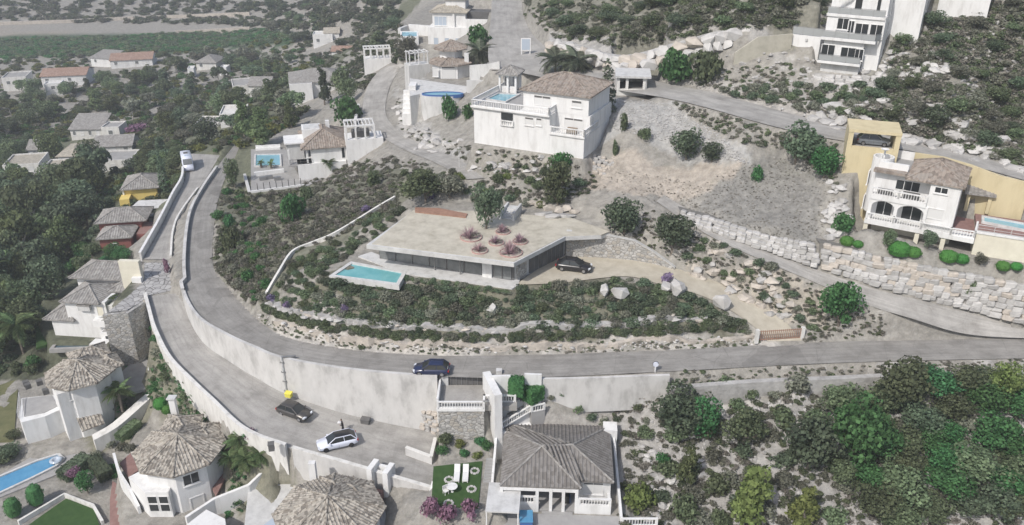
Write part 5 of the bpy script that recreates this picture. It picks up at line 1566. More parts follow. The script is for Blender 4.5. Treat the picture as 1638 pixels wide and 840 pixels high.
# ------------------------------------------------------------------ carport by the hill road
z = Zm(820, 0, 3.0)
F = Fr('roadside_carport', 'pale flat roofed carport beside the hill road', 'carport', z(497, 466), z(640, 470), 26.3)
hC = F.f(*z(510, 372))[1]
F.box('wall', 'offwhite', 0, F.W, 0, .25, -2, 1.3); F.box('wall', 'offwhite', F.W - .25, F.W, .26, 5, -2, hC); F.box('wall', 'offwhite', 0, .25, .26, 5, -2, hC)
F.box('rear_wall', 'offwhite', .26, F.W - .26, 4.75, 5, -2, hC)
for uu in (.15, F.W * .32, F.W - .5): F.box('post', 'offwhite', uu - .12, uu + .3, .02, .24, 1.3, hC)
F.box('roof', 'greywhite', -.3, F.W + .6, -.4, 5.4, hC, hC + .3)
F.box('floor', 'deckgrey', .26, F.W - .26, .26, 4.74, -2, .02)
F.block(-.3, F.W + .5, -.5, 5.5)
# billboard on the bend
F = Fr('sign_board', 'blank pale framed sign board by the road bend', 'sign', (833, 90), (849, 90), 25.9)
for uu in (.15, F.W - .15): F.box('post', 'white', uu - .1, uu + .1, .06, .2, -.5, 3.2)
F.box('frame', 'white', 0, F.W, 0, .05, 1.0, 3.4); F.box('board', 'paleglass', .2, F.W - .2, -.04, -.003, 1.2, 3.2)
wall_px('road_wall', 'pale wall along the inside of the road bend', 'retaining wall', [(752, 118, 23.5), (782, 116, 24.6), (800, 112, 25.4)], 'greywhite', 1.6, .3, 3)

# ------------------------------------------------------------------ house with grey roofs left of the lower road
z = Zm(60, 400, 4.2)
F = Fr('stepped_villa', 'white villa with stepped grey tile roofs beside the palm trees', 'house', z(108, 570), z(440, 590), -3.0)
wE = F.f(*z(300, 345))[1]
ul, ur = F.f(*z(178, 345))[0], F.f(*z(405, 345))[0]
F.box('wall', 'white', ul, ur + 1.0, 0, 10, -1.5, wE)
F.box('tall_wall', 'offwhite', ur + 1.0, ur + 1.8, .3, 3, -1.5, wE - .6)
hip(F, ul, ur, -.1, 5.4, wE, 1.3, .45, 'tile_grey')
hip(F, ul - 1.6, ur + 2.2, 5.2, 10.5, wE + 1.1, 1.5, .45, 'tile_grey', name='rear_roof')
F.box('rear_wall', 'white', ul - 1.2, ur + 2.0, 5.45, 10.2, -1, wE + 1.1)
F.box('east_wing', 'offwhite', ur + .2, ur + 4.2, 3.6, 10, -1, wE + .2)
hip(F, ur + .2, ur + 4.2, 3.2, 10, wE + .3, 1.2, .4, 'tile_grey', name='wing_roof')
wl = F.f(*z(60, 455))[1]
F.box('low_wing', 'white', .3, ul + .01, .0, 4, -1.5, wl); hip(F, -.2, ul + .6, .0, 4.4, wl, 1.3, .5, 'tile_grey', name='low_roof')
F.box('balcony', 'white', ur - 1.0, ur + .95, -.9, -.01, wE - 3.6, wE - 2.6); F.box('bay_window', 'greywhite', ul + 2.2, ul + 4.0, -.5, -.01, wE - 1.3, wE - .5)
F.box('bay_roof', 'tile_grey', ul + 2.1, ul + 4.1, -.6, -.01, wE - .49, wE - .35)
window(F, 'f', 0, ur - .4, ur + .5, wE - 2.2, wE - .7, pane='cream', fw=.06)
F.box('annex', 'white', ur + .3, ur + 3.6, -1.6, 1.2, -1.5, 1.9); F.box('annex_roof', 'deckgrey', ur + .5, ur + 3.4, -1.4, 1.0, 1.9, 1.96)
F.box('lower_annex', 'white', ur - .6, ur + 1.8, -3.2, -1.62, -3, .9)
window(F, 'f', -1.6, ur + 1.0, ur + 3.0, .3, 1.4, pane='glass', fw=.06); window(F, 'f', -3.2, ur - .2, ur + 1.2, -1.2, .2, pane='glass', fw=.06)
F.box('chimney', 'offwhite', ur + 3.0, ur + 3.7, 5, 5.6, wE, wE + 2.6)
F.block(-1, ur + 5, -4, 11)
pool('dark_pool', 'small dark pool below the stepped villa', [z(*p) for p in ((110, 660), (160, 598), (340, 598), (345, 650))], -3.6, 'water_dark', 'gravelpave', .5)
sheet('lawn', 'small green lawn left of the stepped villa', [z(*p) for p in ((-10, 520), (60, 490), (110, 560), (60, 640), (-10, 660))], -4.0, 'lawn')
G = Fr('gate_house', 'cream gatehouse wall at the end of the grey drive', 'gatehouse', (196, 451), (228, 452), 4.6)
G.box('wall', 'cream', 0, G.W, 0, .7, -4, G.f(198, 418)[1]); G.box('lower_wall', 'white', G.W - 1.2, G.W + .2, -.6, -.02, -3, 1.0)
G.block(0, G.W, -.5, 2.6)
sheet('stone_paving', 'irregular pale flagstone forecourt by the lower road', [(172, 500), (210, 470), (231, 450), (231, 421), (271, 421), (275, 465), (240, 472), (222, 486), (204, 496)], 4.87, 'paving')
pts = [PZ(x, y, 4.85) for x, y in ((166, 503), (205, 499.5), (223, 488), (238, 477))]
wall_line('forecourt_wall', 'rough stone retaining wall under the flagstone forecourt', 'retaining wall', [(p.x, p.y - .2, -4.5, 4.95) for p in pts], 'stonework', .5)
# red and yellow houses
z = Zm(0, 270, 2.897)
F = Fr('red_house', 'dark red walled house with two grey hip roofs', 'house', z(470, 374), z(612, 364), -2.0)
wE = F.f(*z(540, 332))[1] + .6
F.box('wall', 'redwall', 0, F.W, 0, 4, -2, wE); hip(F, 0, F.W, 0, 4.5, wE, 1.2, .5, 'tile_grey')
F.box('rear_wall', 'redwall', -1.0, F.W + 1.0, 4.6, 10, -2, wE + 1.2); hip(F, -1.0, F.W + 1.6, 4.6, 10, wE + 1.2, 1.5, .6, 'tile_grey', name='rear_roof')
zz(F, z, 'f', 0, 512, 348, 545, 368, pane='glass', split=2)
F.box('terrace', 'redwall', F.W + .6, F.W + 5, 1.5, 7, -2, wE - .4); F.box('terrace_floor', 'redpave', F.W + .7, F.W + 4.9, 1.6, 6.9, wE - .4, wE - .3)
F.block(-1, F.W + 5, -1, 10)
F = Fr('yellow_house', 'yellow house with grey tile roof beside the dark cypress', 'house', z(585, 150), z(735, 138), -1.0)
wE = F.f(*z(650, 106))[1] + .8
F.box('wall', 'yellowbright', 0, F.W, 0, 7, -2, wE); hip(F, 0, F.W, 0, 7, wE, 1.6, .6, 'tile_grey')
F.box('porch', 'yellowbright', -.6, 1.2, -2.8, -.02, -2, 1.4); F.box('white_corner', 'white', -.3, .0, -.3, -.02, -1, wE)
F.block(-1, F.W, -1, 7)
F = Fr('canopy_roof', 'wide pale canopy roof below the yellow house', 'canopy', z(597, 190), z(770, 182), .5)
F.part('sheet', MB().add([(0, 0, 0), (F.W, 0, 0), (F.W + .6, 3.6, .3), (.9, 3.6, .3), (0, 0, .12), (F.W, 0, .12), (F.W + .6, 3.6, .42), (.9, 3.6, .42)], [(3, 2, 1, 0), (4, 5, 6, 7), (0, 1, 5, 4), (1, 2, 6, 5), (2, 3, 7, 6), (3, 0, 4, 7)]), 'greywhite')
for uu, vv, hh in ((.2, .2, -.01), (F.W - .2, .2, -.01), (1.3, 3.4, .26), (F.W + .2, 3.4, .26)): F.box('post', 'white', uu - .1, uu + .1, vv - .1, vv + .1, -3.5, hh)
F.box('tile_lean_to', 'tile_grey', 1.5, F.W + .5, -1.8, -.05, -1.2, -.8)
F.box('wall', 'offwhite', 1.6, F.W, -1.6, -.3, -4, -1.21)

# ------------------------------------------------------------------ scattered houses of the valley
def cottage(label, A, B, zb, depth, h, roof='hip', m='tile_grey', wall='offwhite', rise=1.4, wins=2, name='valley_house', dark=False):
    B = (B[0], A[1] + (B[1] - A[1]) * .35)
    F = Fr(name, label, 'house', A, B, zb, 'houses scattered in the valley')
    F.box('wall', wall, 0, F.W, 0, depth, -2.5, h)
    if roof == 'hip': hip(F, 0, F.W, 0, depth, h, rise, .5, m, rib=False, cap=False)
    elif roof == 'gable': gable(F, 0, F.W, 0, depth, h, rise, .4, m, rib=False, wallm=wall)
    elif roof == 'shed': shed(F, 0, F.W, 0, depth, h, h + rise, .4, m, rib=False)
    else:
        F.box('roof', m, .25, F.W - .25, .25, depth - .25, h, h + .08)
        for a in ((0, F.W, 0, .2), (0, F.W, depth - .2, depth)): F.box('parapet', wall, *a, h, h + .45)
        for a in ((0, .2, .21, depth - .21), (F.W - .2, F.W, .21, depth - .21)): F.box('parapet', wall, *a, h, h + .45)
    for k in range(wins):
        c_ = F.W * (k + .5) / wins; ww = min(1.2, F.W / wins * .35)
        window(F, 'f', 0, c_ - ww / 2, c_ + ww / 2, h * .4, h * .4 + 1.2, pane='glassmid' if k % 2 == 0 else 'shutter', fw=.08)
    F.block(-1, F.W + 1, -10, depth + 1)
    return F
z = Zm(0, 0, 3.0)
cottage('large villa with red tile roofs far up the valley', z(535, 328), z(735, 300), -19.5, 12, 3.2, 'gable', 'tile_red', 'white', 1.9, 4)
cottage('white wing with grey roof left of the red roofed villa', z(440, 312), z(532, 330), -19.5, 9, 3.2, 'shed', 'tile_grey', 'white', 1.6, 2)
cottage('sprawling white villa with reddish roof on the far left', z(205, 412), z(420, 385), -19, 12, 3.6, 'gable', 'tile_red', 'white', 1.8, 4)
cottage('pale flat roofed house at the far left edge', z(18, 425), z(135, 405), -18.5, 10, 3.6, 'flat', 'gravelpave', 'offwhite', 0, 2)
cottage('small white outbuilding below the reddish villa', z(220, 445), z(300, 432), -18, 5, 2.8, 'flat', 'offwhite', 'white', 0, 1)
cottage('house with broad grey hip roof among far trees', z(945, 335), z(1040, 338), -17, 10, 3.0, 'hip', 'tile_grey', 'offwhite', 2.2, 2)
cottage('tiny white house left of the broad grey roof', z(905, 372), z(935, 368), -17, 5, 3.0, 'flat', 'offwhite', 'white', 0, 1)
cottage('white shed right of the broad grey roof', z(1055, 362), z(1090, 362), -16, 5, 2.6, 'flat', 'white', 'white', 0, 0)
cottage('long low stone house with grey tile roof in the valley', z(345, 668), z(495, 662), -14, 8, 3.0, 'shed', 'tile_grey', 'rock' if False else 'offwhite', 2.4, 4)
cottage('flat roofed annex right of the long low stone house', z(495, 665), z(580, 662), -13.5, 6, 3.0, 'flat', 'gravelpave', 'offwhite', 0, 1)
cottage('white walled house with dark grey roof above the drive', z(462, 755), z(640, 725), -11.5, 9, 2.8, 'gable', 'tile_grey', 'offwhite', 1.8, 3)
cottage('small grey roofed house with white gable on the left', z(145, 770), z(215, 762), -13, 7, 3.0, 'gable', 'tile_grey', 'white', 1.8, 1)
cottage('white house with broad beige hip roof on the left', z(290, 803), z(412, 790), -12.5, 10, 3.0, 'hip', 'tile_pale', 'white', 1.4, 3)
cottage('pale terraced house below the dark grey roof', z(465, 835), z(640, 815), -10.5, 8, 3.0, 'flat', 'gravelpave', 'offwhite', 0, 3)
cottage('low beige flat roofed building at the left edge', z(25, 850), z(200, 815), -12, 9, 2.6, 'flat', 'tile_pale', 'offwhite', 0, 2)
cottage('low beige roofed building below the broad hip roof', z(205, 868), z(330, 850), -11, 8, 2.4, 'flat', 'tile_pale', 'offwhite', 0, 2)
cottage('white house with stepped flat roofs beyond the trees', z(1125, 470), z(1228, 445), -9, 10, 3.4, 'flat', 'gravelpave', 'offwhite', 0, 2)
cottage('small white terraced building above the drive', z(1062, 618), z(1185, 600), -3, 9, 3.4, 'flat', 'offwhite', 'white', 0, 2)
cottage('low pale building half hidden by pines near the drive', z(940, 655), z(1050, 650), -6, 8, 2.8, 'flat', 'gravelpave', 'offwhite', 0, 2)
z = Zm(400, 0, 3.0)
cottage('grey roofed cottage with a porch left of the pines', z(0, 470), z(98, 470), -6.5, 9, 3.8, 'gable', 'tile_grey', 'offwhite', 1.8, 2)
cottage('small white house cluster at the foot of the far slope', z(305, 222), z(400, 215), -9, 8, 4.2, 'flat', 'offwhite', 'white', 0, 2)
cottage('white gabled cottage right of the far cluster', z(360, 205), z(430, 200), -8, 8, 3.8, 'gable', 'tile_pale', 'white', 1.6, 1)
cottage('low white wall house at the far slope', z(430, 192), z(500, 188), -8, 6, 2.8, 'flat', 'tile_pale', 'white', 0, 1)
cottage('white cottage with small orange roof', z(395, 290), z(492, 290), -5, 7, 3.2, 'gable', 'tile_red', 'white', 1.3, 1)
F = cottage('white villa with broad grey roof behind the dark pine', z(205, 490), z(480, 440), 2.5, 12, 5.0, 'hip', 'tile_grey', 'white', 2.2, 3)
F.box('flat_wing', 'white', -.4, F.W * .36, -1.4, 9, -2.5, 5.0); F.box('wing_roof', 'gravelpave', -.1, F.W * .34, -1.1, 8.7, 5.0, 5.06)
P = Fr('white_pergola', 'long white pergola on a wall at the end of the dirt track', 'pergola', z(550, 318), z(680, 312), 12.0)
hP = P.f(*z(560, 285))[1]
P.box('wall', 'white', 0, P.W, 0, 4, -3, hP)
for uu in np.linspace(.2, P.W - .2, 5):
    for vv in (.2, 3.8): P.box('post', 'white', uu - .15, uu + .15, vv - .15, vv + .15, hP, hP + 2.4)
for vv in (.2, 3.8): P.box('beam', 'white', 0, P.W, vv - .15, vv + .15, hP + 2.4, hP + 2.7)
for k in range(10): P.box('rafter', 'white', P.W * k / 9.3, P.W * k / 9.3 + .15, .36, 3.64, hP + 2.45, hP + 2.65)
P.block(0, P.W, 0, 4)
wall_px('track_parapet', 'low white curved parapet left of the dirt track', 'garden wall', [(568, 200, 12.3), (572, 180, 12.3), (574, 172, 12.4)], 'white', .8, .5, 1)

# ------------------------------------------------------------------ retaining walls of the two roads
L = RW['upper_road'][0]
def off(P, k, d):
    a, b = P[max(k - 1, 0)], P[min(k + 1, len(P) - 1)]
    t = (b - a); t.z = 0; t.normalize()
    return P[k] + Vector((t.y, -t.x, 0)) * -d if False else P[k] + Vector((-t.y, t.x, 0)) * d
def nearest(P, px, py, zz_):
    q = PZ(px, py, zz_); return min(range(len(P)), key=lambda k: (P[k] - q).length)
i0, i1, i2 = nearest(L, 297, 467, 6.7), nearest(L, 455, 573, 7.3), nearest(L, 700, 602, 7.7)
def side_out(P, k, d):
    o1, o2 = off(P, k, d), off(P, k, -d)
    return o1 if o1.length < o2.length else o2
def low_z(p):                       # foot of the wall: the lane beside it
    return min(r.z for r in sorted(RW['lower_road'][1], key=lambda r: (r.xy - p.xy).length)[:2])
for (a, b, lab) in ((i0, i1, 'curved pale concrete retaining wall left of the drainpipe'), (i1, i2, 'tall pale stained concrete retaining wall behind the parked cars')):
    pts = []
    for k in range(a, b + 1):
        p = side_out(L, k, .22); pts.append((p.x, p.y, low_z(p) - .8, p.z + .28))
    e = wall_line('retaining_wall', lab, 'retaining wall', pts, 'retaining', .4)
p = side_out(L, i1, .5)
g = empty('drain_pipe', (p.x, p.y, low_z(p)), 0, 'grey vertical pipe on the joint of the retaining wall', 'pipe')
hh = p.z - low_z(p) + .4
mk('pipe', MB().tube((0, 0, -.3), (0, 0, hh), .16, .16, 8), 'concrete', g); mk('outlet', MB().bar((0, 0, hh), (1.6, .3, hh), .2, .16), 'metal', g)
for k in range(4): mk('bracket', MB().box(-.22, .22, -.2, .2, hh * (k + .5) / 4, hh * (k + .5) / 4 + .08), 'metal', g)
j0 = nearest(L, 345, 270, 5.2)
pts = []
for k in range(j0, i0 + 1):
    p = side_out(L, k, .3); pts.append((p.x, p.y, p.z - 3, p.z + .55))
wall_line('road_parapet', 'long low parapet between the curving road and the grey drive', 'parapet', pts, 'concrete', .35, 'retaining')
LL = RW['lower_road'][0]
pts = []
for k in range(0, nearest(LL, 470, 718, 1.4)):
    p = side_out(LL, k, .25); pts.append((p.x, p.y, p.z - 3.5, p.z + .6))
wall_line('lane_parapet', 'curved white parapet wall on the outside of the concrete lane', 'parapet', pts, 'offwhite', .35, 'offwhite')
pts = []
for k in range(nearest(LL, 474, 719, 1.4), len(LL)):
    p = side_out(LL, k, .25); pts.append((p.x, p.y, p.z - 3.5, p.z + .55))
wall_line('lane_parapet', 'straight pale parapet wall below the white car', 'parapet', pts, 'retaining', .35, 'offwhite')
LD, RD = RW['driveway'][:2]
wall_line('drive_wall', 'white wall on the left side of the grey drive', 'garden wall', [(p.x - .3, p.y, p.z - 3, p.z + 1.1) for p in LD[:-6]], 'offwhite', .3, 'white')
wall_line('drive_wall', 'white wall on the right side of the grey drive', 'garden wall', [(p.x + .2, p.y, p.z - 1, p.z + .7) for p in RD[:22]], 'offwhite', .3)
sw = stone_wall('rubble_corner', 'dark rubble stone corner at the end of the tall retaining wall', [(672, 686, .2), (700, 694, .2)], [(676, 655, 3.2), (704, 660, 3.2)], ['rock', 'warmrock'], .6)

# white garden wall of the hillside plot
pl = [(424, 478), (446, 440), (468, 407), (500, 392), (532, 379), (565, 360), (600, 338), (632, 319)]
q = PG(*zip(*pl)); q = cr([Vector(p) for p in q], 6)
wall_line('hillside_wall', 'thin white garden wall zigzagging down the scrub slope', 'garden wall', [(p.x, p.y, p.z - .6, p.z + .55) for p in q], 'offwhite', .3)
def stone_row(name, label, pl, n, size, mats, cat='stone row', jit=.5, nm='stone'):
    q = cr([Vector(p) for p in PG(*zip(*pl))], 10)
    e = empty(name, q[0], 0, label, cat)
    it = []
    for i in range(n):
        k = (i + .5) / n * (len(q) - 1); a = q[int(k)].lerp(q[min(int(k) + 1, len(q) - 1)], k % 1)
        x, y = a.x + random.gauss(0, jit * .6), a.y + random.gauss(0, jit)
        s = size * random.uniform(.6, 1.35)
        it.append((x, y, float(H(x, y)) + s * .12, s * random.uniform(1, 1.7), s, s * random.uniform(.6, .9), random.uniform(-.5, .5)))
    stones(e, it, mats, nm)
    return e
def ledge(name, label, pl, m, h, t, n, size):
    q = cr([Vector(p) for p in PG(*zip(*pl))], 14)
    e = wall_line(name, label, 'rock edging', [(p.x + random.uniform(-.1, .1), p.y + random.uniform(-.22, .22), p.z - .8, float(H(p.x, p.y)) + h * random.uniform(.55, 1.25)) for p in q], m, t, None, .06)
    it = []
    for i in range(n):
        a = q[int((i + random.random()) / n * (len(q) - 1))]; s_ = size * random.uniform(.6, 1.5)
        it.append((a.x + random.gauss(0, .3), a.y - t * .3 + random.gauss(0, .18), float(H(a.x, a.y)) + random.uniform(.0, h * .7), s_ * 1.6, s_, s_ * .7, random.uniform(-.4, .4)))
    stones(e, it, ['whiterock', 'rock', 'warmrock'], 'rock')
ledge('rock_terrace', 'pale rough rock ledge below the planted bank', [(432, 486), (480, 502), (560, 515), (680, 525), (820, 527), (1000, 519), (1130, 510)], 'rock', .5, .8, 70, .6)
ledge('rock_terrace', 'lower pale rock ledge above the asphalt road', [(440, 515), (520, 536), (640, 551), (820, 554), (1000, 548), (1205, 539)], 'warmrock', .3, .5, 40, .4)
for i, (x, y, s) in enumerate(((990, 476, 2.2), (968, 470, 1.7), (1083, 470, 2.4), (1155, 492, 2.2), (788, 500, 1.5), (1065, 465, 1.6))):
    p = PGv(x, y)
    o = link('boulder', rock(i, 'whiterock', True), None); o.location = p + Vector((0, 0, s * .35)); o.scale = (s * 1.1, s * .9, s); o.rotation_euler = (.2, .1, i)
    tag(o, ['tall white boulder in the planted bank', 'smaller white boulder left of the tall one', 'broad white boulder beside the sandy drive', 'pale boulder at the right end of the planted bank', 'lone pale boulder under the middle of the house', 'pale boulder behind the broad white one'][i], 'boulder', 'boulders in the planted bank')
stone_wall('boulder_wall', 'high wall of pale irregular boulders below the arcade villa', [(1310, 428, 14.6), (1400, 457, 13.8), (1480, 478, 12.6), (1560, 498, 11.4), (1640, 520, 10.5)],
           [(1312, 388, 17.6), (1400, 408, 17.2), (1480, 425, 16.6), (1560, 440, 16.0), (1640, 455, 15.3)], ['rock', 'whiterock', 'warmrock', 'rock'], .95)
stone_wall('boulder_wall', 'lower boulder wall continuing left along the concrete track', [(1085, 352, 17.7), (1150, 374, 16.9), (1210, 395, 16.2), (1300, 426, 14.8)],
           [(1088, 336, 18.5), (1152, 353, 18.1), (1212, 372, 17.6), (1302, 390, 17.4)], ['rock', 'whiterock'], .75)
stone_wall('boulder_wall', 'jumbled boulder wall under the tower house', [(1160, 118, 29.8), (1250, 128, 29.6), (1330, 152, 29.4), (1430, 150, 30.4)],
           [(1160, 98, 31.0), (1250, 100, 31.3), (1320, 120, 31.5), (1425, 122, 32.0)], ['rock', 'whiterock'], 1.05)
stone_wall('dry_stone_wall', 'stepped dry stone wall right of the white villa', [(936, 274, 19.8), (962, 280, 19.6), (992, 284, 19.4)], [(940, 244, 21.7), (966, 251, 21.4), (1008, 254, 21.3)], ['rock', 'warmrock'], .6, thick=.5)
stone_wall('rock_cliff', 'broken white cliff face along the top road', [(870, 82, 27), (920, 98, 27.3), (1000, 112, 28.6), (1080, 98, 30.8), (1160, 80, 32.8), (1240, 58, 35)],
           [(880, 62, 28.8), (930, 74, 30), (1000, 90, 30.4), (1080, 71, 33.2), (1160, 49, 35.8), (1240, 34, 37)], ['whiterock', 'whiterock', 'warmrock'], 1.8, 'rock', 'cliff', 1.6)
stone_row('rock_cliff', 'pale rock face above the road right of the yellow carport', [(1300, 185), (1360, 196), (1430, 212), (1500, 226), (1560, 240), (1628, 268)], 90, 1.5, ['rock', 'whiterock'], 'cliff', 1.3, 'rock')
stone_row('rock_cliff', 'pale rock bank beside the dirt track below the round villa', [(640, 165), (648, 190), (665, 210), (690, 225), (720, 240)], 50, 1.3, ['rock', 'whiterock'], 'cliff', 1.4, 'rock')
stone_row('rock_pile', 'rubble rocks below the tower house flank', [(1390, 130), (1420, 115), (1450, 110), (1490, 105), (1470, 140)], 40, 1.3, ['rock', 'whiterock'], 'rocks', 1.6, 'rock')
stone_row('rock_pile', 'pale rocks between the dark shrubs and the arcade villa', [(1335, 300), (1330, 330), (1345, 350), (1325, 375)], 40, 1.0, ['rock', 'whiterock'], 'rocks', 1.2, 'rock')
stone_row('rock_pile', 'tan rock ledges right of the sandy driveway', [(1110, 405), (1150, 430), (1200, 455), (1230, 480), (1262, 508)], 45, 1.2, ['warmrock', 'warmrock', 'rock'], 'rocks', .9, 'rock')
stone_row('rock_pile', 'pale rocks on the bank below the white villa', [(760, 262), (800, 268), (850, 268), (900, 285)], 30, .9, ['rock', 'whiterock'], 'rocks', .9, 'rock')
for lab, pl in (('long pale field wall below the far dry slope', [(-5, 40), (120, 36), (170, 33), (300, 28), (400, 24)]), ('short pale field wall above the orchard strip', [(280, 54), (330, 52), (400, 48)])):
    q = cr([Vector(p) for p in PG(*zip(*pl))], 4)
    wall_line('field_wall', lab, 'field wall', [(p.x, p.y, p.z - 1, p.z + 1.6) for p in q], 'warmrock', 1.0)
stone_row('rock_pile', 'pale rocks on the slope right of the bungalow', [(1030, 735), (1060, 745), (1060, 790), (1130, 735)], 30, .9, ['rock', 'whiterock'], 'rocks', 1.0, 'rock')
# ------------------------------------------------------------------ vehicles
def wheel(e, x, y, r, w_, rimm, parent=None):
    s = 1 if y > 0 else -1
    mb = MB()
    prof = [(r * .72, 0), (r * .96, .02), (r, .06), (r, w_ - .06), (r * .96, w_ - .02), (r * .72, w_)]
    n = 16; V = []
    for (rr, yy) in prof:
        for k in range(n):
            t = 2 * math.pi * k / n
            V.append((x + rr * math.cos(t), y - s * yy, r + rr * math.sin(t)))
    fs = [(j * n + k, j * n + (k + 1) % n, (j + 1) * n + (k + 1) % n, (j + 1) * n + k) for j in range(5) for k in range(n)]
    fs += [tuple(range(n)), tuple(5 * n + k for k in range(n))]
    o = mk('wheel', MB().add(V, fs), 'rubber', e)
    mb = MB()
    mb.tube((x, y + s * .012, r), (x, y - s * .02, r), r * .62, r * .66, 14)
    mk('rim', mb, rimm, o)
def loft(st, m, e, name, smooth=False):
    """st: list of (x, [(y, z) half section from bottom centre to top centre])"""
    V, Fq = [], []
    k = len(st[0][1]); n = 2 * k - 2
    for x, sec in st:
        ring = [(x, y, z) for y, z in sec] + [(x, -y, z) for y, z in sec[-2:0:-1]]
        V += ring
    for j in range(len(st) - 1):
        for i in range(n):
            Fq.append((j * n + i, j * n + (i + 1) % n, (j + 1) * n + (i + 1) % n, (j + 1) * n + i))
    Fq.append(tuple(range(n - 1, -1, -1))); Fq.append(tuple((len(st) - 1) * n + i for i in range(n)))
    return mk(name, MB().add(V, Fq), m, e, smooth)
def car(label, p, yaw, paint, L=4.2, W=1.78, H=1.48, rim_m='rim', roofm=None, name='parked_car', style='hatch', cat='car', group='parked cars'):
    e = empty(name, p, yaw, label, cat, group)
    h = L / 2; w_ = W / 2
    rear = .93 if style == 'hatch' else .8
    belt = H * .61
    S = []
    for (fx_, bz, ww, sz) in ((-1.0, .72, .80, .42), (-.965, .95, .93, .30), (-.8, 1.0, .99, .22), (-.4, 1.0, 1.0, .2), (.2, .99, 1.0, .2), (.48, .97, .99, .2), (.62, .9, .98, .21), (.85, .80, .94, .22), (.965, .68, .86, .28), (1.0, .55, .72, .38)):
        b = belt * bz; y = w_ * ww
        S.append((h * fx_, [(0, sz), (y * .9, sz), (y, sz + .14), (y * 1.0, b * .72), (y * .95, b), (0, b + .03)]))
    loft(S, paint, e, 'body', True)
    xr0, xr1 = (-h * .93, -h * .66) if style == 'hatch' else (-h * .78, -h * .45)
    xf0, xf1 = h * .52, h * .1
    def quad(x0, y0, z0, x1): return None
    b = belt - .02; t = H - .05
    V = [(xr0, -w_ * .88, b), (xf0, -w_ * .88, b - .03), (xf0, w_ * .88, b - .03), (xr0, w_ * .88, b), (xr1, -w_ * .68, t), (xf1, -w_ * .68, t), (xf1, w_ * .68, t), (xr1, w_ * .68, t)]
    FX = [(3, 2, 1, 0), (4, 5, 6, 7), (0, 1, 5, 4), (1, 2, 6, 5), (2, 3, 7, 6), (3, 0, 4, 7)]
    gl = mk('windows', MB().add(V, FX), 'glass', e)
    c_ = MB()
    for i, j in ((0, 4), (1, 5), (2, 6), (3, 7)):
        a, d = Vector(V[i]), Vector(V[j]); c_.tube(a, d, .055, .05, 5)
    for s in (-1, 1):
        xm = (xr1 + xf1) / 2 - .05
        c_.tube((xm - .05, s * w_ * .885, b), (xm, s * w_ * .685, t), .045, .04, 5)
        c_.tube(Vector(V[4 if s < 0 else 7]), Vector(V[5 if s < 0 else 6]), .05, .05, 5)
    mk('pillars', c_, paint, e)
    R = []
    for fx_, zz_ in ((0, 0), (.12, .05), (.5, .075), (.88, .05), (1, 0)):
        x = xr1 - .08 + (xf1 - xr1 + .14) * fx_
        R.append((x, [(0, t - .02), (w_ * .66, t - .02), (w_ * .7, t), (w_ * .6, t + zz_ * .7 + .01), (0, t + zz_ + .015)]))
    loft(R, roofm or paint, e, 'roof', True)
    for fx_ in (-.62, .62):
        for s in (-1, 1): wheel(e, h * fx_, s * (w_ + .005), .32, .22, rim_m)
    for s in (-1, 1):
        mk('headlight', MB().prism([(h * .86, s * w_ * .62), (h * .995, s * w_ * .42), (h * .975, s * w_ * .80), (h * .88, s * w_ * .94)], belt * .56, belt * .78), 'headlamp', e)
        mk('tail_light', MB().box(-h * 1.005, -h * .93, min(s * w_ * .62, s * w_ * .93), max(s * w_ * .62, s * w_ * .93), belt * .68, belt * .92), 'taillamp', e)
        mk('mirror', MB().box(h * .38, h * .44, min(s * w_ * .95, s * w_ * 1.14), max(s * w_ * .95, s * w_ * 1.14), belt - .02, belt + .13), paint, e)
        mk('door_line', MB().box(-.06, -.045, min(s * w_ * .99, s * w_ * 1.003), max(s * w_ * .99, s * w_ * 1.003), .3, belt * .8), 'dark', e)
    mk('grille', MB().box(h * .96, h * 1.004, -w_ * .36, w_ * .36, belt * .42, belt * .56), 'dark', e)
    mk('number_plate', MB().box(-h * 1.012, -h * .99, -.26, .26, belt * .55, belt * .66), 'white', e)
    return e
def yaw_px(a, b, z_):
    p, q = PZ(*a, z_), PZ(*b, z_); return math.atan2(q.y - p.y, q.x - p.x)
def on_road(px, py, nm):
    L, R = RW[nm][:2]
    pts = [a.lerp(b, t) for a, b in zip(L, R) for t in (0, .25, .5, .75, 1)]
    z_ = 3.0
    for _ in range(6):
        q = PZ(px, py, z_); n_ = sorted(pts, key=lambda p: (p.xy - q.xy).length)[:4]
        ws = [1 / ((p.xy - q.xy).length + .05) for p in n_]
        z_ = sum(p.z * w_ for p, w_ in zip(n_, ws)) / sum(ws)
    return PZ(px, py, z_)
p = on_road(472, 664, 'lower_road'); car('dark grey hatchback parked against the tall retaining wall', p, yaw_px((450, 655), (496, 671), p.z), 'paint_grey')
p = on_road(540, 712, 'lower_road'); car('white car with black roof stopped in the concrete lane', p, yaw_px((565, 705), (513, 717), p.z), 'paint_white', 4.45, 1.82, 1.5, 'darkrim', 'paint_black')
p = on_road(690, 599, 'upper_road') + Vector((0, .35, 0)); car('dark blue car parked by the roadside terrace', p, yaw_px((712, 598), (668, 597), p.z), 'paint_blue', 4.1)
p = PZ(918, 431, 13.03); car('black car parked on the sandy drive of the modern house', p, yaw_px((893, 428), (944, 434), 13), 'paint_black', 4.5, 1.85, 1.5, style='sedan')
p = Y.wp(Y.W * .55, 2.4, wD + .05); 
car('silver car under the yellow carport roof', Y.wp(Y.W * .55, 2.4, Y.f(1380, 239)[1] + .05), Y.yaw, 'paint_silver', 4.0)
zc = Zm(820, 0, 3.0); q = PZ(*zc(575, 440), 26.32); car('dark car inside the roadside carport', Vector((q.x, q.y + 2.0, 26.32)), .1, 'paint_black', 3.8)
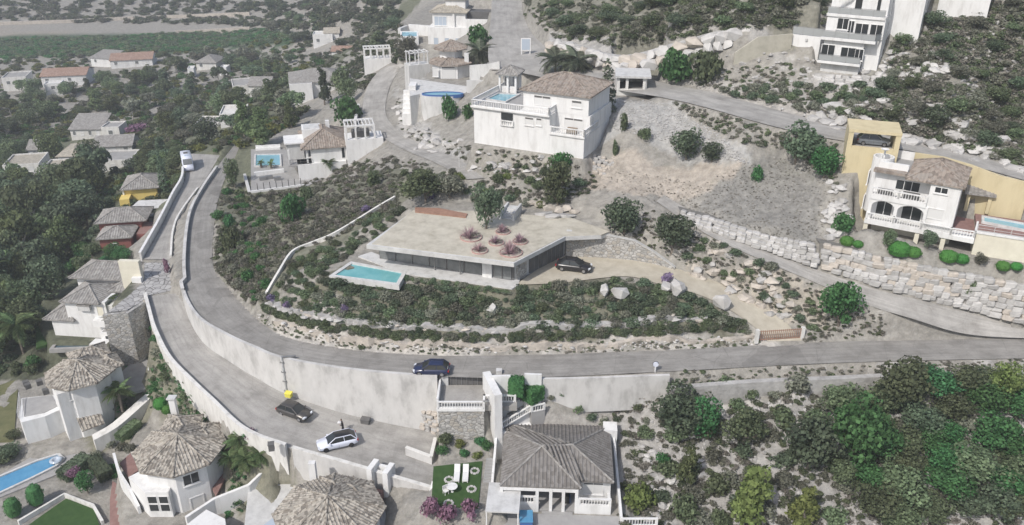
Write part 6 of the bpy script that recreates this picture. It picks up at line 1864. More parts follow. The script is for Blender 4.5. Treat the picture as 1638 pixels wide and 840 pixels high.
# camper van on the grey drive
p = on_road(301, 268, 'driveway'); e = empty('camper_van', p, yaw_px((300, 262), (304, 277), p.z), 'white camper van parked at the far end of the grey drive', 'van')
loft([(x, [(0, .3), (.98 * k, .3), (1.03 * k, .5), (1.0 * k, zz_ * .8), (.92 * k, zz_), (0, zz_ + .05)]) for x, k, zz_ in ((-3.1, .96, 2.5), (-3.0, 1, 2.6), (1.4, 1, 2.6), (1.9, 1, 2.4), (2.5, .96, 1.35), (2.95, .93, 1.1), (3.05, .86, .8))], 'paint_white', e, 'body', True)
mk('windscreen', MB().add([(1.95, -.82, 2.36), (1.95, .82, 2.36), (2.52, .85, 1.42), (2.52, -.85, 1.42), (2.0, -.82, 2.42), (2.0, .82, 2.42), (2.57, .85, 1.48), (2.57, -.85, 1.48)], [(0, 1, 2, 3), (7, 6, 5, 4), (0, 4, 5, 1), (1, 5, 6, 2), (2, 6, 7, 3), (3, 7, 4, 0)]), 'glassmid', e)
mk('roof_hatch', MB().box(-1.6, -.8, -.4, .4, 2.64, 2.74), 'grey_and_shade', e); mk('roof_hatch', MB().box(.2, .8, -.35, .35, 2.64, 2.72), 'paleglass', e)
for s in (-1, 1):
    mk('side_window', MB().box(-1.8, .6, min(s * 1.0, s * 1.04), max(s * 1.0, s * 1.04), 1.4, 2.0), 'glass', e)
    for x in (-1.9, 1.9): wheel(e, x, s * 1.02, .35, .24, 'rim')
# ------------------------------------------------------------------ person by the white car
def skin_body(name, pts, edges, m, parent, sub=2):
    me = bpy.data.meshes.new(name)
    me.from_pydata([q[:3] for q in pts], edges, [])
    o = link(name, me, m, parent)
    md = o.modifiers.new('skin', 'SKIN')
    sv = me.skin_vertices[0].data
    for i, q in enumerate(pts): sv[i].radius = (q[3], q[4] if len(q) > 4 else q[3])
    sv[0].use_root = True
    sb = o.modifiers.new('sub', 'SUBSURF'); sb.levels = sub; sb.render_levels = sub
    md.use_smooth_shade = True
    return o
p = on_road(549, 691, 'lower_road')
pe = empty('person', p, math.radians(200), 'person in dark clothes carrying a white bundle behind the white car', 'person')
def body(d=0):
    P = [(0, 0, .93, .15 + d, .11 + d), (0, 0, 1.15, .14 + d, .10 + d), (.03, 0, 1.38, .17 + d, .11 + d), (.05, 0, 1.5, .06 + d), (.07, 0, 1.58, .055 + d)]
    E_ = [(0, 1), (1, 2), (2, 3), (3, 4)]
    for s in (-1, 1):
        k = len(P)
        P += [(0, s * .1, .86, .095 + d), (.08 * s, s * .11, .48, .065 + d), (.02 + .14 * s, s * .11, .08, .045 + d)]
        E_ += [(0, k), (k, k + 1), (k + 1, k + 2)]
        k = len(P)
        P += [(.04, s * .2, 1.4, .06 + d), (.12 if s > 0 else 0, s * .27, 1.14, .047 + d), (.30 if s > 0 else .06, s * .25, 1.22 if s > 0 else .9, .036 + d)]
        E_ += [(2, k), (k, k + 1), (k + 1, k + 2)]
    return P, E_
P_, E_ = body()
n0 = len(P_)
for s, wi in ((-1, 10), (1, 16)):           # palms and five fingers
    wx, wy, wz = P_[wi][:3]
    k = len(P_); up = .05 if s > 0 else -.06
    P_.append((wx + (.05 if s > 0 else .01), wy, wz + up, .03, .022)); E_.append((wi, k))
    for f_ in range(4):
        P_.append((wx + (.09 if s > 0 else .02) + .01 * f_, wy - .03 + .02 * f_, wz + up * 2.1, .009)); E_.append((k, len(P_) - 1))
    P_.append((wx + .06, wy - .045, wz + up * 1.2, .01)); E_.append((k, len(P_) - 1))
for s, wi in ((-1, 7), (1, 13)):
    wx, wy, wz = P_[wi][:3]; P_.append((wx + .13, wy, .04, .045, .04)); E_.append((wi, len(P_) - 1))
skin_body('body', P_, E_, 'skin', pe)
P2, E2 = body(.018)
cl = skin_body('clothing', [q for q in P2], E2, 'cloth_dark', pe)
hd = MB().lathe([(.02, -.13), (.06, -.115), (.078, -.05), (.085, .02), (.08, .07), (.05, .11), (.01, .12)], 14, (.09, 0, 1.7))
hb = mk('head', hd, 'skin', pe, True)
mk('nose', MB().tube((.165, 0, 1.70), (.19, 0, 1.675), .008, .014, 5), 'skin', hb)
for s in (-1, 1):
    mk('ear', MB().lathe([(.01, -.03), (.02, 0), (.01, .03)], 6, (.085, s * .085, 1.69)), 'skin', hb)
    mk('eye', MB().lathe([(.003, -.008), (.01, 0), (.003, .008)], 6, (.166, s * .03, 1.72)), 'dark', hb)
mk('mouth', MB().box(.16, .168, -.022, .022, 1.635, 1.643), 'pink', hb)
mk('hair', MB().lathe([(.088, -.02), (.094, .03), (.088, .085), (.055, .125), (.01, .135)], 14, (.075, 0, 1.7)), 'hair', pe, True)
for s, fx_ in ((-1, -.12), (1, .16)): mk('shoe', MB().box(fx_ - .06, fx_ + .2, s * .11 - .05, s * .11 + .05, 0.0, .09), 'dark', pe)
sk = link('white_bundle', rock(4, 'cloth_white', True)); sk.location = p + Vector((-.33, -.1, 1.42)); sk.scale = (.55, .42, .38)
tag(sk, 'white bundle held by the person behind the white car', 'bundle')
# small street things
def bin_(label, p, yaw, m, w_=1.0, d=.6, h=.95, wheels=True):
    e = empty('wheeled_bin', p, yaw, label, 'bin')
    mk('body', MB().prism([(-w_ / 2, -d / 2), (w_ / 2, -d / 2), (w_ / 2, d / 2), (-w_ / 2, d / 2)], 0.08, h), m, e)
    mk('lid', MB().prism([(-w_ / 2 - .05, -d / 2 - .05), (w_ / 2 + .05, -d / 2 - .05), (w_ / 2 + .05, d / 2 + .05), (-w_ / 2 - .05, d / 2 + .05)], h, [h + .06, h + .06, h + .16, h + .16]), m, e)
    for a in (-1, 1): mk('wheel', MB().tube((a * w_ * .4, d / 2, .09), (a * w_ * .4 + .05, d / 2, .09), .09, .09, 10), 'rubber', e)
    return e
p = on_road(585, 677, 'lower_road'); bin_('black waste container at the foot of the retaining wall', p, -.25, 'grey_and_shade', 1.0, .6, .55)
p = on_road(463, 641, 'lower_road'); bin_('bright yellow box at the foot of the drainpipe', p + Vector((0, 0, .5)), -.3, 'plastic_yellow', .75, .5, .55)
p = PZ(435, 721, 2.2); bin_('dark bin beside the parapet corner', p, .2, 'grey_and_shade', .6, .5, .9)
p = on_road(1048, 594, 'upper_road')
e = empty('road_marker', p, 0, 'white marker post with dark round mirror at the road edge', 'post')
mk('post', MB().tube((0, 0, -.2), (0, 0, .8), .09, .09, 8), 'white', e); mk('mirror', MB().tube((0, -.12, .95), (0, .02, .95), .3, .3, 14), 'paint_white', e); mk('mirror_rim', MB().tube((0, .03, .95), (0, .08, .95), .34, .34, 14), 'dark', e)
F = Fr('metal_gate', 'rusty bar gate across the sandy driveway', 'gate', (1213, 545), (1279, 541), 8.85)
for k in range(22): F.box('bar', 'rust', F.W * k / 21 - .035, F.W * k / 21 + .035, -.035, .035, 0, 1.35)
for w_ in (.1, 1.2): F.box('rail', 'rust', 0, F.W, -.03, .03, w_, w_ + .07)
for uu in (-.25, F.W + .25): F.box('post', 'offwhite', uu - .2, uu + .2, -.2, .2, -.3, 1.5)
e = empty('utility_pole', PGv(735, 268) , 0, 'thin pole beside the dirt track', 'pole'); mk('pole', MB().tube((0, 0, -.3), (0, 0, 3.2), .07, .05, 8), 'concrete', e); mk('arm', MB().bar((-.3, 0, 3.1), (.3, 0, 3.1), .08, .08), 'concrete', e)
e = empty('gas_tank', PZ(704, 206, 15.6) + Vector((0, 0, .6)), 0, 'white rounded tank below the round villa terrace', 'tank')
mk('tank', MB().lathe([(.1, -.6), (.6, -.5), (.75, 0), (.6, .5), (.1, .6)], 14), 'white', e, True); mk('legs', MB().box(-.4, .4, -.3, .3, -1.4, -.5), 'concrete', e)
# inflatable on the long pool
p = PZ(90, 738, -6.88); o = mk('pool_float', MB().lathe([(.35, .05), (.55, .02), (.75, .12), (.75, .25), (.55, .35), (.35, .28), (.3, .15)], 16), 'paleglass', None, True); o.location = p; tag(o, 'pale round float at the end of the bright blue pool', 'pool float')

q = [on_road(650, 727, 'lower_road'), on_road(690, 742, 'lower_road'), on_road(697, 712, 'lower_road')]
wall_line('lane_end_wall', 'low pale planter wall at the end of the lane', 'garden wall', [(v.x, v.y, v.z - .5, v.z + 1.0) for v in q], 'retaining', .3, 'offwhite')
# ------------------------------------------------------------------ vegetation
def leaves(n, seed, lumps, leaf, aspect=1.0, up=.25):
    """leaf-sized quads over a set of lumps (cx, cy, cz, rx, ry, rz)"""
    r = np.random.default_rng(seed)
    L = np.array(lumps, float)
    wts = (L[:, 3] * L[:, 4] + L[:, 3] * L[:, 5] + L[:, 4] * L[:, 5])
    k = r.choice(len(L), n, p=wts / wts.sum())
    d = r.normal(size=(n, 3)); d[:, 2] += up
    d /= np.linalg.norm(d, axis=1)[:, None]
    rad = r.uniform(.62, 1.06, n) ** .8
    P = L[k, :3] + d * L[k, 3:] * rad[:, None]
    N = d + r.normal(size=(n, 3)) * .55
    N /= np.linalg.norm(N, axis=1)[:, None]
    T = np.cross(N, r.normal(size=(n, 3))); T /= np.linalg.norm(T, axis=1)[:, None]
    B = np.cross(N, T)
    s = leaf * r.uniform(.55, 1.35, n)
    a, b = T * (s * aspect)[:, None] * .5, B * s[:, None] * .5
    V = np.stack([P - a - b * .4, P - b + a * .2, P + a + b * .3, P - a * .1 + b], 1).reshape(-1, 3)
    return V, np.arange(4 * n).reshape(-1, 4)
def lumps_round(seed, k, rx, rz, cz, sub=.5, spread=.62):
    r = np.random.default_rng(seed)
    out = []
    for i in range(k):
        d = r.normal(size=3); d /= np.linalg.norm(d); q = r.uniform(.55, 1) * spread
        s = sub * r.uniform(.7, 1.25)
        out.append((d[0] * rx * q, d[1] * rx * q, cz + d[2] * rz * q, rx * s, rx * s, rz * s * .9))
    out.append((0, 0, cz, rx * .62, rx * .62, rz * .62))
    return out
ARR = {}
def crown_arr(kind, v):
    key = (kind, v)
    if key in ARR: return ARR[key]
    if kind == 'bush': V, Q = leaves(760, 10 + v, lumps_round(20 + v, 9, .88, .55, .5), .15)
    elif kind == 'low': V, Q = leaves(200, 30 + v, lumps_round(40 + v, 5, .85, .45, .38), .23)
    elif kind == 'tree': V, Q = leaves(2100, 50 + v, lumps_round(60 + v, 15, .98, .88, .98, .40, .68), .105)
    elif kind == 'pine':
        r = np.random.default_rng(70 + v); lp = []
        for i in range(16):
            h = i / 15; rr = (1 - .62 * h) * .72; a = r.uniform(0, 6.28)
            lp.append((math.cos(a) * rr * r.uniform(.3, .8), math.sin(a) * rr * r.uniform(.3, .8), .45 + h * 1.75, .42 * (1 - .45 * h), .42 * (1 - .45 * h), .26))
        V, Q = leaves(1500, 80 + v, lp, .12, 1.5, .5)
    elif kind == 'umbrella':
        r = np.random.default_rng(170 + v); lp = []
        for i in range(13):
            a = r.uniform(0, 6.28); q = r.uniform(.15, .8)
            lp.append((math.cos(a) * q, math.sin(a) * q, 1.5 + r.uniform(-.2, .3) - q * .25, .36, .36, .24))
        V, Q = leaves(1400, 180 + v, lp, .12, 1.3, .6)
    elif kind == 'cypress':
        lp = [(0, 0, .25 + i * .34, .34 * (1 - (i / 9) ** 1.6 * .8), .34 * (1 - (i / 9) ** 1.6 * .8), .32) for i in range(9)]
        V, Q = leaves(1300, 90 + v, lp, .10, .8, .5)
    elif kind == 'ball': V, Q = leaves(900, 95 + v, [(0, 0, .45, .98, .98, .5)], .10)
    elif kind == 'box':
        r = np.random.default_rng(97); n = 1200
        P = r.uniform(-1, 1, (n, 3)); ax = r.integers(0, 3, n); sg = r.choice([-1, 1], n)
        P[np.arange(n), ax] = sg * r.uniform(.9, 1.04, n)
        V, Q = leaves(n, 98, [(0, 0, 0, 1e-3, 1e-3, 1e-3)], .13)
        V = (V.reshape(n, 4, 3) + P[:, None] * np.array([1, 1, .5]) + np.array([0, 0, .5])).reshape(-1, 3)
    elif kind == 'flower': V, Q = leaves(420, 99 + v, lumps_round(120 + v, 6, .85, .6, .5), .17)
    elif kind == 'spiky':
        r = np.random.default_rng(140 + v); n = 60; V = []
        for i in range(n):
            a = r.uniform(0, 6.28); t = r.uniform(.2, 1.3); l = r.uniform(.7, 1.0)
            d = np.array([math.cos(a) * math.cos(t), math.sin(a) * math.cos(t), math.sin(t)]); s = np.array([-math.sin(a), math.cos(a), 0]) * .05
            V += [-s, s, d * l + s * .15, d * l - s * .15]
        V = np.array(V); Q = np.arange(len(V)).reshape(-1, 4)
    ARR[key] = (V, Q)
    return V, Q
VARS = {'bush': 5, 'low': 4, 'tree': 5, 'pine': 4, 'umbrella': 3, 'cypress': 2, 'ball': 2, 'box': 1, 'flower': 2, 'spiky': 2}
CM = {}
def crown_mesh(kind, v, m):
    v = v % VARS[kind]
    k = (kind, v, m)
    if k not in CM:
        V, Q = crown_arr(kind, v)
        me = npmesh('crown', V, Q)
        if kind in ('ball', 'box'):                      # dense clipped plants have a closed body under the leaves
            b = MB()
            if kind == 'ball': b.lathe([(.2, 0), (.75, .12), (.9, .45), (.7, .8), (.2, .92)], 12)
            else: b.box(-.93, .93, -.93, .93, 0, .95)
            V2 = np.concatenate([V.reshape(-1, 3), np.array(b.v)]); n0 = len(V)
            me = MB(); me.v = [tuple(p) for p in V2]; me.f = [tuple(q) for q in Q] + [tuple(i + n0 for i in f) for f in b.f]
            me = me.mesh('crown')
        me.materials.append(MATS[m])
        CM[k] = me
    return CM[k]
TR = {}
def trunk_mesh(kind, v):
    k = (kind, v % 3)
    if k in TR: return TR[k]
    r = random.Random(v + 5)
    mb = MB()
    top = {'tree': .95, 'pine': 2.0, 'umbrella': 1.45, 'cypress': 2.4}.get(kind, .6)
    a = Vector((0, 0, -.3)); n = 5; rad = .085
    pts = [a]
    for i in range(n):
        b = Vector((r.uniform(-.06, .06), r.uniform(-.06, .06), -.3 + (top + .3) * (i + 1) / n))
        mb.tube(a, b, rad, rad * .82, 7, False); rad *= .82; a = b; pts.append(b)
    if kind in ('tree', 'umbrella'):
        for i in range(5):
            s = pts[2 + i % 3]; t = i * 1.3
            mb.tube(s, s + Vector((math.cos(t) * .5, math.sin(t) * .5, .38)), .035, .014, 5, False)
    TR[k] = mb.mesh('trunk'); TR[k].materials.append(MATS['palebark' if kind == 'umbrella' else 'bark'])
    return TR[k]
_tv = 0
def put_tree(p, r, h, kind, m, label, group=None, name='tree', cat='tree', yaw=None):
    """a trunk and a crown; r crown radius, h total height in metres"""
    global _tv
    _tv += 1
    e = empty(name, p, random.uniform(0, 6.28) if yaw is None else yaw, label, cat, group)
    base = {'tree': 1.95, 'pine': 2.4, 'umbrella': 1.85, 'cypress': 3.2}[kind]
    c = link('crown', crown_mesh(kind, _tv, m), None, e); c.scale = (r, r, h / base)
    t = link('trunk', trunk_mesh(kind, _tv), None, e); t.scale = (min(r, 2.8), min(r, 2.8), h / base)
    return e
def put_bush(p, r, h, kind, m, label, group=None, name='shrub', cat='shrub'):
    global _tv
    _tv += 1
    o = link(name, crown_mesh(kind, _tv, m), None)
    o.location = Vector(p) - Vector((0, 0, .08)); o.rotation_euler = (0, 0, random.uniform(0, 6.28)); o.scale = (r, r, h)
    return tag(o, label, cat, group)
def T(px, py, wpx, hpx, kind, m, label, group=None, z_=None, **k):
    p = PGv(px, py) if z_ is None else PZ(px, py, z_)
    q = pxm(p)
    r, h = wpx / 2 / q * 1.12, hpx / q / .90
    if kind in ('tree', 'pine', 'umbrella', 'cypress'): return put_tree(p, r / (.36 if kind == 'cypress' else 1), h, kind, m, label, group, **k)
    return put_bush(p, r, h, kind, m, label, group, **k)
# --- palms: a trunk and separate fronds
def frond_mesh(v, m):
    mb = MB(); r = random.Random(v); n = 15
    pts = [Vector((t * 1.0, 0, .42 * t - .75 * t * t)) for t in [i / n for i in range(n + 1)]]
    for i in range(1, n + 1):
        p = pts[i]; l = .30 * math.sin(math.pi * min(1, .18 + i / n * .85)) + .05
        for s in (-1, 1):
            d = Vector((.45, s, -.35)).normalized() * l
            wv = Vector((.022, 0, .008))
            mb.add([p - wv, p + wv, p + d + wv * .2, p + d - wv * .3], [(0, 1, 2, 3)])
            p2 = (pts[i - 1] + p) / 2; d2 = Vector((.5, s, -.45)).normalized() * l * .95
            mb.add([p2 - wv, p2 + wv, p2 + d2 + wv * .2, p2 + d2 - wv * .3], [(0, 1, 2, 3)])
    for a, b in zip(pts[:-1], pts[1:]): mb.add([a + Vector((0, -.012, 0)), b + Vector((0, -.01, 0)), b + Vector((0, .01, 0)), a + Vector((0, .012, 0))], [(0, 1, 2, 3)])
    me = mb.mesh('frond'); me.materials.append(MATS[m]); return me
FM = {}
def palm(px, py, hpx, rpx, label, m='leaf_palm', n=26, z_=None, group='palm trees'):
    p = PGv(px, py) if z_ is None else PZ(px, py, z_)
    q = pxm(p); h = hpx / q / .85; R = rpx / q * 1.3
    e = empty('palm_tree', p, random.uniform(0, 6), label, 'palm tree', group)
    mb = MB(); k = 8
    for i in range(k): mb.tube((0, 0, h * i / k - .2 * (i == 0)), (0, 0, h * (i + 1) / k), .19 + .03 * (i % 2), .15 + .03 * ((i + 1) % 2), 8, i == k - 1)
    mk('trunk', mb, 'bark', e)
    for i in range(n):
        key = (i % 2, m)
        if key not in FM: FM[key] = frond_mesh(i % 2, m)
        f = link('frond', FM[key], None, e); f.location = (0, 0, h)
        f.rotation_euler = (random.uniform(-.15, .15), random.uniform(-.95, .75), i * 2.4); f.scale = (R * random.uniform(.85, 1.1),) * 3
    return e

# --- where nothing may be planted
def blocked(x, y, marg=0.0):
    b = np.zeros(len(x), bool)
    for poly in OCC:
        P = np.array(poly)
        lo, hi = P.min(0) - marg, P.max(0) + marg
        k = (x > lo[0]) & (x < hi[0]) & (y > lo[1]) & (y < hi[1])
        if not k.any(): continue
        i = np.where(k)[0]
        q = inpoly(x[i], y[i], P)
        if marg: q |= segdist(x[i], y[i], P) < marg
        b[i] |= q
    return b
def sample(poly, n, marg=.3, spacing=0.0, seed=0, jitter_world=True):
    """ground points inside a pixel outline, kept apart"""
    r = np.random.default_rng(seed)
    P = np.array(poly)
    lo, hi = P.min(0), P.max(0)
    px = r.uniform(lo[0], hi[0], n * 5); py = r.uniform(lo[1], hi[1], n * 5)
    k = inpoly(px, py, P); px, py = px[k], py[k]
    if not len(px): return np.zeros((0, 3))
    W_ = PG(px, py)
    W_ = W_[~np.isnan(W_[:, 0])]
    W_ = W_[~blocked(W_[:, 0], W_[:, 1], marg)]
    out = []
    for q in W_:
        if spacing and any((q[0] - o[0]) ** 2 + (q[1] - o[1]) ** 2 < spacing ** 2 for o in out): continue
        out.append(q)
        if len(out) >= n: break
    return np.array(out).reshape(-1, 3)
def stuff(name, label, pts, rr, mats, seed=1, kind='low', hk=.8, kset=None):
    """many small plants joined into one object per call"""
    if not len(pts): return
    r = np.random.default_rng(seed)
    VV, QQ, n0 = [], [], 0
    MI = []
    for i, p in enumerate(pts):
        kd = kind if kset is None else kset[i % len(kset)]
        V, Q = crown_arr(kd, int(r.integers(0, VARS[kd])))
        s = r.uniform(*rr); a = r.uniform(0, 6.28); c, q = math.cos(a), math.sin(a)
        X = np.stack([V[:, 0] * c - V[:, 1] * q, V[:, 0] * q + V[:, 1] * c, V[:, 2] * hk * r.uniform(.8, 1.3)], -1) * s + np.array([p[0], p[1], p[2] - .06])
        VV.append(X); QQ.append(Q + n0); n0 += len(V)
        MI.append(np.full(len(Q), int(r.integers(0, len(mats)))))
    me = npmesh(name, np.concatenate(VV), np.concatenate(QQ))
    for m in mats: me.materials.append(MATS[m])
    me.polygons.foreach_set('material_index', np.concatenate(MI).astype(np.int32))
    return tag(link(name, me, None), label, kind='stuff')
TONE = {'leaf_mid': 'mid green', 'leaf_dark': 'dark green', 'leaf_grey': 'grey green', 'leaf_bright': 'bright green', 'leaf_olive': 'yellow green', 'leaf_pine': 'pine green', 'leaf_dry': 'dry grey'}
def scatter(poly, n, kind, mats, rr, hk, label, group, seed, marg=.4, spacing=1.0, name='shrub', cat='shrub', noun=None):
    pts = sample(poly, n, marg, spacing, seed)
    if not len(pts): return 0
    r = random.Random(seed)
    ang = pts[:, 0] / pts[:, 1]
    qx = np.argsort(np.argsort(ang)) / len(pts); qy = np.argsort(np.argsort(pts[:, 1])) / len(pts)
    XW = ['far left', 'left of centre', 'in the middle', 'right of centre', 'far right']
    YW = ['nearest row', 'front half', 'back half', 'farthest row']
    for i, p in enumerate(pts):
        s = r.uniform(*rr); m = r.choice(mats); hh = r.uniform(*hk)
        f = (s - rr[0]) / (rr[1] - rr[0])
        sz = 'small' if f < .33 else 'medium' if f < .67 else 'large'
        nx = min(4, int(qx[i] * 5)) if len(pts) > 12 else min(4, int(qx[i] * 3) * 2)
        lb = '%s %s %s %s, %s, %s' % (sz, 'tall' if hh > (hk[0] + hk[1]) / 2 else 'squat', TONE[m], label, XW[nx], YW[min(3, int(qy[i] * 4))])
        if kind in ('tree', 'pine', 'umbrella', 'cypress') or isinstance(kind, (list, tuple)):
            kd = kind if isinstance(kind, str) else r.choice(kind)
            put_tree(Vector(p), s, s * hh, kd, m, lb, group, name='tree', cat='tree')
        else: put_bush(Vector(p), s, s * hh, kind, m, lb, group, name=name, cat=cat)
    return len(pts)

# --- single trees and shrubs one can point at
T(778, 366, 50, 74, 'tree', 'leaf_dark', 'dark bushy tree standing on the planted roof', z_=16.6)
T(893, 330, 56, 78, 'tree', 'leaf_mid', 'round tree right behind the planted roof')
T(895, 272, 46, 30, 'bush', 'leaf_bright', 'bright green shrub against the foot of the white villa wall')
T(998, 378, 66, 62, 'tree', 'leaf_dark', 'dark tree at the upper end of the stone driveway wall')
T(1074, 400, 70, 60, 'tree', 'leaf_dark', 'broad dark tree above the boulder wall start')
T(1098, 255, 52, 50, 'tree', 'leaf_dark', 'dark tree on the pale rubble slope, left of two')
T(1138, 258, 42, 32, 'tree', 'leaf_dark', 'lower dark tree on the rubble slope, right of two')
T(1274, 258, 82, 66, 'tree', 'leaf_dark', 'large dark tree below the hill road')
T(1318, 284, 54, 52, 'tree', 'leaf_bright', 'bright green tree beside the yellow carport')
T(1340, 522, 66, 78, 'tree', 'leaf_bright', 'bright leafy green tree between track and asphalt road')
T(1080, 128, 76, 50, 'bush', 'leaf_bright', 'spreading bright green tree left of two at the hill road')
T(1128, 132, 60, 50, 'bush', 'leaf_mid', 'darker green tree right of two at the hill road')
T(720, 192, 30, 40, 'bush', 'leaf_bright', 'bright green tree below the oval pool terrace')
T(748, 190, 22, 26, 'bush', 'leaf_bright', 'small bright shrub beside the white villa terrace')
T(768, 78, 44, 36, 'bush', 'leaf_bright', 'rounded green tree beside the hilltop villa')
T(650, 98, 32, 42, 'tree', 'leaf_grey', 'grey green tree below the small hilltop pool')
T(558, 196, 56, 40, 'bush', 'leaf_bright', 'bright green tree left of the dirt track')
T(520, 168, 30, 54, 'pine', 'leaf_dark', 'dark pointed pine in front of the broad grey roof')
T(545, 140, 44, 32, 'bush', 'leaf_mid', 'green bush above the dirt track bend')
T(556, 168, 30, 44, 'tree', 'leaf_mid', 'slim tree between the pine and the dirt track')
T(420, 232, 52, 54, 'pine', 'leaf_pine', 'pine behind the rectangular pool, right of two')
T(392, 222, 44, 56, 'pine', 'leaf_pine', 'pine behind the rectangular pool, left of two')
T(466, 205, 30, 40, 'pine', 'leaf_pine', 'small pine behind the terrace villa')
T(266, 316, 18, 66, 'cypress', 'leaf_dark', 'slender dark cypress beside the yellow house')
T(968, 205, 34, 96, 'cypress', 'leaf_palmgrey', 'tall dark columnar tree right of the white villa')
T(984, 248, 14, 26, 'bush', 'leaf_mid', 'small upright shrub above the dry stone wall')
T(998, 210, 16, 30, 'bush', 'leaf_mid', 'small upright shrub left of the rubble slope')
T(1030, 222, 24, 18, 'bush', 'leaf_mid', 'round shrub at the top of the brown terrace')
T(1210, 288, 24, 24, 'bush', 'leaf_bright', 'round bright shrub on the brown slope')
T(1346, 372, 44, 30, 'bush', 'leaf_bright', 'round green bush left of the arcade villa')
T(1546, 472, 22, 32, 'bush', 'leaf_mid', 'green shrub growing from the boulder wall')
T(598, 298, 26, 26, 'bush', 'leaf_mid', 'round dark shrub on the scrub slope above the garden wall')
T(467, 352, 46, 46, 'bush', 'leaf_bright', 'bright green bush below the pool terrace')
T(492, 318, 30, 22, 'bush', 'leaf_mid', 'green bush right of the pool terrace wall')
T(374, 398, 42, 36, 'bush', 'leaf_mid', 'leafy bush on the inside of the road curve, lower one')
T(368, 362, 26, 20, 'bush', 'leaf_bright', 'small green bush on the inside of the road curve')
T(376, 300, 28, 50, 'tree', 'leaf_mid', 'green tree between the road and the pool terrace')
T(680, 325, 84, 56, 'tree', 'leaf_mid', 'sprawling tree above the left end of the planted roof')
T(720, 316, 50, 40, 'tree', 'leaf_grey', 'greyish tree right of the sprawling one behind the roof')
T(1390, 106, 14, 16, 'ball', 'leaf_bright', 'small round green bush at the foot of the tower house')
T(1082, 690, 92, 78, 'tree', 'leaf_dark', 'large dark grey green tree right of the bungalow')
T(1122, 700, 62, 76, 'tree', 'leaf_bright', 'bright green tree right of the large dark one')
T(1190, 716, 76, 72, 'tree', 'leaf_mid', 'broad green tree in the middle of the lower slope')
T(1292, 752, 96, 96, 'tree', 'leaf_dark', 'dark tree alone on the pale lower slope')
T(1434, 660, 92, 92, 'tree', 'leaf_mid', 'tall tree overlapping the asphalt road on the right')
T(1370, 742, 96, 116, 'tree', 'leaf_bright', 'bright green tree left in the lower right thicket')
T(1600, 640, 56, 70, 'tree', 'leaf_olive', 'yellow green tree at the right end of the road wall')
T(1200, 838, 92, 100, 'pine', 'leaf_olive', 'yellow green pine, left one at the bottom edge')
T(1282, 850, 64, 80, 'pine', 'leaf_olive', 'yellow green pine, right one at the bottom edge')
T(1024, 812, 60, 40, 'bush', 'leaf_olive', 'wide yellow green bush beside the bungalow wall')
T(1098, 830, 60, 44, 'bush', 'leaf_mid', 'green bush near the bottom edge right of the bungalow')
T(1060, 745, 26, 24, 'bush', 'leaf_bright', 'small bright bush on the slope right of the bungalow')
T(1100, 775, 40, 66, 'pine', 'leaf_pine', 'slim yellowish pine on the lower slope')
# clipped plants
T(826, 628, 22, 24, 'box', 'leaf_bright', 'tall clipped hedge block by the road, left of two', z_=7.0)
T(851, 637, 26, 22, 'box', 'leaf_bright', 'lower clipped hedge block, right of two', z_=6.0)
for i, (x, y, w_) in enumerate(((1354, 391, 22), (1372, 394, 16), (1437, 407, 34), (1460, 409, 24), (1516, 417, 28), (1537, 419, 22), (1603, 431, 22), (1624, 434, 18))):
    T(x, y, w_, w_ * .62, 'ball', 'leaf_topiary', ['clipped green dome at the left end of the villa garden', 'small clipped dome second from the left in the villa garden', 'largest clipped dome below the arches', 'clipped dome touching the largest one', 'clipped dome below the balcony corner', 'clipped dome right of the balcony corner', 'clipped dome near the right edge', 'clipped dome cut by the right edge'][i], 'clipped domes of the arcade villa garden', name='topiary', cat='topiary')
T(1420, 398, 24, 34, 'tree', 'leaf_mid', 'small tree in front of the villa arches'); T(1484, 398, 28, 30, 'tree', 'leaf_dark', 'dark small tree beside the villa pillars')
T(1566, 424, 22, 20, 'tree', 'leaf_grey', 'small bare looking tree in front of the cream pool wall')
T(24, 824, 24, 34, 'ball', 'leaf_bright', 'upright clipped bush at the lower left corner, left of two', z_=-7.0, name='topiary', cat='topiary'); T(60, 806, 24, 38, 'ball', 'leaf_bright', 'upright clipped bush by the pool, right of two', z_=-7.0, name='topiary', cat='topiary')
for i, (x, y, w_) in enumerate(((258, 652, 22), (274, 642, 22), (268, 660, 16))):
    T(x, y, w_, w_ * .8, 'ball', 'leaf_topiary', ['round green bush, left one of the tight cluster of three', 'round green bush, top one of the tight cluster of three', 'small round bush at the front of the tight cluster of three'][i], 'clipped round bushes', z_=-2.4, name='topiary', cat='topiary')
T(140, 786, 34, 40, 'tree', 'leaf_bright', 'small green tree in the garden below the long pool', z_=-7.0)
def hedge(label, a, b, z_, wd, h, m, name='hedge'):
    p, q = PZ(*a, z_), PZ(*b, z_); d = q - p
    o = link(name, crown_mesh('box', 0, m), None); o.location = (p + q) / 2 - Vector((0, 0, .1)); o.rotation_euler = (0, 0, math.atan2(d.y, d.x)); o.scale = (d.length / 2, wd / 2, h)
    tag(o, label, 'hedge')
hedge('dark purple clipped hedge beside the long pool', (98, 770), (140, 738), -7.0, 1.8, 1.3, 'flower_pink') if False else hedge('dark clipped hedge beside the long pool', (100, 768), (142, 738), -7.0, 1.9, 1.3, 'leaf_dark')
hedge('dark clipped hedge turning down from the pool end', (150, 740), (172, 768), -7.0, 1.6, 1.3, 'leaf_dark')
hedge('yellow green hedge along the lane parapet, upper part', (308, 612), (338, 650), .2, 1.6, 1.8, 'leaf_olive')
hedge('yellow green hedge along the lane parapet, lower part', (346, 660), (386, 700), -.2, 1.3, 1.3, 'leaf_olive')
hedge('low green hedge between the long garden wall and the octagonal villa', (190, 705), (222, 680), -5.0, 1.3, 1.0, 'leaf_mid')
